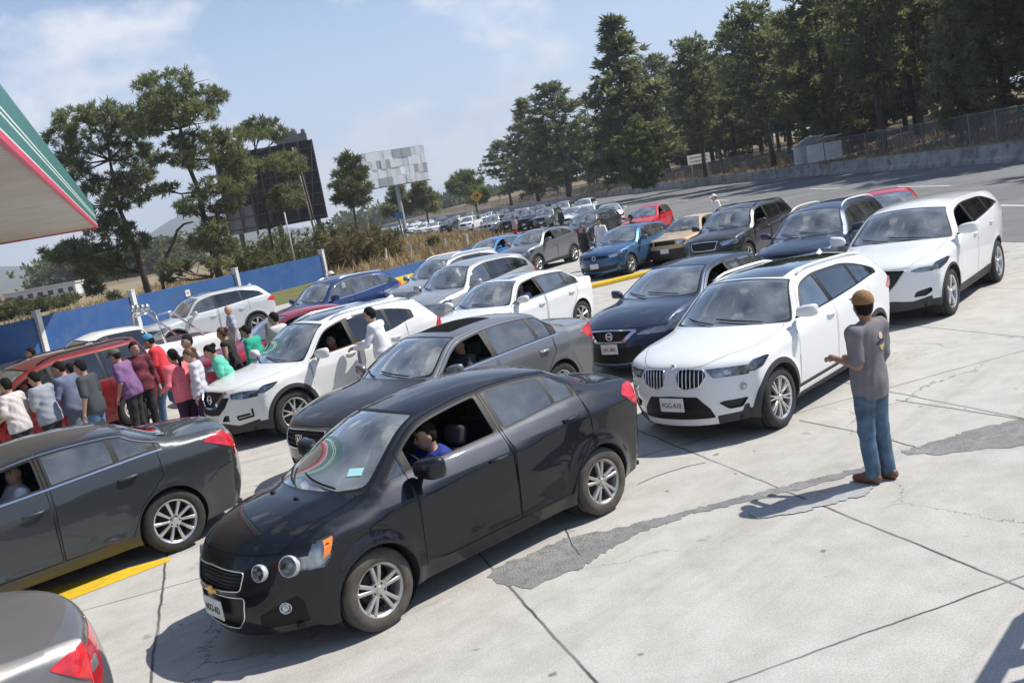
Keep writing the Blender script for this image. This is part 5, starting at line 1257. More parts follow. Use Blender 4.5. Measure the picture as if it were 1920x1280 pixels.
# far woods and hills
def far_wood():
    rng = np.random.RandomState(9); C, D, S = [], [], []
    for u in np.linspace(-60, 250, 70):
        Y = 260+rng.rand()*60; p = px_at(u, 0, Y); hh = 5+5*rng.rand()
        for j in range(46): C.append((p.x+rng.randn()*2.4, Y+rng.randn()*2.5, abs(rng.rand())*hh)); D.append((0, 0, 0.8)); S.append(1.6)
    for u in np.linspace(560, 960, 60):
        Y = 420+rng.rand()*80; p = px_at(u, 0, Y); hh = 5+5*rng.rand()
        for j in range(40): C.append((p.x+rng.randn()*4, Y+rng.randn()*3, abs(rng.rand())*hh)); D.append((0, 0, 0.8)); S.append(2.4)
    tag(link_mesh('far_wood', tuft_mesh('far_wood', C, D, np.array(S), 5, M_BUSH, rng, 0.5, 0.9)), 'distant belt of trees along the plain', 'wood', kind='stuff')
far_wood()
def hills():
    rng = np.random.RandomState(2); Y0 = 2600; b = MB()
    prof = [(-400, 505), (-100, 500), (60, 500), (180, 478), (262, 452), (300, 424), (335, 404), (370, 396), (410, 402), (470, 418), (540, 428), (620, 425), (720, 412), (840, 388), (960, 362), (1200, 318)]
    us = np.linspace(-400, 1200, 90); ws = np.interp(us, [p[0] for p in prof], [p[1] for p in prof])+rng.randn(90)*1.2
    rows = []
    crest = [px_at(u, w, Y0) for u, w in zip(us, ws)]
    for f, dy in ((0.0, -900), (0.35, -500), (0.75, -180), (1.0, 0), (0.6, 500), (0.0, 1100)):
        rows += [(c.x*(Y0+dy)/Y0, Y0+dy, -2+max(0, c.z+2)*f*(1+0.12*rng.randn()*(0 < f < 1))) for c in crest]
    n = 90; b.add(rows, [(i+j*n, i+j*n+1, i+(j+1)*n+1, i+(j+1)*n) for j in range(5) for i in range(n-1)]); tag(b.build('hills', mottled('hill_forest', [(0.05, 0.065, 0.035), (0.08, 0.09, 0.05), (0.11, 0.10, 0.06)], (0.003, 0.012), 0.95), None, True), kind='structure')
hills()
# ------------------------------------------------------------ car models
def win_pair(fx0, b, rx1, glassF, glassR, quarter=None):
    w = [('front_door', fx0, b+0.045, -0.0, 0.0, glassF), ('rear_door', b-0.045, rx1, 0.0, 0.0, glassR)]
    return w

def badge_bowtie(k, o):
    p, n = surfB(o, 1.90, 0.0); M = frame_at(p+n*0.012, n)
    b = MB(); b.box((0, 0, 0), (0.18, 0.030, 0.016)); b.box((0, 0.0, 0.001), (0.066, 0.064, 0.017))
    e = b.build('badge', M_GOLD, o['root'], bevel=0.006); e.matrix_local = M
def badge_ring(r, z=2.0, bar=True, mat=None):
    def fn(k, o):
        p, n = surfB(o, z, 0.0); n = Vector((1, 0, 0.15)).normalized(); M = frame_at(p+Vector((0.012, 0, 0)), n)
        b = MB(); b.lathe([(r+0.012*math.cos(t), 0.010*math.sin(t)) for t in np.linspace(0, 2*math.pi, 9)], 24, axis='z')
        if bar: b.box((0, 0, 0), (r*2.3, 0.028, 0.014))
        e = b.build('badge', mat or M_CHROME, o['root'], True); e.matrix_local = M
    return fn
def badge_h(z=2.0):
    def fn(k, o):
        p, n = surfB(o, z, 0.0); n = Vector((1, 0, 0.1)).normalized(); M = frame_at(p+Vector((0.014, 0, 0)), n)
        b = MB()
        for x in (-0.04, 0.04): b.box((x*0.62, 0, 0), (0.018, 0.085, 0.012), M=None)
        b.box((0, 0, 0), (0.05, 0.018, 0.012))
        for q in ([(-0.055, -0.055, 0), (-0.062, 0.055, 0), (0.062, 0.055, 0), (0.055, -0.055, 0), (-0.055, -0.055, 0)],): b.tube(q, 0.008, 6)
        e = b.build('badge', M_CHROME, o['root'], False); e.matrix_local = M
    return fn
def lamp_disc(name, r, t, rad, mats, off=0.01, depth=0.05, nvec=None, both=True):
    """round lamp: ring, bowl and lens"""
    def fn(k, o):
        for sd in ((1, -1) if both else (1,)):
            p, n = surfB(o, r, t*sd)
            nn = Vector(nvec) if nvec else n; nn = Vector((nn.x, nn.y*(sd if nvec else 1), nn.z)).normalized()
            M = frame_at(p+nn*off, nn)
            b = MB(); b.lathe([(0.0, -depth*0.10), (rad*0.22, -depth*0.12), (rad*0.28, -depth*0.32), (rad*0.42, -depth*0.34), (rad*0.60, -depth*0.28), (rad*0.88, -depth*0.1), (rad*0.95, 0.0), (rad*1.03, 0.004), (rad*1.08, -0.004), (rad*1.08, -depth)], 24, axis='z')
            e = b.build(name, mats[0], o['root'], True); e.matrix_local = M
            c = MB(); c.ball((0, 0, -rad*0.06), (rad, rad, rad*0.16), 18, 8)
            f = c.build('lamp_lens', mats[1], e, True)
    return fn
def grille_bars(n, rlo, rhi, t, mat, vertical=False, rad=0.007, t0=0.0, lift=-0.008):
    def fn(k, o):
        sh = o['shell']; b = MB()
        if vertical:
            for sd in (1, -1):
                for i in range(n):
                    tt = sd*(t0+(t-t0)*(i+0.5)/n)
                    q = np.array([sh.q2(rlo+(rhi-rlo)*u, tt) for u in np.linspace(0, 1, 7)]); P = sh.PBr(q); N = sh.NBr(q); b.tube((P+N*lift).tolist(), rad, 6)
        else:
            for i in range(n):
                r = rlo+(rhi-rlo)*(i+0.5)/n
                q = np.array([sh.q2(r, u) for u in np.linspace(-t, t, 13)]); P = sh.PBr(q); N = sh.NBr(q); b.tube((P+N*lift).tolist(), rad, 6)
        b.build('grille_bars', mat, o['root'], True)
    return fn
def outline(name, pts, rad, mat, mirror=False, lift=0.004):
    def fn(k, o):
        sh = o['shell']; b = MB()
        for sd in ((1, -1) if mirror else (1,)):
            p = [sh.q2(r, t*sd) for r, t in pts]; p = densify(round_poly(p, 0.03, 3), 0.06, True); p.append(p[0])
            q = np.array(p); P = sh.PBr(q); N = sh.NBr(q); b.tube((P+N*lift).tolist(), rad, 6, cap=False)
        b.build(name, mat, o['root'], True)
    return fn
def roof_rails(mat, x0, x1, ysc=0.93, h=0.04):
    def fn(k, o):
        sh = o['shell']; b = MB()
        sG = sh.r2s(np.linspace(7.0, 10.0, 60)); gx, gz = sh.fx(sG)[::-1], sh.fz(sG)[::-1]
        for sd in (1, -1):
            xs = np.linspace(x0, x1, 14); z = np.interp(xs, gx, gz); y = sh.S(xs, z)*ysc
            hh = h*np.minimum(1, np.minimum(np.arange(14), 13-np.arange(14))/1.5)
            b.tube([(x, sd*yy, zz+0.012+q) for x, yy, zz, q in zip(xs, y, z, hh)], 0.017, 8)
        b.build('roof_rail', mat, o['root'], True)
    return fn
def fin(k, o):
    p, n = surfB(o, 9.2, 0.0)
    b = MB(); b.add([(0.09, 0, 0), (-0.07, 0.03, 0), (-0.07, -0.03, 0), (-0.055, 0, 0.055)], [(0, 1, 3), (2, 0, 3), (1, 2, 3)])
    e = b.build('roof_antenna', k['paint'], o['root']); e.location = p+Vector((0, 0, -0.004))
def windscreen_sticker(k, o):
    p, n = surfB(o, 6.22, 0.70); M = frame_at(p+n*0.002, n)
    b = MB(); b.box((0, 0, 0), (0.13, 0.08, 0.003)); e = b.build('sticker', M_STICK, o['root']); e.matrix_local = M

M_LAMPG = pbr('lamp_grey', (0.52, 0.53, 0.54), 0.25, 0.25, var=0.35, vscale=30)
M_LAMPB = pbr('lamp_bright', (0.80, 0.82, 0.85), 0.3, 0.15, var=0.25, vscale=18)
def nozzles(k, o):
    for t in (-0.27, 0.27):
        p, n = surfB(o, 4.75, t); b = MB(); b.ball((0, 0, 0), (0.022, 0.03, 0.012), 8, 6); e = b.build('washer_nozzle', M_TRIM, o['root'], True); e.location = p+n*0.004
def amber_wedge(k, o):
    sh = o['shell']
    for sd in (1, -1):
        b = MB(); pts = [(0.41, 0.735), (0.348, 0.752), (0.288, 0.860), (0.365, 0.848)]
        q = np.array(densify(pts, 0.03, True)); P = sh.PA(q)+sh.NA(q)*0.003; P[:, 1] *= sd
        b.add(P, [tuple(range(len(P)))[::-sd]]); b.build('turn_signal', M_ORANGE, o[('headlight', sd)])
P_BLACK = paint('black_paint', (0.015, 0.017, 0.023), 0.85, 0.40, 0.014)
SONIC = dict(wb=2.525, R=0.318, hw=0.862, z0=0.21, nose=0.95, tail=-3.50, fset=0.44, rset=0.30,
    hood=(0.83, 0.83), hmid=(0.50, 0.985), cowl=(0.13, 1.05), wtop=(-0.76, 1.470), roof=(-1.65, 1.530), rend=(-2.30, 1.470), bglass=(-2.92, 1.20), deck=(-3.42, 1.10), dedge=-0.03, bset2=0.16,
    hedge=-0.070, fz=(0.40, 0.58), rz=(0.82, 0.55), cset=0.24, wset=0.15, hset=0.20, redge=-0.045,
    belt=[(-3.6, 1.10), (-2.4, 1.15), (-1.5, 1.10), (-0.5, 1.06), (0.2, 0.99), (1, 0.92)], rail=0.036,
    creases=[dict(pts=[(-2.9, 0.30), (-1.5, 0.40), (-0.5, 0.33)], a=-0.012, l=0.08)], shoulder=0.75,
    ridges=[(3.05, 5.6, 0.50, 0.10, 0.014)], flare=0.034, tumble=0.60, tumble2=0.25, ftaper=0.11, rtaper=0.15,
    dlo=(-0.28, -2.50), wins=[('front_door', -0.56, -1.44, 0, 0, M_GLASS_SIDE), ('rear_door', -1.56, -2.16, 0, 0.0, M_GLASS_SIDE), ('rear_door', -2.20, -2.42, 0, 0, M_GLASS_SIDE), ('none', -0.30, -0.50, 0, 0, M_GLASS_SIDE)],
    doors=[('front_door', -0.46, -1.49), ('rear_door', -1.50, -2.48)],
    open=[(0, 1)], mirror=(-0.60, 0, 1.07), msize=1.25, handles=[('front_door', -1.33, 0.93), ('rear_door', -2.24, 1.01)],
    headB=[[(2.46, 1.03), (2.46, 0.91), (2.95, 0.90), (3.05, 1.03)]], headA=[[(0.75, 0.655), (0.40, 0.675), (0.345, 0.73), (0.27, 0.872), (0.42, 0.850), (0.75, 0.805)]],
    featB=[('grille', [(2.02, -0.46), (2.50, -0.50), (2.55, 0), (2.50, 0.50), (2.02, 0.46), (1.96, 0)], False),
           ('intake', [(0.45, -0.36), (0.42, 0), (0.45, 0.36), (0.9, 0.48), (1.72, 0.50), (1.76, 0), (1.72, -0.50), (0.9, -0.48)], False),
           ('blackpanel', [(0.35, 0.62), (0.30, 0.98), (1.2, 0.985), (1.55, 0.93), (1.0, 0.66)], True)],
    tailB=[[(12.55, 0.72), (12.5, 1.05), (13.6, 1.05), (13.4, 0.74)]], tailA=[[(-3.00, 1.02), (-3.12, 1.085), (-3.7, 1.08), (-3.7, 0.80), (-3.26, 0.82)]],
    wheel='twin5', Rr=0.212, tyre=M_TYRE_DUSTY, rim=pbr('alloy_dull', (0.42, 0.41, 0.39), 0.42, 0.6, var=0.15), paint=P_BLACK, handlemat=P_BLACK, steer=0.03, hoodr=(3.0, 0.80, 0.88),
    plate=dict(r=1.0, z=0.42, text='NX3-AD'), step=0.05, dlochrome=0, lampmat=M_LAMPB,
        extras=[badge_bowtie, windscreen_sticker, outline('grille_frame', [(2.00, -0.48), (2.52, -0.52), (2.57, 0), (2.52, 0.52), (2.00, 0.48), (1.94, 0)], 0.006, M_CHROME),
        outline('intake_frame', [(0.42, -0.38), (0.39, 0), (0.42, 0.38), (0.9, 0.50), (1.74, 0.52), (1.80, 0), (1.74, -0.52), (0.9, -0.50)], 0.006, M_CHROME),
        grille_bars(5, 2.02, 2.50, 0.44, M_PLASTIC, rad=0.005, lift=-0.018),
        lamp_disc('headlamp', 2.66, 0.885, 0.074, (M_LAMPG, M_LENS), 0.022, 0.045, (0.84, 0.46, 0.25)), lamp_disc('headlamp', 2.50, 0.665, 0.060, (M_LAMPG, M_LENS), 0.018, 0.045, (0.93, 0.30, 0.20)), amber_wedge, nozzles,
        lamp_disc('fog_light', 1.15, 0.86, 0.042, (M_CHROME, M_LENS), 0.012, 0.04)])

# ---- generic feature sets
def splits(xf, b, r, q=None, gf=M_GLASS_SIDE, gr=M_GLASS_SIDE):
    """front pane, rear pane and an optional quarter pane; xf front end, b pillar, r rear end of the rear pane"""
    w = [('front_door', xf, b+0.05, 0, 0, gf), ('rear_door', b-0.05, r, 0, 0, gr)]
    if q: w.append(('none', r-0.06, q, 0, 0, gr))
    return w
def base_sedan(**o):
    k = dict(wb=2.78, R=0.332, hw=0.915, z0=0.20, nose=0.97, tail=-3.85, fset=0.42, rset=0.32,
        hood=(0.86, 0.79), hmid=(0.30, 0.965), cowl=(-0.26, 1.03), wtop=(-1.12, 1.43), roof=(-1.85, 1.475), rend=(-2.62, 1.415), bglass=(-3.22, 1.13), deck=(-3.76, 1.085),
        hedge=-0.070, redge=-0.045, fz=(0.40, 0.60), rz=(0.84, 0.56), cset=0.27, wset=0.16,
        belt=[(-3.9, 1.04), (-2.8, 1.06), (-1.6, 1.03), (-0.6, 0.99), (0.3, 0.94), (1, 0.86)], tumble=0.58, tumble2=0.2, rail=0.036, shoulder=0.28,
        dlo=(-0.62, -2.86), wins=splits(-0.72, -1.64, -2.44, -2.74), doors=[('front_door', -0.50, -1.62), ('rear_door', -1.64, -2.74)],
        mirror=(-0.82, 0, 1.03), handles=[('front_door', -1.48, 0.86), ('rear_door', -2.52, 0.90)],
        headB=[[(2.30, 1.03), (2.30, 0.66), (2.62, 0.56), (2.90, 0.70), (3.10, 1.03)]], headA=[[(0.9, 0.64), (0.42, 0.65), (0.22, 0.74), (0.10, 0.83), (0.22, 0.835), (0.9, 0.80)]],
        tailB=[[(12.5, 0.62), (12.4, 1.05), (13.6, 1.05), (13.5, 0.66)]], tailA=[[(-3.36, 0.97), (-3.50, 1.035), (-4.0, 1.06), (-4.0, 0.80), (-3.60, 0.83)]],
        featB=[('grille', [(2.0, -0.40), (2.75, -0.48), (2.8, 0), (2.75, 0.48), (2.0, 0.40), (1.96, 0)], False), ('intake', [(0.4, -0.55), (1.2, -0.60), (1.22, 0), (1.2, 0.60), (0.4, 0.55), (0.36, 0)], False)],
        wheel='ten', paint=P_BLACK, handlemat=M_CHROME, plate=dict(r=1.1, z=0.46), step=0.075, dlochrome=1)
    k.update(o); return k
def base_suv(**o):
    k = dict(wb=2.66, R=0.350, hw=0.915, z0=0.24, nose=0.92, tail=-3.62, fset=0.40, rset=0.30,
        hood=(0.80, 0.92), hmid=(0.28, 1.07), cowl=(-0.16, 1.125), wtop=(-0.92, 1.60), roof=(-1.65, 1.68), rend=(-3.0, 1.62), redge9=-0.02, dlotaper=(-2.30, 0.20), bglass=(-3.42, 1.19), deck=(-3.52, 1.12),
        hedge=-0.070, redge=-0.060, fz=(0.46, 0.68), rz=(0.95, 0.58), cset=0.27, wset=0.14, dedge=-0.02,
        belt=[(-3.7, 1.22), (-2.9, 1.22), (-1.6, 1.13), (-0.6, 1.09), (0.3, 1.05), (1, 0.98)], tumble=0.46, tumble2=0.15, rail=0.045, shoulder=0.24,
        dlo=(-0.56, -3.02), wins=splits(-0.66, -1.48, -2.30, -2.92, M_GLASS_SIDE, M_GLASS_DARK), doors=[('front_door', -0.46, -1.46), ('rear_door', -1.48, -2.55)],
        mirror=(-0.70, 0, 1.13), msize=1.15, handles=[('front_door', -1.34, 0.97), ('rear_door', -2.34, 1.01)],
        headB=[[(2.30, 1.03), (2.30, 0.66), (2.62, 0.56), (2.92, 0.66), (3.12, 1.03)]], headA=[[(0.9, 0.73), (0.42, 0.74), (0.24, 0.83), (0.12, 0.93), (0.24, 0.94), (0.9, 0.92)]],
        tailB=[[(11.3, 0.74), (11.3, 1.05), (13.0, 1.05), (12.9, 0.78)]], tailA=[[(-3.22, 1.02), (-3.36, 1.22), (-3.8, 1.25), (-3.8, 0.92), (-3.45, 0.92)]],
        featB=[('grille', [(2.02, -0.42), (2.80, -0.48), (2.84, 0), (2.80, 0.48), (2.02, 0.42), (1.98, 0)], False), ('intake', [(0.4, -0.5), (1.2, -0.56), (1.22, 0), (1.2, 0.56), (0.4, 0.5), (0.36, 0)], False)],
        clad=0.055, cladz=0.38, bgt=0.82,
        wheel='five', paint=P_BLACK, handlemat=None, plate=dict(r=1.1, z=0.50), step=0.075, dlochrome=0)
    k.update(o)
    if k['handlemat'] is None: k['handlemat'] = k['paint']
    return k

P_WHITE = paint('white_paint', (0.74, 0.75, 0.75), 0.0, 0.35, 0.03)
P_PEARL = paint('pearl_white_paint', (0.70, 0.70, 0.68), 0.0, 0.35, 0.04)
P_GRAPH = paint('graphite_paint', (0.058, 0.064, 0.069), 0.55, 0.32, 0.04)
P_GREY = paint('grey_metal_paint', (0.19, 0.195, 0.205), 0.55, 0.34, 0.05)
P_SILVER = paint('silver_paint', (0.46, 0.47, 0.48), 0.6, 0.34, 0.04)
P_NAVY = paint('navy_paint', (0.022, 0.042, 0.085), 0.35, 0.32, 0.05)
P_BLUE = paint('blue_paint', (0.048, 0.125, 0.25), 0.45, 0.33, 0.04)
P_ROYAL = paint('royal_blue_paint', (0.020, 0.048, 0.155), 0.40, 0.33, 0.03)
P_SKY = paint('light_blue_paint', (0.05, 0.20, 0.45), 0.35, 0.33, 0.04)
P_RED = paint('red_paint', (0.55, 0.025, 0.035), 0.1, 0.33, 0.03)
P_CRIMSON = paint('crimson_paint', (0.32, 0.02, 0.055), 0.3, 0.33, 0.04)
P_MAROON = paint('maroon_paint', (0.17, 0.014, 0.018), 0.3, 0.35, 0.06)
P_BEIGE = paint('beige_paint', (0.55, 0.40, 0.24), 0.05, 0.4, 0.05)
P_DKGREY = paint('dark_grey_paint', (0.040, 0.042, 0.046), 0.5, 0.33, 0.05)

def kidney_bars(k, o):
    grille_bars(7, 2.06, 2.86, 0.525, M_CHROME, True, 0.008, 0.10, -0.004)(k, o)
def roundel(k, o):
    p, n = surfB(o, 3.02, 0.02); M = frame_at(p+n*0.004, n)
    b = MB(); b.lathe([(0.0, 0.006), (0.028, 0.006), (0.030, 0.009), (0.041, 0.007), (0.043, 0.0)], 24, axis='z', mi=0)
    for a in (0, math.pi):
        b.add([(0, 0, 0.0075)]+[(0.027*math.cos(a+t), 0.027*math.sin(a+t), 0.0075) for t in np.linspace(0, math.pi/2, 6)], [tuple(range(7))], 1)
    e = b.build('badge', [M_WHITEP, P_BLUE], o['root']); e.matrix_local = M
KID = [(2.86, 0.12), (2.90, 0.30), (2.84, 0.50), (2.55, 0.54), (2.14, 0.44), (2.04, 0.24), (2.18, 0.12), (2.55, 0.09)]
X1 = base_suv(wb=2.67, R=0.345, hw=0.905, z0=0.22, nose=0.845, tail=-3.62, fset=0.40, rset=0.30, hood=(0.76, 0.875), hmid=(0.30, 1.02), cowl=(-0.28, 1.095), wtop=(-0.98, 1.545), roof=(-1.60, 1.605), rend=(-3.02, 1.545), redge9=-0.025, dlotaper=(-2.20, 0.24), gapw=0.004, bglass=(-3.44, 1.18), deck=(-3.56, 1.10),
    fz=(0.43, 0.63), rz=(0.90, 0.55), cset=0.30, wset=0.16, belt=[(-3.7, 1.24), (-2.8, 1.23), (-2.2, 1.18), (-1.5, 1.13), (-0.6, 1.09), (0.2, 1.03), (1, 0.93)], tumble=0.54, rail=0.042,
    dlo=(-0.62, -2.90), wins=splits(-0.72, -1.50, -2.26, -2.80, M_GLASS_SIDE, M_GLASS_DARK), doors=[('front_door', -0.50, -1.48), ('rear_door', -1.50, -2.50)],
    mirror=(-0.64, 0, 1.15), handles=[('front_door', -1.36, 1.0), ('rear_door', -2.28, 1.04)],
    headB=[[(2.86, 0.52), (2.45, 0.62), (2.50, 1.03), (3.12, 1.03), (2.98, 0.76)]], headA=[[(0.8, 0.745), (0.42, 0.755), (0.29, 0.785), (0.15, 0.875), (0.22, 0.885), (0.8, 0.845)]], lampmat=pbr('lamp_mixed', (0.30, 0.32, 0.36), 0.25, 0.6, var=0.6, vscale=11),
    tailA=[[(-3.12, 1.00), (-3.26, 1.10), (-3.8, 1.12), (-3.8, 0.90), (-3.40, 0.92)]],
    featB=[('grille', KID, True), ('blackpanel', [(0.42, -0.62), (0.42, 0), (0.42, 0.62), (1.0, 0.58), (1.66, 0.40), (1.72, 0), (1.66, -0.40), (1.0, -0.58)], False), ('intake', [(0.80, 0.80), (0.78, 0.94), (1.26, 1.0), (1.30, 0.74), (1.24, 0.68)], True),
           ('silver', [(0.10, -0.55), (0.34, -0.58), (0.32, 0), (0.34, 0.58), (0.10, 0.55), (0.05, 0)], False), ('plastic', [(0.0, 0.63), (0.52, 0.64), (0.52, 0.92), (0.9, 0.96), (0.9, 1.03), (0.0, 1.03)], True)],
    clad=0.060, cladz=0.385, msize=1.0, mirrors=(1,), wheel='vee8', Rr=0.245, rim=pbr('alloy_bright', (0.62, 0.62, 0.61), 0.28, 0.8), paint=P_WHITE, sunroof=(7.10, 8.85, 0.78),
    plate=dict(r=1.1, z=0.475, text='FGG-A10'), step=0.055, dlochrome=0, hoodr=(2.98, 0.50, 0.88),
    strips=[('sill_strip', 'A', [(-0.42, 0.30), (-1.3, 0.315), (-2.22, 0.33)], 0.055, M_WHITEP, 0.012)],
    extras=[kidney_bars, roundel, outline('kidney_frame', KID, 0.006, M_CHROME, True), lamp_disc('fog_light', 1.90, 0.93, 0.046, (M_CHROME, M_LENS), 0.006, 0.03, (0.80, 0.55, 0.05)), lamp_disc('headlamp', 2.66, 0.78, 0.045, (M_CHROME, M_LENS), -0.016, 0.02, (0.88, 0.35, 0.2)), roof_rails(M_WHITEP, -1.25, -2.9, 0.97, 0.025), fin])
CX9 = base_suv(wb=2.875, R=0.375, hw=0.955, z0=0.25, nose=0.985, tail=-4.12, fset=0.45, rset=0.34, hood=(0.88, 0.93), hmid=(0.35, 1.09), cowl=(-0.28, 1.18), wtop=(-1.0, 1.655), roof=(-1.85, 1.73), rend=(-3.45, 1.685), redge9=-0.02, dlotaper=(-2.55, 0.26), gapw=0.004, rtaper=0.22, bglass=(-3.88, 1.28), deck=(-4.02, 1.16),
    fz=(0.46, 0.70), cset=0.30, wset=0.20, belt=[(-4.2, 1.42), (-3.2, 1.39), (-2.4, 1.31), (-1.5, 1.24), (-0.6, 1.18), (0.2, 1.10), (1, 0.98)], tumble=0.52, rail=0.050,
    dlo=(-0.72, -3.36), wins=splits(-0.84, -1.60, -2.52, -3.24, M_GLASS_SIDE, M_GLASS_DARK), doors=[('front_door', -0.56, -1.58), ('rear_door', -1.60, -2.72)], open=[(0, 1)],
    mirror=(-0.66, 0, 1.23), msize=1.2, handles=[('front_door', -1.44, 1.08), ('rear_door', -2.50, 1.14)],
    headB=[[(2.56, 1.03), (2.52, 0.80), (2.66, 0.68), (2.92, 0.80), (3.06, 1.03)]], headA=[[(0.9, 0.80), (0.40, 0.82), (0.16, 0.87), (0.0, 0.93), (0.14, 0.955), (0.9, 0.89)]], lampmat=pbr('lamp_smoke', (0.42, 0.45, 0.52), 0.25, 0.5, var=0.5, vscale=14),
    tailA=[[(-3.72, 1.10), (-3.86, 1.26), (-4.3, 1.30), (-4.3, 1.02), (-3.92, 1.02)]],
    featB=[('grille', [(1.55, -0.34), (2.0, -0.46), (2.76, -0.60), (2.82, -0.3), (2.82, 0.3), (2.76, 0.60), (2.0, 0.46), (1.55, 0.34), (1.50, 0)], False), ('intake', [(0.98, 0.74), (0.92, 0.92), (1.16, 1.02), (1.40, 0.98), (1.30, 0.78)], True), ('plastic', [(0.0, -1.03), (0.85, -1.03), (0.66, -0.72), (0.92, -0.42), (0.98, 0), (0.92, 0.42), (0.66, 0.72), (0.85, 1.03), (0.0, 1.03)], False)],
    clad=0.035, cladz=0.40, wheel='five', Rr=0.265, rim=MATS['alloy_bright'], paint=P_WHITE, step=0.06, plate=None, hoodr=(2.90, 0.66, 0.88), archR=0.425,
    extras=[grille_bars(4, 1.7, 2.7, 0.42, M_PLASTIC, rad=0.012, lift=-0.02), outline('grille_frame', [(2.78, -0.62), (2.0, -0.48), (1.53, -0.36), (1.47, 0), (1.53, 0.36), (2.0, 0.48), (2.78, 0.62), (2.0, 0.48), (1.53, 0.36), (1.47, 0), (1.53, -0.36), (2.0, -0.48)], 0.006, M_CHROME)])
def vchrome(w, pts, mat=M_CHROME):
    def fn(k, o):
        sh = o['shell']; b = MB()
        for sd in (1, -1): ribbon_mesh(b, sh.PBr, sh.NBr, [sh.q2(r, t*sd) for r, t in pts], w, 0.014, 0.05, 0.02)
        b.build('grille_frame', mat, o['root'])
    return fn
XTRAIL = base_suv(wb=2.705, R=0.36, hw=0.915, z0=0.24, nose=0.955, tail=-3.60, fset=0.42, rset=0.32, hood=(0.84, 0.92), hmid=(0.34, 1.06), cowl=(-0.06, 1.115), wtop=(-0.88, 1.615), roof=(-1.6, 1.70), rend=(-2.85, 1.665), redge9=-0.02, dlotaper=(-2.05, 0.22), gapw=0.004, bglass=(-3.30, 1.25), deck=(-3.44, 1.15), fz=(0.48, 0.70),
    cset=0.28, belt=[(-3.7, 1.34), (-2.6, 1.30), (-2.1, 1.20), (-1.3, 1.14), (-0.5, 1.10), (0.3, 1.05), (1, 0.96)], dlo=(-0.44, -2.66), wins=splits(-0.54, -1.34, -2.10, -2.56, M_GLASS_SIDE, M_GLASS_DARK), doors=[('front_door', -0.40, -1.32), ('rear_door', -1.34, -2.44)], open=[(0, 1)],
    mirror=(-0.60, 0, 1.13), handles=[('front_door', -1.20, 1.02), ('rear_door', -2.16, 1.07)],
    headB=[[(2.42, 1.03), (2.30, 0.78), (2.40, 0.60), (2.72, 0.56), (2.92, 0.74), (3.06, 1.03)]], headA=[[(0.9, 0.80), (0.44, 0.815), (0.30, 0.86), (0.19, 0.925), (0.30, 0.925), (0.9, 0.885)]], lampmat=MATS['lamp_mixed'],
    tailA=[[(-3.10, 1.06), (-3.24, 1.24), (-3.8, 1.26), (-3.8, 0.98), (-3.34, 1.0)]],
    featB=[('grille', [(1.86, -0.24), (2.2, -0.34), (2.86, -0.50), (2.90, 0), (2.86, 0.50), (2.2, 0.34), (1.86, 0.24), (1.82, 0)], False), ('blackpanel', [(1.40, -0.30), (1.9, -0.48), (2.5, -0.56), (2.5, 0.56), (1.9, 0.48), (1.40, 0.30), (1.36, 0)], False),
           ('intake', [(0.98, 0.36), (0.95, 0.54), (1.36, 0.54), (1.36, 0.44)], True), ('plastic', [(0.0, -1.03), (0.75, -1.03), (0.56, -0.70), (0.84, -0.42), (0.86, 0), (0.84, 0.42), (0.56, 0.70), (0.75, 1.03), (0.0, 1.03)], False)],
    clad=0.065, cladz=0.42, wheel='vee5', Rr=0.245, rim=MATS['alloy_bright'], paint=P_PEARL, step=0.06, plate=None, hoodr=(2.96, 0.60, 0.88), sunroof=(7.15, 8.7, 0.70),
    strips=[('fog_trim', 'B', [(1.55, 0.92), (1.05, 0.94), (0.98, 0.72), (1.18, 0.70), (1.22, 0.90)], 0.030, M_TRIM, 0.006)],
    extras=[vchrome(0.055, [(2.84, 0.46), (2.2, 0.30), (1.90, 0.20)]), vchrome(0.035, [(1.90, 0.21), (1.86, 0.0)]), badge_ring(0.062, 2.40), lamp_disc('headlamp', 2.58, 0.80, 0.04, (M_CHROME, M_LENS), -0.018, 0.02, (0.88, 0.35, 0.2)), roof_rails(M_CHROME, -1.15, -2.8, 0.95, 0.03), fin])
MALIBU = base_sedan(wb=2.737, R=0.335, hw=0.925, nose=0.95, tail=-3.84, rset=0.30, roof=(-1.80, 1.47), rend=(-2.45, 1.425), bglass=(-3.05, 1.20), deck=(-3.62, 1.165), dedge=-0.055, rz=(0.88, 0.55), hmid=(0.30, 0.99), cowl=(-0.28, 1.06),
    belt=[(-3.9, 1.10), (-2.7, 1.12), (-2.2, 1.10), (-1.6, 1.07), (-0.6, 1.03), (0.3, 0.98), (1, 0.88)], dlo=(-0.62, -2.78), wins=splits(-0.74, -1.62, -2.28, -2.64), doors=[('front_door', -0.50, -1.60), ('rear_door', -1.62, -2.72)],
    open=[(0, 1)], handles=[('front_door', -1.44, 0.885), ('rear_door', -2.36, 0.945)], tailA=[[(-3.22, 1.055), (-3.36, 1.10), (-4.0, 1.10), (-4.0, 0.83), (-3.62, 0.86)]], tailB=[[(12.5, 0.60), (12.35, 1.05), (13.3, 1.05), (13.3, 0.62)]],
    creases=[dict(pts=[(-2.35, 0.36), (-1.5, 0.40), (-0.5, 0.34)], a=-0.014, l=0.08)], handlemat=P_GRAPH, shoulder=0.32, gapsA=[[(-3.18, 0.62), (-3.34, 0.72), (-3.52, 0.755)]],
    paint=P_GRAPH, dlochrome=2, wheel='ten', Rr=0.235, rim=MATS['alloy_bright'], step=0.055, plate=None, extras=[fin])
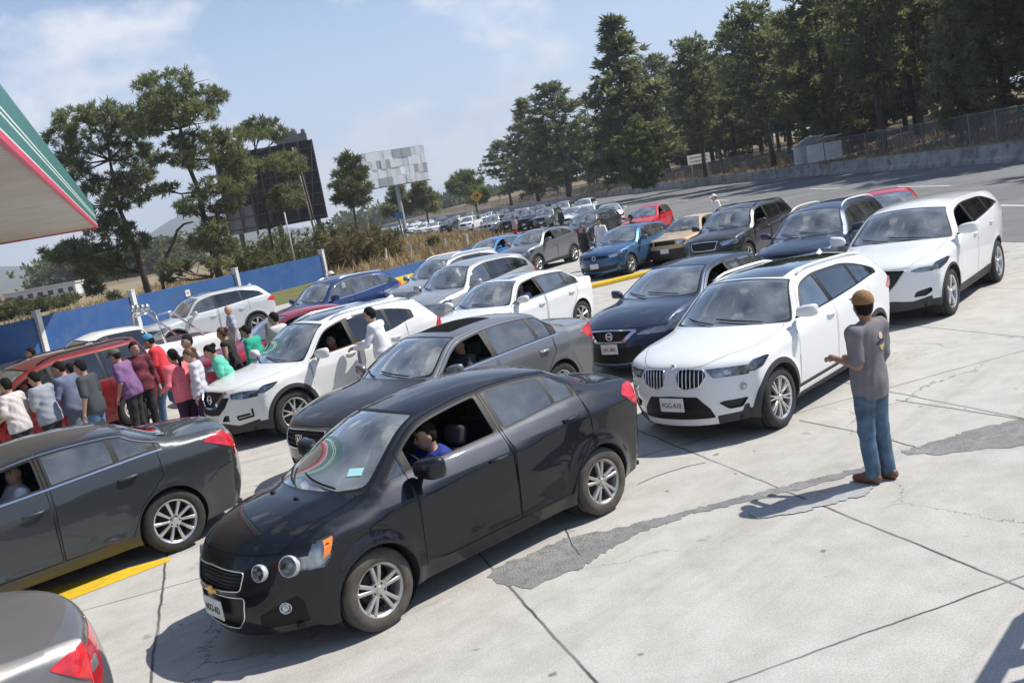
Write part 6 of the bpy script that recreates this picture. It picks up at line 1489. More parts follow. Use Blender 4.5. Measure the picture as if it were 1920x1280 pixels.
ACCORD = base_sedan(wb=2.80, hw=0.92, tail=-3.95, open=[(0, 1)], hmid=(0.30, 0.985), cowl=(-0.30, 1.05), roof=(-1.95, 1.485), rend=(-2.66, 1.43), deck=(-3.86, 1.10), paint=P_GREY, hoodpaint=P_DKGREY, dlochrome=2, sunroof=(7.25, 8.25, 0.62), sunglass=M_SEAM,
    featB=[('grille', [(1.80, -0.44), (2.30, -0.50), (2.72, -0.50), (2.76, 0), (2.72, 0.50), (2.30, 0.50), (1.80, 0.44), (1.74, 0)], False), ('intake', [(0.5, -0.6), (1.1, -0.66), (1.1, 0), (1.1, 0.66), (0.5, 0.6), (0.45, 0)], False)],
    extras=[badge_h(2.24), grille_bars(3, 1.85, 2.7, 0.44, M_PLASTIC, rad=0.012), outline('grille_frame', [(1.78, -0.46), (2.30, -0.52), (2.74, -0.52), (2.78, 0), (2.74, 0.52), (2.30, 0.52), (1.78, 0.46), (1.72, 0)], 0.010, M_CHROME)], plate=None, step=0.065)
ALTIMA = base_sedan(wb=2.776, hw=0.912, tail=-3.80, open=[(0, 1)], paint=P_NAVY, dlochrome=1, hmid=(0.30, 1.0), cowl=(-0.24, 1.05), step=0.065,
    headB=[[(2.46, 0.54), (2.42, 0.70), (2.40, 1.03), (3.15, 1.03), (2.98, 0.78)]], headA=[[(0.9, 0.66), (0.40, 0.68), (0.18, 0.76), (-0.02, 0.895), (0.18, 0.88), (0.9, 0.83)]], lampmat=pbr('lamp_bright', (0.80, 0.82, 0.85), 0.3, 0.15, var=0.25, vscale=18),
    featB=[('grille', [(2.02, -0.30), (2.78, -0.52), (2.80, 0), (2.78, 0.52), (2.02, 0.30), (1.98, 0)], False), ('blackpanel', [(0.35, -0.62), (1.6, -0.66), (1.6, 0), (1.6, 0.66), (0.35, 0.62), (0.30, 0)], False)],
    strips=[('bumper_strip', 'B', [(0.36, -0.58), (0.30, 0), (0.36, 0.58)], 0.02, M_CHROME, 0.006)],
    extras=[vchrome(0.05, [(2.78, 0.54), (2.02, 0.32)]), vchrome(0.03, [(2.02, 0.32), (1.98, 0.0)]), vchrome(0.03, [(2.80, 0.54), (2.84, 0.0)]), badge_ring(0.055, 2.42), grille_bars(4, 2.1, 2.75, 0.36, M_PLASTIC, rad=0.008)], plate=dict(r=1.2, z=0.50, text='LRC-802'))
LEXUS = base_sedan(wb=2.80, hw=0.905, z0=0.20, tail=-3.72, open=[(0, 1)], paint=P_WHITE, dlochrome=1, wheel='seven', rim=MATS['alloy_bright'], sunroof=(7.2, 8.3, 0.62), handlemat=P_WHITE, deck=(-3.66, 1.10), step=0.07, cowl=(-0.34, 1.02), hmid=(0.26, 0.96))
HRV = base_suv(wb=2.61, R=0.335, hw=0.89, tail=-3.42, open=[(0, 1)], paint=P_GREY, wheel='seven', roof=(-1.5, 1.61), rend=(-2.7, 1.54), dlotaper=(-2.0, 0.30), bglass=(-3.15, 1.22), deck=(-3.32, 1.12), wtop=(-0.92, 1.545),
    dlo=(-0.56, -2.66), wins=splits(-0.66, -1.42, -2.10, -2.56, M_GLASS_SIDE, M_GLASS_SIDE), doors=[('front_door', -0.46, -1.40), ('rear_door', -1.42, -2.36)], handles=[('front_door', -1.28, 0.95)], tailA=[[(-3.0, 1.02), (-3.14, 1.18), (-3.6, 1.2), (-3.6, 0.92), (-3.2, 0.92)]], cladz=0.36, step=0.08, extras=[roof_rails(M_TRIM, -1.15, -2.6, 0.95, 0.03)])
def hatch(**o):
    k = base_suv(redge9=-0.03, dlotaper=(-2.2, 0.30), wb=2.637, R=0.320, hw=0.885, z0=0.20, nose=0.86, tail=-3.38, fset=0.40, rset=0.28, hood=(0.76, 0.80), hmid=(0.26, 0.94), cowl=(-0.30, 1.0), wtop=(-1.12, 1.41), roof=(-1.75, 1.465), rend=(-2.78, 1.40), bglass=(-3.16, 1.06), deck=(-3.30, 0.98),
        fz=(0.40, 0.60), rz=(0.85, 0.5), belt=[(-3.5, 1.05), (-2.6, 1.02), (-1.6, 0.98), (-0.6, 0.955), (0.3, 0.92), (1, 0.86)], redge=-0.05, rail=0.04,
        dlo=(-0.62, -2.74), wins=splits(-0.72, -1.56, -2.30, -2.62, M_GLASS_SIDE, M_GLASS_SIDE), doors=[('front_door', -0.48, -1.54), ('rear_door', -1.56, -2.46)], handles=[('front_door', -1.42, 0.85), ('rear_door', -2.28, 0.87)], mirror=(-0.80, 0, 1.0), msize=1.05,
        headA=[[(0.9, 0.62), (0.42, 0.63), (0.24, 0.70), (0.14, 0.80), (0.26, 0.81), (0.9, 0.79)]], tailA=[[(-2.98, 0.90), (-3.08, 1.0), (-3.6, 1.02), (-3.6, 0.80), (-3.14, 0.82)]],
        clad=0, wheel='five', plate=dict(r=1.2, z=0.44), step=0.08)
    k.update(o)
    if 'handlemat' not in o: k['handlemat'] = k['paint']
    return k
GOLF = hatch(paint=P_BLUE, hoodpaint=None, extras=[badge_ring(0.055, 2.42, False)], featB=[('grille', [(2.24, -0.62), (2.62, -0.62), (2.64, 0), (2.62, 0.62), (2.24, 0.62), (2.22, 0)], False), ('intake', [(0.4, -0.85), (1.1, -0.95), (1.15, 0), (1.1, 0.95), (0.4, 0.85), (0.36, 0)], False)], rim=MATS['alloy_bright'])
GOLF.pop('hoodpaint')
REDHATCH = hatch(paint=P_RED, wb=2.45, tail=-3.05, rend=(-2.5, 1.42), bglass=(-2.85, 1.06), deck=(-2.98, 0.98), dlo=(-0.62, -2.50), wins=splits(-0.72, -1.46, -2.12, -2.40), doors=[('front_door', -0.48, -1.44), ('rear_door', -1.46, -2.3)], open=[(0, 1)], tailA=[[(-2.70, 0.90), (-2.8, 1.0), (-3.3, 1.02), (-3.3, 0.80), (-2.9, 0.82)]], roof=(-1.7, 1.49), step=0.09)
SILVERSUV = base_suv(paint=P_SILVER, hw=0.905, step=0.07, featB=[('grille', [(2.02, -0.42), (2.60, -0.48), (2.64, 0), (2.60, 0.48), (2.02, 0.42), (1.98, 0)], False), ('intake', [(0.4, -0.5), (1.2, -0.56), (1.22, 0), (1.2, 0.56), (0.4, 0.5), (0.36, 0)], False)], clad=0.0, lampmat=MATS['lamp_bright'])
SILVERSUV['handlemat'] = P_SILVER
BLUESUV = base_suv(paint=P_ROYAL, tail=-3.66, step=0.075, dlochrome=2, extras=[roof_rails(M_CHROME, -1.2, -3.0, 0.95, 0.035), fin], wins=splits(-0.66, -1.48, -2.30, -2.92))
HIGHLANDER = base_suv(wb=2.79, R=0.37, hw=0.955, tail=-3.86, paint=paint('bright_silver_paint', (0.60, 0.62, 0.64), 0.25, 0.34, 0.03), roof=(-1.7, 1.74), rend=(-3.15, 1.69), dlotaper=(-2.45, 0.20), wtop=(-0.95, 1.65), bglass=(-3.62, 1.26), deck=(-3.74, 1.16), belt=[(-3.9, 1.32), (-2.9, 1.28), (-1.6, 1.18), (-0.6, 1.14), (0.3, 1.09), (1, 1.0)], dlo=(-0.56, -3.24), wins=splits(-0.66, -1.52, -2.40, -3.12, M_GLASS_SIDE, M_GLASS_DARK), doors=[('front_door', -0.46, -1.50), ('rear_door', -1.52, -2.62)],
    tailA=[[(-3.30, 1.10), (-3.46, 1.22), (-4.0, 1.26), (-4.0, 1.0), (-3.6, 1.02)]], sunroof=(7.2, 8.4, 0.6), extras=[fin], step=0.075)
OUTLANDER = base_suv(paint=P_DKGREY, open=[(0, 1)], tail=-3.66, step=0.075, tumble=0.38, wins=splits(-0.66, -1.48, -2.30, -2.92, M_GLASS_SIDE, M_GLASS_DARK), extras=[roof_rails(M_TRIM, -1.2, -3.0, 0.95, 0.04), outline('grille_frame', [(2.0, -0.44), (2.82, -0.50), (2.86, 0), (2.82, 0.50), (2.0, 0.44), (1.96, 0)], 0.014, M_CHROME)])
XTRAILB = base_suv(paint=P_NAVY, step=0.07, wtop=(-0.92, 1.62), roof=(-1.65, 1.70), rend=(-3.0, 1.65), extras=[roof_rails(M_WHITEP, -1.05, -3.0, 0.97, 0.05)], lampmat=MATS['lamp_bright'], wins=splits(-0.66, -1.48, -2.30, -2.92))
TAXI = base_sedan(wb=2.43, R=0.29, hw=0.82, nose=0.76, tail=-3.28, fset=0.22, rset=0.18, hood=(0.72, 0.80), hmid=(0.2, 0.87), cowl=(-0.40, 0.94), wtop=(-1.02, 1.345), roof=(-1.6, 1.385), rend=(-2.2, 1.345), bglass=(-2.72, 0.96), deck=(-3.22, 0.92), cset=0.12, hedge=-0.03, redge=-0.04,
    belt=[(-3.4, 0.90), (-1.5, 0.90), (0.5, 0.84), (1, 0.82)], dlo=(-0.55, -2.55), wins=splits(-0.64, -1.32, -2.05, -2.42), doors=[('front_door', -0.42, -1.30), ('rear_door', -1.32, -2.30)], handles=[], mirror=(-0.62, 0, 0.94), msize=0.8, open=[(0, 1)], paint=P_BEIGE, clad=0.0, cladz=0.60, cladmat=P_MAROON, wheel='steel', dlochrome=0, tailA=[], tailB=[[(12.5, 0.5), (12.5, 1.0), (13.4, 1.0), (13.4, 0.5)]],
    headA=[], headB=[[(2.2, 0.62), (2.2, 0.97), (2.8, 0.97), (2.8, 0.62)]], featB=[('grille', [(2.2, -0.55), (2.8, -0.55), (2.8, 0.55), (2.2, 0.55)], False), ('plastic', [(0.0, -1.03), (1.6, -1.03), (1.6, 0), (1.6, 1.03), (0.0, 1.03)], False)], step=0.08)
MINIVAN = base_suv(doorrail=1.05, redge9=0.0, dlotaper=(-9, 0), wb=2.88, R=0.33, hw=0.955, z0=0.20, nose=0.98, tail=-3.80, hood=(0.86, 0.80), hmid=(0.40, 0.98), cowl=(-0.02, 1.03), wtop=(-1.10, 1.57), roof=(-1.9, 1.68), rend=(-3.35, 1.68), bglass=(-3.66, 1.12), deck=(-3.72, 1.02), fz=(0.40, 0.60),
    belt=[(-3.9, 1.05), (-2.0, 1.02), (-0.6, 0.98), (0.3, 0.94), (1, 0.86)], tumble=0.36, rail=0.06, dlo=(-0.60, -3.45), wins=[('front_door', -0.74, -1.50, 0, 0, M_GLASS_SIDE), ('rear_door', -1.58, -2.46, 0, 0, M_GLASS_DARK), ('none', -2.52, -3.38, 0, 0, M_GLASS_DARK)], doors=[('front_door', -0.46, -1.52), ('rear_door', -1.54, -2.52)], open=[(0, 1)],
    paint=P_MAROON, wheel='steel', rim=pbr('hubcap_white', (0.62, 0.62, 0.60), 0.4, 0.3), clad=0.0, cladz=0.36, cladmat=P_MAROON, handles=[('front_door', -1.38, 0.90)], extras=[roof_rails(M_TRIM, -1.4, -3.3, 0.90, 0.05)], tailA=[[(-3.45, 0.80), (-3.5, 1.10), (-4.0, 1.10), (-4.0, 0.80)]],
    strips=[('side_moulding', 'A', [(-0.5, 0.60), (-2.4, 0.62)], 0.05, P_MAROON, 0.012)], step=0.075)
def roll_bar(k, o):
    b = MB()
    for x in (-2.72,):
        b.tube([(x, 0.78, 1.02), (x+0.04, 0.76, 1.55), (x+0.06, 0.66, 1.86), (x+0.06, 0.45, 1.93), (x+0.06, -0.45, 1.93), (x+0.06, -0.66, 1.86), (x+0.04, -0.76, 1.55), (x, -0.78, 1.02)], 0.026, 10)
    for sd in (1, -1): b.tube([(-2.68, sd*0.7, 1.82), (-3.04, sd*0.7, 1.82), (-3.7, sd*0.78, 1.10)], 0.026, 8)
    b.build('roll_bar', M_CHROME, o['root'], True)
    for y in (-0.45, -0.15, 0.15, 0.45):
        c = MB(); c.lathe([(0, -0.05), (0.06, -0.04), (0.085, 0.02), (0.085, 0.04), (0.0, 0.045)], 14, axis='x'); q = c.build('bar_lamp', M_LAMP, o['root'], True); q.location = (-2.62, y, 2.03)
PICKUP = base_suv(redge9=0.0, dlotaper=(-9, 0), wb=3.1, R=0.36, hw=0.90, nose=0.90, tail=-4.25, hood=(0.78, 0.96), hmid=(0.3, 1.06), cowl=(-0.25, 1.12), wtop=(-0.98, 1.60), roof=(-1.5, 1.70), rend=(-2.28, 1.66), bglass=(-2.52, 1.14), deck=(-4.15, 1.09), bset=0.02, bset2=0.02, dedge=0.0, redge=-0.05, rset=0.14,
    belt=[(-4.4, 1.08), (-2.6, 1.09), (-0.6, 1.07), (0.3, 1.04), (1, 0.98)], dlo=(-0.56, -2.42), wins=[('front_door', -0.66, -1.36, 0, 0, M_GLASS_SIDE), ('none', -1.50, -2.36, 0, 0, M_GLASS_DARK)], doors=[('front_door', -0.46, -1.42)], handles=[('front_door', -1.30, 0.95)],
    paint=P_WHITE, clad=0.0, cladz=None, featB=[('plastic', [(11.1, -0.8), (11.92, -0.8), (11.92, 0.8), (11.1, 0.8)], False), ('grille', [(2.02, -0.42), (2.80, -0.48), (2.80, 0.48), (2.02, 0.42)], False)], tailA=[[(-4.05, 0.75), (-4.05, 1.0), (-4.4, 1.0), (-4.4, 0.75)]], extras=[roll_bar], step=0.085)
CRIMSON = base_sedan(paint=P_CRIMSON, hw=0.88, wb=2.6, tail=-3.5, open=[(0, 1)], rend=(-2.45, 1.415), bglass=(-2.95, 1.13), deck=(-3.40, 1.07), dlo=(-0.62, -2.66), wins=splits(-0.72, -1.56, -2.3, -2.56), doors=[('front_door', -0.5, -1.54), ('rear_door', -1.56, -2.5)], tailA=[[(-3.0, 0.97), (-3.14, 1.03), (-3.7, 1.06), (-3.7, 0.80), (-3.25, 0.83)]], step=0.08)
LIGHTBLUE = hatch(paint=P_SKY, step=0.09, open=[(0, 1)])
CORNER = base_sedan(paint=paint('warm_grey_paint', (0.165, 0.164, 0.166), 0.5, 0.34, 0.10), step=0.055, plate=None, roof=(-1.80, 1.45), deck=(-3.72, 1.09), dedge=-0.05, featB=[('reverse', [(12.75, 0.80), (12.72, 0.97), (12.98, 0.97), (13.02, 0.82)], True)], tailB=[[(12.35, 0.50), (12.42, 1.05), (13.75, 1.05), (13.3, 0.74)]], tailA=[[(-3.35, 0.99), (-3.5, 1.03), (-4.0, 1.05), (-4.0, 0.74), (-3.66, 0.74)]])
# ------------------------------------------------------------ people: one continuous body surface, clothes and hair as children
def surface_net(fn, lo, hi, h):
    n = [int(math.ceil((hi[i]-lo[i])/h))+1 for i in range(3)]
    ax = [lo[i]+h*np.arange(n[i]) for i in range(3)]
    X, Y, Z = np.meshgrid(*ax, indexing='ij')
    D = fn(np.stack([X, Y, Z], -1).reshape(-1, 3).astype(np.float32)).reshape(n)
    S = D < 0
    nc = [k-1 for k in n]
    cnt = np.zeros(nc); acc = np.zeros(nc+[3])
    corner = [(i, j, k) for i in (0, 1) for j in (0, 1) for k in (0, 1)]
    def sub(A, c): return A[c[0]:c[0]+nc[0], c[1]:c[1]+nc[1], c[2]:c[2]+nc[2]]
    for a in corner:
        for ax_ in range(3):
            if a[ax_] == 1: continue
            b = list(a); b[ax_] = 1
            da, db = sub(D, a), sub(D, b)
            m = (da < 0) != (db < 0)
            t = np.where(m, da/(da-db+1e-12), 0)
            cnt += m
            for q in range(3):
                v = a[q]+(t if q == ax_ else 0)
                acc[..., q] += np.where(m, v, 0)
    act = cnt > 0
    idx = -np.ones(nc, int); idx[act] = np.arange(act.sum())
    I = np.argwhere(act)
    V = (I+acc[act]/cnt[act][:, None])*h+np.array(lo)
    F = []
    for ax_ in range(3):
        o1, o2 = [(1, 2), (2, 0), (0, 1)][ax_]
        sl0 = [slice(None)]*3; sl1 = [slice(None)]*3; sl0[ax_] = slice(0, -1); sl1[ax_] = slice(1, None)
        A, B = S[tuple(sl0)], S[tuple(sl1)]
        for flip, m in ((False, A & ~B), (True, ~A & B)):
            P = np.argwhere(m)
            P = P[(P[:, o1] > 0) & (P[:, o2] > 0) & (P[:, o1] < n[o1]-1) & (P[:, o2] < n[o2]-1)]
            if not len(P): continue
            q = []
            for d1, d2 in ((0, 0), (-1, 0), (-1, -1), (0, -1)):
                c = P.copy(); c[:, o1] += d1; c[:, o2] += d2; q.append(idx[c[:, 0], c[:, 1], c[:, 2]])
            q = np.stack(q, 1); q = q[(q >= 0).all(1)]
            F.append(q[:, ::-1] if flip else q)
    return V, np.vstack(F) if F else np.zeros((0, 4), int)
def rc(a, b, ra, rb): return ('rc', np.array(a, float), np.array(b, float), ra, rb)
def el(c, r, M=None): return ('el', np.array(c, float), np.array(r, float), None if M is None else np.array(M, float))
def prim_d(p, P, inf=0.0):
    if p[0] == 'rc':
        a, b, ra, rb = p[1:]; ab = b-a; L2 = ab@ab+1e-9
        t = np.clip((P-a)@ab/L2, 0, 1)
        return np.sqrt(((P-a-t[:, None]*ab)**2).sum(1))-(ra+(rb-ra)*t)-inf
    c, r, M = p[1:]; q = P-c
    if M is not None: q = q@M
    rr = r+inf; k = np.sqrt(((q/rr)**2).sum(1)); return (k-1)*rr.min()*0.5+(k-1)*0.5*np.sqrt((q**2).sum(1))/np.maximum(k, 0.3)
def smin(a, b, k):
    h = np.clip(0.5+0.5*(b-a)/k, 0, 1); return b+(a-b)*h-k*h*(1-h)
def union(prims, P, inf=0.0, k=0.03):
    d = None
    for p in prims:
        e = prim_d(p, P, inf); d = e if d is None else smin(d, e, k)
    return d
def net_mesh(fn, lo, hi, h, name, mat, parent, smooth=True):
    V, F = surface_net(fn, lo, hi, h)
    me = bpy.data.meshes.new(name); me.from_pydata(V.tolist(), [], F.tolist()); me.materials.append(mat)
    me.polygons.foreach_set('use_smooth', [True]*len(F)); me.update()
    return link_mesh(name, me, parent)
def ik(sh, target, l1, l2, hint):
    sh, target, hint = (Vector(v) for v in (sh, target, hint)); d = target-sh; L = min(d.length, (l1+l2)*0.985); d.normalize(); target = sh+d*L
    a = (l1*l1-l2*l2+L*L)/(2*L); hh = math.sqrt(max(l1*l1-a*a, 0)); side = hint-d*hint.dot(d); side.normalize()
    return sh+d*a+side*hh, target
SKIN = [pbr('skin_tan', (0.43, 0.255, 0.175), 0.55, var=0.08), pbr('skin_brown', (0.30, 0.16, 0.10), 0.55, var=0.08), pbr('skin_light', (0.48, 0.29, 0.21), 0.55, var=0.06)]
M_HAIR = pbr('black_hair', (0.010, 0.008, 0.007), 0.75, var=0.4, vscale=60, bump=0.5, bscale=90, spec=0.2)
M_HAIR_B = pbr('brown_hair', (0.11, 0.050, 0.025), 0.5, var=0.3, vscale=60)
M_HAIR_G = pbr('grey_hair', (0.14, 0.135, 0.13), 0.6, var=0.3, vscale=60)
M_EYE = pbr('eye_dark', (0.02, 0.016, 0.014), 0.3)
M_LIP = pbr('lips', (0.30, 0.11, 0.09), 0.5)
M_SHOE = pbr('brown_leather', (0.16, 0.065, 0.035), 0.5, var=0.2)
M_SHOE_D = pbr('dark_shoe', (0.03, 0.028, 0.026), 0.5)
def cloth(name, col, var=0.12): return pbr('cloth_'+name, col, 0.85, var=var, vscale=9, bump=0.25, bscale=110)
def person(label, loc, face, h=1.70, shirt=None, sleeve='short', pants=None, skin=0, hair=M_HAIR, hairstyle='short', hat=None, fat=1.0, lean=0.0, roll=0.0, head=(0, 0), L=None, Rr=None, legs='stand', res=0.017, seated=False, seat_z=0.0, group=None, name='person', shoes=None, extra=None, hem=0.84, seed=0, elbow=0.45):
    """body frame: x forward, y left, z up. L / Rr: wrist targets relative to the shoulder; head = (yaw, pitch) degrees"""
    s = h/1.72; root = empty(name, (loc[0], loc[1], loc[2] if len(loc) > 2 else 0.0), face); tag(root, label, 'person', group)
    rng = np.random.RandomState(seed+int(abs(loc[0]*100)))
    pz = 0.0
    hip = {1: np.array([0, 0.095, 0.90]), -1: np.array([0, -0.095, 0.90])}
    if seated:
        knee = {sd: np.array([0.42, sd*0.15, 0.98]) for sd in (1, -1)}; ank = {sd: np.array([0.62, sd*0.14, 0.62]) for sd in (1, -1)}
    elif legs == 'stride':
        knee = {1: np.array([0.16, 0.10, 0.50]), -1: np.array([-0.03, -0.10, 0.49])}; ank = {1: np.array([0.20, 0.10, 0.09]), -1: np.array([-0.24, -0.10, 0.13])}
    elif legs == 'bent':
        knee = {1: np.array([0.10, 0.11, 0.50]), -1: np.array([0.08, -0.11, 0.50])}; ank = {1: np.array([-0.02, 0.11, 0.09]), -1: np.array([-0.06, -0.11, 0.09])}
    else:
        knee = {1: np.array([0.03, 0.095, 0.49]), -1: np.array([0.015, -0.09, 0.49])}; ank = {1: np.array([0.02, 0.085, 0.085]), -1: np.array([-0.03, -0.085, 0.085])}
    T = Matrix.Translation((0, 0, 0.94)) @ Matrix.Rotation(R(lean), 4, 'Y') @ Matrix.Rotation(R(roll), 4, 'X') @ Matrix.Translation((0, 0, -0.94))
    tp = lambda p: np.array(T @ Vector(p)); TM = np.array(T.to_3x3())
    neck = tp((-0.015, 0, 1.47)); H = Matrix.Rotation(R(lean*0.45+head[1]), 3, 'Y')
    H = Matrix.Rotation(R(head[0]), 3, 'Z') @ H
    hc = neck+np.array(H @ Vector((0.035, 0, 0.155))); HM = np.array(H)
    hp = lambda p: hc+np.array(H @ Vector(p))
    sh = {sd: tp((-0.01, sd*0.180*(0.6+0.4*fat), 1.415)) for sd in (1, -1)}
    torso = [el(tp((-0.005, 0, 1.29)), (0.108*fat, 0.160*(0.5+0.5*fat), 0.20), TM), el(tp((0.012*fat, 0, 1.09)), (0.103*fat**1.3, 0.142*fat, 0.18), TM), rc(sh[1], sh[-1], 0.062, 0.062)]
    pelv = [el((0, 0, 0.94), (0.115*fat, 0.158*fat, 0.13))]
    arms, fore, hands = [], [], []
    wr = {}
    for sd, tg in ((1, L), (-1, Rr)):
        tg = tg or (0.03, 0.10, -0.52)
        tgt = sh[sd]+np.array([tg[0], tg[1]*sd, tg[2]])
        e, w = ik(sh[sd], tgt, 0.285, 0.250, (-0.55, elbow*sd, -0.7)); e, w = np.array(e), np.array(w); wr[sd] = w
        arms.append(rc(sh[sd], e, 0.054, 0.041)); fore.append(rc(e, w, 0.041, 0.027))
        d = (w-e)/np.linalg.norm(w-e); pc = w+d*0.05
        side = np.cross(d, [0, 0, 1.0]); side = side/(np.linalg.norm(side)+1e-6) if np.linalg.norm(side) > 0.2 else np.array([1.0, 0, 0])
        # a hand: palm, four fingers and a thumb, half closed
        up = np.cross(side, d)
        hands.append(rc(w, pc+d*0.035, 0.026, 0.030))
        for i, (o, ln) in enumerate(((-0.030, 0.060), (-0.010, 0.072), (0.010, 0.068), (0.029, 0.052))):
            b0 = pc+d*0.045+side*o; b1 = b0+d*ln*0.55-up*ln*0.20; b2 = b1+d*ln*0.15-up*ln*0.55
            hands.append(rc(b0, b1, 0.0105, 0.0095)); hands.append(rc(b1, b2, 0.0095, 0.0085))
        t0 = w+d*0.025-side*0.024; hands.append(rc(t0, t0-side*0.022+d*0.035-up*0.02, 0.013, 0.010)); 
    legp = []
    for sd in (1, -1):
        legp += [rc(hip[sd], knee[sd], 0.088*(0.5+0.5*fat), 0.058), rc(knee[sd], ank[sd], 0.058, 0.038)]
    feet = [rc(ank[sd]+np.array([-0.02, 0, -0.03]), ank[sd]+np.array([0.15, sd*0.02, -0.05]), 0.040, 0.032) for sd in (1, -1)]
    headp = [el(hc, (0.098, 0.077, 0.118), HM), el(hp((0.028, 0, -0.052)), (0.062, 0.056, 0.068), HM)]
    face_p = [rc(hp((0.092, 0, 0.012)), hp((0.110, 0, -0.022)), 0.011, 0.016), el(hp((0.0, 0.076, -0.01)), (0.022, 0.012, 0.034), HM), el(hp((0.0, -0.076, -0.01)), (0.022, 0.012, 0.034), HM), rc(neck+np.array([0, 0, -0.05]), hp((-0.02, 0, -0.08)), 0.056, 0.050)]
    def fbody(P):
        d = union(torso+pelv, P, -0.004, 0.05); d = smin(d, union(arms+fore, P, 0, 0.02), 0.03); d = smin(d, union(legp, P, 0, 0.03), 0.04)
        d = smin(d, union(feet, P, 0, 0.02), 0.02); d = smin(d, union(headp, P, 0, 0.03), 0.02); d = smin(d, union(face_p, P, 0, 0.01), 0.018); d = smin(d, union(hands, P, 0, 0.008), 0.012)
        return d
    allp = np.array([p[1] for p in torso+pelv+arms+fore+legp+feet+headp]+[p[2] for p in arms+fore+legp+feet+hands if p[0] == 'rc'])
    lo, hi = allp.min(0)-0.17, allp.max(0)+0.17
    ph = rng.rand(4, 3)*6.28; fr = rng.randn(4, 3)*26
    def folds(P, a):
        w = P+0.03*np.sin(P[:, [1, 2, 0]]*19+ph[0]); return a*(np.sin(w@(fr[0]*0.75)+ph[0, 0])+0.6*np.sin(w@(fr[1]*1.3)+ph[1, 0]))
    sk = SKIN[skin]
    body = net_mesh(fbody, lo, hi, res, 'body', sk, root)
    fs = {'short': 0.62, 'long': 1.0, 'none': 0.0}[sleeve]
    slv = []
    for a, f in zip(arms, fore):
        if sleeve == 'short': slv.append(rc(a[1], a[1]+(a[2]-a[1])*0.84, 0.070, 0.066))
        elif sleeve == 'long': slv += [rc(a[1], a[2], 0.062, 0.050), rc(f[1], f[1]+(f[2]-f[1])*0.93, 0.050, 0.040)]
    dn = TM[:, 2]
    def fshirt(P):
        d = union(torso, P, 0.016, 0.05); d = smin(d, union(pelv, P, 0.018, 0.04), 0.05)
        if not seated: d = smin(d, prim_d(el((0.005, 0, 0.93), (0.155*fat, 0.208*(0.4+0.6*fat), 0.36)), P), 0.05)
        if slv: d = smin(d, union(slv, P, 0.004, 0.02), 0.025)
        d = d+folds(P, 0.0055)
        c = (P-np.array([0, 0, 0.94]))@dn
        d = np.maximum(d, (hem-0.94)-c if not seated else (0.80-0.94)-c)
        return np.maximum(d, (P-tp((0, 0, 1.492)))@dn-0.0)
    def fpants(P):
        d = smin(union(pelv, P, 0.014, 0.04), union([rc(p[1], p[2], p[3]+0.016, p[4]+(0.026 if i % 2 else 0.018)) for i, p in enumerate(legp)], P, 0, 0.03), 0.05)+folds(P, 0.005)
        d = np.maximum(d, P[:, 2]-(1.00 if seated else hem+0.05))
        for sd in (1, -1):
            pass
        return d if seated else np.maximum(d, 0.045-P[:, 2])
    shirt = shirt or cloth('grey_tee', (0.25, 0.24, 0.25)); pants = pants or cloth('jeans_blue', (0.07, 0.12, 0.22))
    so_ = net_mesh(fshirt, lo, hi, res, 'shirt', shirt, root)
    po_ = net_mesh(fpants, lo*[1, 1, 0]+[0, 0, lo[2]], np.array([hi[0], hi[1], 1.06]), res, 'trousers', pants, root)
    if not seated:
        for sd in (1, -1):
            a = ank[sd]
            fsh = lambda P, a=a, sd=sd: np.maximum(union([rc(a+np.array([-0.035, 0, -0.035]), a+np.array([0.06, 0, -0.035]), 0.048, 0.050), rc(a+np.array([0.06, 0.005*sd, -0.04]), a+np.array([0.165, 0.02*sd, -0.052]), 0.050, 0.040)], P, 0, 0.03), 0.004-P[:, 2])
            net_mesh(fsh, a+np.array([-0.14, -0.12, -0.10]), a+np.array([0.26, 0.12, 0.06]), res*0.8, 'shoe', shoes or M_SHOE_D, root)
    # hair
    if hairstyle and hair:
        hp_ = [el(hp((-0.012, 0, 0.016)), (0.102, 0.083, 0.118), HM)]
        ext = []
        if hairstyle == 'long': ext = [rc(hp((-0.07, 0.03, -0.02)), hp((-0.10, 0.04, -0.30)), 0.06, 0.05), rc(hp((-0.07, -0.03, -0.02)), hp((-0.10, -0.04, -0.30)), 0.06, 0.05)]
        if hairstyle == 'ponytail': ext = [rc(hp((-0.10, 0, 0.05)), hp((-0.15, 0, -0.06)), 0.032, 0.030), rc(hp((-0.15, 0, -0.06)), hp((-0.13, 0.01, -0.27)), 0.032, 0.014)]
        if hairstyle == 'bun': ext = [el(hp((-0.12, 0, 0.05)), (0.05, 0.05, 0.05))]
        def fhair(P):
            d = union(hp_, P, 0, 0.02); q = (P-hc)@HM
            low = -0.075 if hairstyle in ('short',) else -0.10
            cut = np.maximum(0.055-q[:, 2]-0.0*q[:, 0], (q[:, 0]-0.012)*0.9)   # keep the face free
            cut = np.minimum(q[:, 0]-0.015, 0.062-q[:, 2])
            d = np.maximum(d, cut); d = np.maximum(d, low-q[:, 2])
            if ext: d = smin(d, union(ext, P, 0, 0.02), 0.02)
            return d+0.004*np.sin(P@(fr[0]*3))*np.sin(P@(fr[1]*3))-0.001
        e3 = np.array([0.17, 0.17, 0.18]); loh = hc-e3-(np.array([0.12, 0.1, 0.25]) if ext else 0); net_mesh(fhair, loh, hc+e3, res*0.75, 'hair', hair, root)
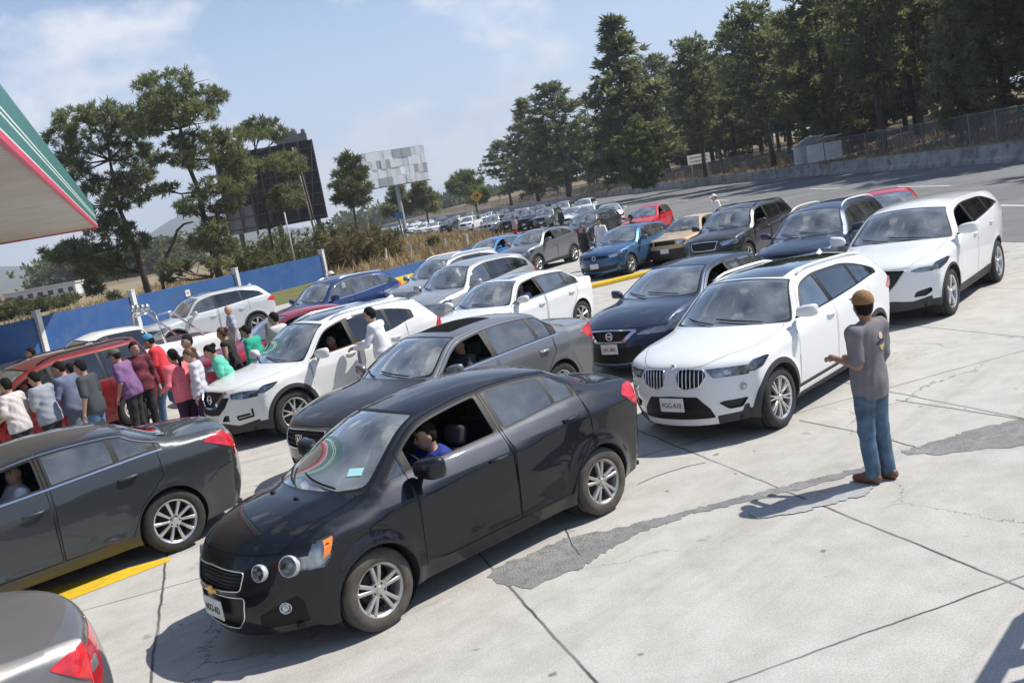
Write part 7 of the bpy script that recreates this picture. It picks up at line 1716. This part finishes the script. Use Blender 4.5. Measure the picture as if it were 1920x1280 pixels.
    if hat:
        def fhat(P):
            q = (P-hc)@HM
            d = prim_d(el((-0.006, 0, 0.045), (0.112, 0.094, 0.100)), q); d = np.maximum(d, 0.030-q[:, 2])
            b = prim_d(el((0.135*(1 if hat[1] == 'fwd' else -1), 0, 0.040), (0.085, 0.075, 0.010)), q)
            return np.minimum(d, b)
        net_mesh(fhat, hc-0.25, hc+0.25, res*0.6, 'cap', hat[0], root)
    # face
    fm = MB()
    for sd in (1, -1): fm.ball(tuple(hp((0.086, sd*0.031, 0.012))), (0.010, 0.013, 0.008), 8, 6)
    fm2 = MB()
    for sd in (1, -1):
        e1 = MB(); e1.ball(tuple(hp((0.087, sd*0.031, 0.010))), (0.009, 0.013, 0.008), 8, 6); e1.build('eye', M_EYE, root, True)
        e2 = MB(); e2.tube([tuple(hp((0.086, sd*0.048, 0.030))), tuple(hp((0.094, sd*0.030, 0.036))), tuple(hp((0.098, sd*0.014, 0.031)))], 0.0045, 6); e2.build('eyebrow', hair or M_HAIR, root, True)
    fm2.tube([tuple(hp((0.080, 0.024, -0.060))), tuple(hp((0.092, 0, -0.060))), tuple(hp((0.080, -0.024, -0.060)))], 0.0065, 6); fm2.build('mouth', M_LIP, root, True)
    root.scale = (s, s, s)
    if seated: root.location.z = seat_z-0.86*s
    if extra: extra(root, dict(hp=hp, tp=tp, fshirt=fshirt, wr=wr, sh=sh, TM=TM))
    return root
# ------------------------------------------------------------ the queue of vehicles
LABELS = {}
def lane(k, name, x, y, deg, label, cat, group=None, **ov):
    kk = dict(k); kk.update(ov)
    return make_car(kk, name, (x, y), R(deg), label, cat, group)
G1 = 'vehicles queueing on the concrete apron'
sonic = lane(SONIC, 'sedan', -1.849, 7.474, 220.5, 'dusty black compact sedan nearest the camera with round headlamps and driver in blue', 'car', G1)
malibu = lane(MALIBU, 'sedan', -6.5145, 8.663, 219.5, 'graphite grey sedan cut by the left picture edge, ten spoke wheel by the yellow line', 'car', G1)
x1 = lane(X1, 'suv', 2.229, 10.856, 224.9, 'white suv with twin oval grilles and large dark sunroof beside man in cap', 'suv', G1)
accord = lane(ACCORD, 'sedan', -2.03, 11.81, 223.2, 'grey sedan with dark bonnet and open sunroof directly behind the black compact sedan', 'car', G1)
xtrail = lane(XTRAIL, 'suv', -4.115, 15.17, 223.6, 'pearl white suv with v shaped chrome grille and man leaning at its window', 'suv', G1)
altima = lane(ALTIMA, 'sedan', 2.12, 15.0, 226.7, 'navy blue sedan with bright angular headlamp and chrome v grille beside white suv', 'car', G1)
cx9 = lane(CX9, 'suv', 6.283, 15.279, 228.3, 'large white suv with five sided black grille at right end of the queue', 'suv', G1)
lexus = lane(LEXUS, 'sedan', -0.92, 18.3, 229.0, 'white sedan with open driver window behind the grey sedan with sunroof', 'car', G1)
silversuv = lane(SILVERSUV, 'suv', -1.8, 23.15, 229.5, 'silver white compact suv behind white sedan with paper behind its windscreen', 'suv', G1)
silver2 = lane(SILVERSUV, 'suv', -2.55, 27.9, 227.0, 'silver suv with white roof rails mostly hidden behind the silver white compact suv', 'suv', G1, extras=[roof_rails(M_WHITEP, -1.1, -3.0, 0.97, 0.05)], step=0.09)
bluesuv = lane(BLUESUV, 'suv', -5.87, 26.74, 227.0, 'royal blue suv with chrome framed windows near the end of the blue wall', 'suv', G1)
highl = lane(HIGHLANDER, 'suv', -11.13, 31.07, 218.0, 'silver suv parked along the blue wall behind the white pickup', 'suv', G1)
pickup = lane(PICKUP, 'pickup_truck', -10.6, 21.1, 222.0, 'white pickup truck with chrome roll bar and lamps behind red minivan', 'pickup', G1)
minivan = lane(MINIVAN, 'minivan', -10.08, 16.77, 228.0, 'maroon red minivan with black roof rack surrounded by a crowd of people', 'minivan', G1)
crimson = lane(CRIMSON, 'sedan', -5.99, 20.18, 214.0, 'crimson red sedan half hidden behind pearl white suv and the people in green', 'car', G1)
hrv = lane(HRV, 'suv', 0.903, 37.37, 231.7, 'grey crossover with open window in front of long haired woman', 'suv', G1)
golf = lane(GOLF, 'hatchback', 3.505, 30.43, 232.0, 'medium blue hatchback with silver wheels next to the yellow painted strip', 'car', G1)
lightb = lane(LIGHTBLUE, 'hatchback', -1.08, 40.58, 227.0, 'bright light blue hatchback left of the grey crossover', 'car', G1)
outl = lane(OUTLANDER, 'suv', 6.18, 26.45, 228.0, 'dark grey suv with chrome framed grille right of the beige taxi', 'suv', G1)
xtb = lane(XTRAILB, 'suv', 6.33, 19.87, 229.5, 'navy blue suv with white roof rails left of the large white suv', 'suv', G1)
taxi = lane(TAXI, 'taxi', 5.83, 31.01, 231.0, 'old beige and dark red taxi between blue hatchback and dark grey suv', 'taxi', G1)
redh = lane(REDHATCH, 'hatchback', 6.9, 45.1, 240.0, 'small bright red hatchback with open window far back on the queue', 'car', G1)
redfar = lane(REDHATCH, 'hatchback', 9.9, 23.6, 250.0, 'red car mostly hidden behind roof of the large white suv', 'car', G1, step=0.1, open=())
corner = lane(CORNER, 'sedan', -5.83, 3.24, 222.0, 'grey sedan of which only the boot and red tail lamp show, bottom left corner', 'car', G1)
# ------------------------------------------------------------ the far end of the queue
GQ = 'small distant vehicles at the far end of the queue'
def recolour(o, old, new):
    for c in [o]+list(o.children_recursive):
        for s in c.material_slots:
            if s.material == old: s.link = 'OBJECT'; s.material = new
FSUV = base_suv(step=0.14, cabin=False, paint=P_DKGREY, wins=splits(-0.66, -1.48, -2.30, -2.92), extras=[])
FSED = base_sedan(step=0.14, cabin=False, paint=P_SILVER)
FPK = dict(PICKUP); FPK.update(step=0.14, cabin=False, extras=[])
fproto = {'suv': (FSUV, P_DKGREY), 'sedan': (FSED, P_SILVER), 'pickup': (FPK, P_WHITE)}; fbuilt = {}
def far_car(kind, u, w, deg, pt, label, name):
    k, base = fproto[kind]; p = px_ground(u, w); a = R(deg)
    x = p.x+1.3*math.cos(a); y = p.y+1.3*math.sin(a)
    if kind not in fbuilt:
        o = make_car(k, name, (x, y), a, label, name.replace('_', ' '), GQ)['root']; fbuilt[kind] = o
    else:
        o = copy_tree(fbuilt[kind]); o.name = name; o.location = (x, y, 0); o.rotation_euler = (0, 0, a)
    tag(o, label, name.replace('_', ' '), GQ)
    recolour(o, base, pt); return o
far_car('sedan', 1148, 424, 262, P_WHITE, 'white car with dark side windows left of the small red hatchback', 'sedan')
far_car('suv', 1112, 458, 236, P_DKGREY, 'dark suv behind the long haired woman and the man in white shirt', 'suv')
far_car('sedan', 1105, 424, 250, P_NAVY, 'dark blue far car left of the white car with dark windows', 'sedan')
far_car('sedan', 1078, 425, 250, P_BLUE, 'blue far car left of the dark blue far car', 'sedan')
far_car('suv', 1030, 425, 250, P_GREY, 'grey white far suv behind the person in navy clothes', 'suv')
far_car('suv', 998, 428, 250, P_BLACK, 'black far suv left of the grey white far suv', 'suv')
far_car('suv', 966, 431, 250, P_DKGREY, 'dark far suv behind the person in pale pink', 'suv')
far_car('suv', 930, 436, 251, P_SILVER, 'silver far suv with chrome grille between black suv and white pickup', 'suv')
far_car('pickup', 882, 432, 251, P_WHITE, 'white far pickup in the distant queue', 'pickup_truck')
far_car('suv', 845, 434, 252, P_DKGREY, 'dark far suv left of the white far pickup', 'suv')
far_car('sedan', 818, 436, 252, P_WHITE, 'white far car left of the dark far suv', 'sedan')
far_car('sedan', 797, 438, 252, P_WHITE, 'white far car with red lamp, third from the left end of the queue', 'sedan')
far_car('sedan', 773, 438, 252, P_SILVER, 'silver far car second from the left end of the queue', 'sedan')
far_car('sedan', 748, 440, 252, P_MAROON, 'dark red far car at the left end of the distant queue', 'sedan')
far_car('suv', 884, 415, 252, paint('pale_green_paint', (0.28, 0.40, 0.27), 0.1, 0.35, 0.03), 'pale green far van behind the white far pickup', 'suv')
far_car('sedan', 568, 455, 200, P_RED, 'red far car on the road under the dark billboard', 'sedan')
far_car('sedan', 584, 452, 200, P_WHITE, 'white far car on the road under the dark billboard', 'sedan')

for u, w, pt, kd, lab in ((1060, 408, P_SILVER, 'suv', 'silver far suv in the second row behind the blue far car'), (1018, 411, P_DKGREY, 'suv', 'dark grey far suv in the second row above the person in navy'), (985, 413, P_BLUE, 'sedan', 'blue far car in the second row behind the black far suv'), (950, 415, P_BLACK, 'suv', 'black far suv in the second row behind the person in pale pink'), (918, 417, P_WHITE, 'sedan', 'white far car in the second row behind the silver far suv'), (858, 420, P_GREY, 'sedan', 'grey far car in the second row left of the pale green van'), (828, 422, P_NAVY, 'suv', 'navy far suv in the second row above white far car'), (804, 424, P_SILVER, 'sedan', 'silver far car in the second row, third from left'), (780, 426, P_DKGREY, 'sedan', 'dark grey far car in the second row, second from left'), (756, 428, P_WHITE, 'sedan', 'white far car in the second row, leftmost'), (1100, 405, P_WHITE, 'suv', 'white far suv in the second row left of the small red hatchback'), (733, 442, P_GREY, 'sedan', 'grey far car behind the shrub at the left end of the distant queue')):
    far_car(kd, u, w, 252, pt, lab, kd)
# ------------------------------------------------------------ who stands where
def at_head(u, w, h):
    return px_ground(u, w, h)
C_ = cloth
J_BLUE = C_('blue_jeans', (0.085, 0.17, 0.28), 0.3); J_DARK = C_('dark_trousers', (0.022, 0.021, 0.024)); J_GREY = C_('grey_jeans', (0.13, 0.16, 0.21), 0.2)
def back_print(root, k):
    """the faded print on the back of the T-shirt: round crest, dark lettering bar and yellow flourish"""
    f = k['fshirt']
    def patch(nm, pts, mat, lift):
        # drop the outline on the back of the shirt along +x
        def drop(y, z):
            xs = np.linspace(-0.26, 0.0, 120); P = np.stack([xs, np.full(120, y), np.full(120, z)], 1)
            d = f(P); i = int(np.argmax(d < 0)); return (xs[i]-lift, y, z)
        b = MB(); c = np.mean(np.array(pts), axis=0)
        ring = densify(pts, 0.012, True); vs = [drop(*c)]+[drop(*(c+(np.array(p)-c)*0.5)) for p in ring]+[drop(*p) for p in ring]; n = len(ring)
        b.add(vs, [(0, 1+(i+1) % n, 1+i) for i in range(n)]+[(1+i, 1+(i+1) % n, 1+n+(i+1) % n, 1+n+i) for i in range(n)]); b.build(nm, mat, root)
    circ = lambda cy, cz, r, n=14: [(cy+r*math.cos(t), cz+r*math.sin(t)) for t in np.linspace(0, 2*math.pi, n, endpoint=False)]
    y0 = -0.045
    patch('shirt_print', circ(y0, 1.355, 0.032), C_('print_cream', (0.55, 0.48, 0.36)), 0.006)
    patch('shirt_print', [(y0-0.075, 1.315), (y0-0.02, 1.330), (y0+0.03, 1.318), (y0+0.085, 1.300), (y0+0.080, 1.278), (y0+0.02, 1.295), (y0-0.03, 1.300), (y0-0.07, 1.292)], C_('print_dark', (0.035, 0.03, 0.05)), 0.008)
    patch('shirt_print', [(y0-0.05, 1.270), (y0+0.04, 1.275), (y0+0.02, 1.235), (y0-0.01, 1.215), (y0-0.04, 1.240)], C_('print_gold', (0.62, 0.48, 0.12)), 0.006)
M_CAPB = C_('brown_cap', (0.25, 0.13, 0.05))
person('man in brown cap, grey printed tee and jeans standing alone right of the white suv', (3.02, 8.07), R(122), 1.68, C_('mauve_grey_tee', (0.165, 0.155, 0.17), 0.12), 'short', C_('blue_denim', (0.070, 0.120, 0.180), 0.45), 1, M_HAIR, 'short', (M_CAPB, 'fwd'), 0.90, -3, 0, (-36, -2), (0.23, -0.03, -0.25), (0.22, -0.10, -0.28), 'stand', 0.0105, shoes=M_SHOE, extra=back_print, hem=0.80, elbow=0.15)
p = px_ground(703, 576, 1.70)
person('man in white long sleeved shirt leaning on the open window of the pearl white suv', (p.x, p.y), R(165), 1.70, C_('white_shirt', (0.70, 0.70, 0.72), 0.04), 'long', J_DARK, 0, M_HAIR, 'short', None, 1.0, 8, 0, (0, 6), (0.34, 0.02, -0.28), (0.36, -0.02, -0.26), 'stand', 0.015)
GC = 'people crowding around the red minivan'
def crowd(label, u, w, face, **k):
    h = k.pop('h', 1.66); p = px_ground(u, w, h*(1-0.006*abs(k.get('lean', 0))*0.6)); q = math.sin(R(k.get('lean', 0)))*0.55+0.03; p.x -= q*math.cos(R(face)); p.y -= q*math.sin(R(face)); return person(label, (p.x, p.y), R(face), h, group=k.pop('group', GC), res=k.pop('res', 0.019), **k)
crowd('man in dark vest over pale sleeves cut off by the left picture edge', 8, 716, 165, shirt=C_('pale_tee', (0.55, 0.50, 0.49)), pants=J_DARK, lean=6, L=(0.2, 0, -0.36), hair=M_HAIR)
crowd('man in plain grey tee with arms folded beside the minivan windscreen', 64, 702, 170, shirt=C_('light_grey_tee', (0.26, 0.28, 0.33)), pants=J_DARK, fat=1.15, lean=6, head=(0, 12), L=(0.24, -0.08, -0.26), Rr=(0.26, -0.06, -0.28))
crowd('heavy man in slate blue long sleeved shirt at the minivan front window', 112, 684, 165, shirt=C_('slate_shirt', (0.12, 0.14, 0.22)), sleeve='long', pants=J_GREY, fat=1.25, h=1.70, lean=8, head=(20, 10), L=(0.25, 0, -0.35))
crowd('person in red top half hidden behind the man in slate blue shirt', 128, 684, 175, shirt=C_('red_top', (0.50, 0.03, 0.06)), pants=J_DARK, h=1.60)
crowd('man in charcoal shirt and light jeans with his back to the queue', 149, 680, 178, shirt=C_('charcoal_shirt', (0.045, 0.055, 0.062)), pants=J_BLUE, h=1.70, lean=4, head=(0, 8))
crowd('man in purple polo shirt leaning towards the red minivan', 216, 663, 175, shirt=C_('purple_polo', (0.20, 0.10, 0.23)), pants=J_DARK, fat=1.12, h=1.68, lean=12, head=(0, 8), hat=(C_('khaki_cap', (0.10, 0.095, 0.075)), 'fwd'), L=(0.06, 0.05, -0.50))
crowd('young man in maroon plaid shirt turning his face to the road', 248, 644, -60, shirt=C_('maroon_plaid', (0.13, 0.02, 0.035), 0.5), sleeve='long', pants=J_DARK, h=1.70, head=(20, 0))
crowd('heavy man in bright red tee and blue cap by the minivan', 280, 634, 190, shirt=C_('bright_red_tee', (0.62, 0.035, 0.05)), pants=J_BLUE, fat=1.25, h=1.75, lean=10, head=(0, 12), hat=(C_('blue_cap', (0.05, 0.24, 0.40)), 'fwd'), legs='stride', L=(0.25, 0.0, -0.38))
crowd('woman with black ponytail in coral pink jumper seen from behind', 321, 662, 150, shirt=C_('coral_jumper', (0.72, 0.16, 0.19)), sleeve='long', pants=C_('plum_trousers', (0.035, 0.012, 0.045)), fat=1.12, h=1.60, lean=8, hairstyle='ponytail', L=(0.22, 0.02, -0.36), hem=0.82)
crowd('man in dark jacket with black backpack behind the woman in pink', 346, 631, 200, shirt=C_('navy_jacket', (0.03, 0.03, 0.045)), sleeve='long', pants=J_DARK, h=1.70, head=(30, 0))
crowd('woman in pale grey sweater looking down next to woman in pink', 355, 654, 185, shirt=C_('pale_grey_sweater', (0.50, 0.49, 0.54)), sleeve='long', pants=C_('plum_trousers', (0.035, 0.012, 0.045)), h=1.58, head=(10, 18), hairstyle='bun', hair=M_HAIR_B)
crowd('woman in mint green top with white sleeve bent over white suv bonnet', 396, 653, 190, shirt=C_('mint_top', (0.10, 0.46, 0.34)), pants=J_DARK, fat=1.15, h=1.58, lean=14, head=(0, 22), hairstyle='bun')
crowd('woman in black and tan sleeveless top in front of older man', 416, 618, 175, shirt=C_('black_top', (0.02, 0.018, 0.018)), sleeve='none', pants=J_DARK, h=1.64, hairstyle='bun', hair=M_HAIR_B, head=(0, 10), lean=5)
crowd('older bald man in checked light shirt by the silver suv', 424, 574, 200, shirt=C_('checked_shirt', (0.32, 0.33, 0.40), 0.4), pants=J_BLUE, h=1.70, hair=M_HAIR_G, hairstyle=None, skin=2, head=(50, 0))
crowd('person in bright green hooded sweater near bonnet of white suv', 462, 615, 165, shirt=C_('green_hoodie', (0.02, 0.33, 0.22)), sleeve='long', pants=J_DARK, h=1.62, lean=8, head=(0, 14), fat=1.1)
crowd('young man in pale tee holding hand to mouth beside white suv windscreen', 511, 588, 160, shirt=C_('pale_stripe_tee', (0.48, 0.49, 0.48)), pants=J_BLUE, h=1.68, head=(10, 4), L=(0.20, -0.10, 0.02))
crowd('person in white shirt between the minivan and the blue wall', 54, 654, 200, shirt=C_('white_tee', (0.72, 0.72, 0.72), 0.04), pants=J_DARK, h=1.68)
GF = 'people standing beside the waiting cars'
crowd('person in white cap leaning at the end post of the blue wall', 619, 511, 200, shirt=C_('white_tee', (0.72, 0.72, 0.72), 0.04), pants=J_GREY, h=1.66, hat=(C_('white_cap', (0.7, 0.7, 0.7), 0.04), 'fwd'), group=GF, res=0.022)
crowd('woman with long brown hair in dark clothes by the grey crossover', 1089, 424, 205, shirt=C_('dark_brown_top', (0.035, 0.028, 0.028)), sleeve='long', pants=J_DARK, h=1.66, hair=M_HAIR_B, hairstyle='long', group=GF, res=0.022)
crowd('man in white shirt standing behind the blue hatchback', 1121, 411, 220, shirt=C_('white_shirt', (0.70, 0.70, 0.72), 0.04), pants=J_DARK, h=1.72, group=GF, res=0.022)
crowd('person in black leaning forward behind roof of blue hatchback', 1181, 408, 185, shirt=C_('black_top', (0.02, 0.018, 0.018)), sleeve='long', pants=J_DARK, h=1.68, lean=14, group=GF, res=0.022)
crowd('person in white cap and white shirt behind the dark grey suv', 1337, 366, 200, shirt=C_('white_tee', (0.72, 0.72, 0.72), 0.04), pants=J_DARK, h=1.72, hat=(C_('white_cap', (0.7, 0.7, 0.7), 0.04), 'fwd'), group=GF, res=0.022)
crowd('person in navy clothes standing among the farthest queued cars', 1048, 392, 215, shirt=C_('navy_jacket', (0.03, 0.03, 0.045)), sleeve='long', pants=J_DARK, h=1.72, group=GF, res=0.026)
crowd('person in pale pink top beside the far dark suvs', 961, 407, 215, shirt=C_('pale_pink_top', (0.55, 0.42, 0.42)), pants=C_('red_top', (0.50, 0.03, 0.06)), h=1.66, group=GF, res=0.026)
# drivers, each in the left front seat of a car
def driver(car, k, label, shirt, **o):
    M = car['root'].matrix_basis if hasattr(car['root'], 'matrix_basis') else car['root'].matrix_world
    a = car['root'].rotation_euler[2]; c = car['root'].location
    sx = k['cowl'][0]-1.18+0.10+o.pop('dx', 0); y = o.pop('y', 0.36)
    x = c.x+sx*math.cos(a)-y*math.sin(a); yy = c.y+sx*math.sin(a)+y*math.cos(a)
    return person(label, (x, yy), a+R(o.pop('turn', 0)), 1.66, shirt, seated=True, seat_z=k.get('seatz', 0.42)+0.09, group='drivers sitting in the queued vehicles', res=o.pop('res', 0.02), L=o.pop('L', (0.36, 0.02, -0.12)), Rr=o.pop('Rr', (0.38, -0.02, -0.14)), **o)
driver(sonic, SONIC, 'driver in royal blue shirt leaning aside in the dusty black sedan', C_('royal_blue_shirt', (0.012, 0.03, 0.24)), lean=20, roll=-8, dx=-0.24, pants=J_DARK, res=0.016, fat=1.25, turn=-12)
driver(malibu, MALIBU, 'driver in white shirt at the window of the graphite grey sedan', C_('white_shirt', (0.70, 0.70, 0.72), 0.04), lean=-12, pants=J_DARK, res=0.016, head=(40, 0))
driver(accord, ACCORD, 'driver in dark shirt behind the wheel of the grey sedan with sunroof', C_('charcoal_shirt', (0.045, 0.055, 0.062)), lean=-12, pants=J_DARK)
driver(xtrail, XTRAIL, 'driver in dark red top inside the pearl white suv', C_('red_top', (0.50, 0.03, 0.06)), lean=-12, pants=J_DARK)
driver(lexus, LEXUS, 'driver in lavender shirt in the white sedan with open window', C_('lavender_shirt', (0.42, 0.40, 0.58)), lean=-12, pants=J_DARK)
driver(altima, ALTIMA, 'driver in black top inside the navy blue sedan', C_('black_top', (0.02, 0.018, 0.018)), lean=-12, pants=J_DARK)
driver(cx9, CX9, 'driver in pale blue shirt inside the large white suv', C_('pale_blue_shirt', (0.30, 0.36, 0.60)), lean=-12, pants=J_DARK)
driver(lightb, LIGHTBLUE, 'driver in blue shirt inside the bright light blue hatchback', C_('royal_blue_shirt', (0.012, 0.03, 0.24)), lean=-12, pants=J_DARK)
driver(minivan, MINIVAN, 'driver in white shirt and red cap inside the maroon red minivan', C_('white_tee', (0.72, 0.72, 0.72), 0.04), lean=-12, pants=J_DARK, hat=(C_('red_cap', (0.5, 0.03, 0.03)), 'fwd'))
# ------------------------------------------------------------ the air over the plain
def haze():
    b = MB(); b.box((0, 1500, 174), (7000, 4600, 350)); m = bpy.data.materials.new('haze_air'); m.use_nodes = True; nt = m.node_tree
    nt.nodes.remove(nt.nodes['Principled BSDF']); v = nt.nodes.new('ShaderNodeVolumePrincipled'); v.inputs['Color'].default_value = (0.80, 0.88, 1.0, 1); v.inputs['Density'].default_value = 0.00034; v.inputs['Anisotropy'].default_value = 0.1
    nt.links.new(v.outputs[0], nt.nodes['Material Output'].inputs['Volume']); o = b.build('haze', m); tag(o, kind='stuff')
haze()
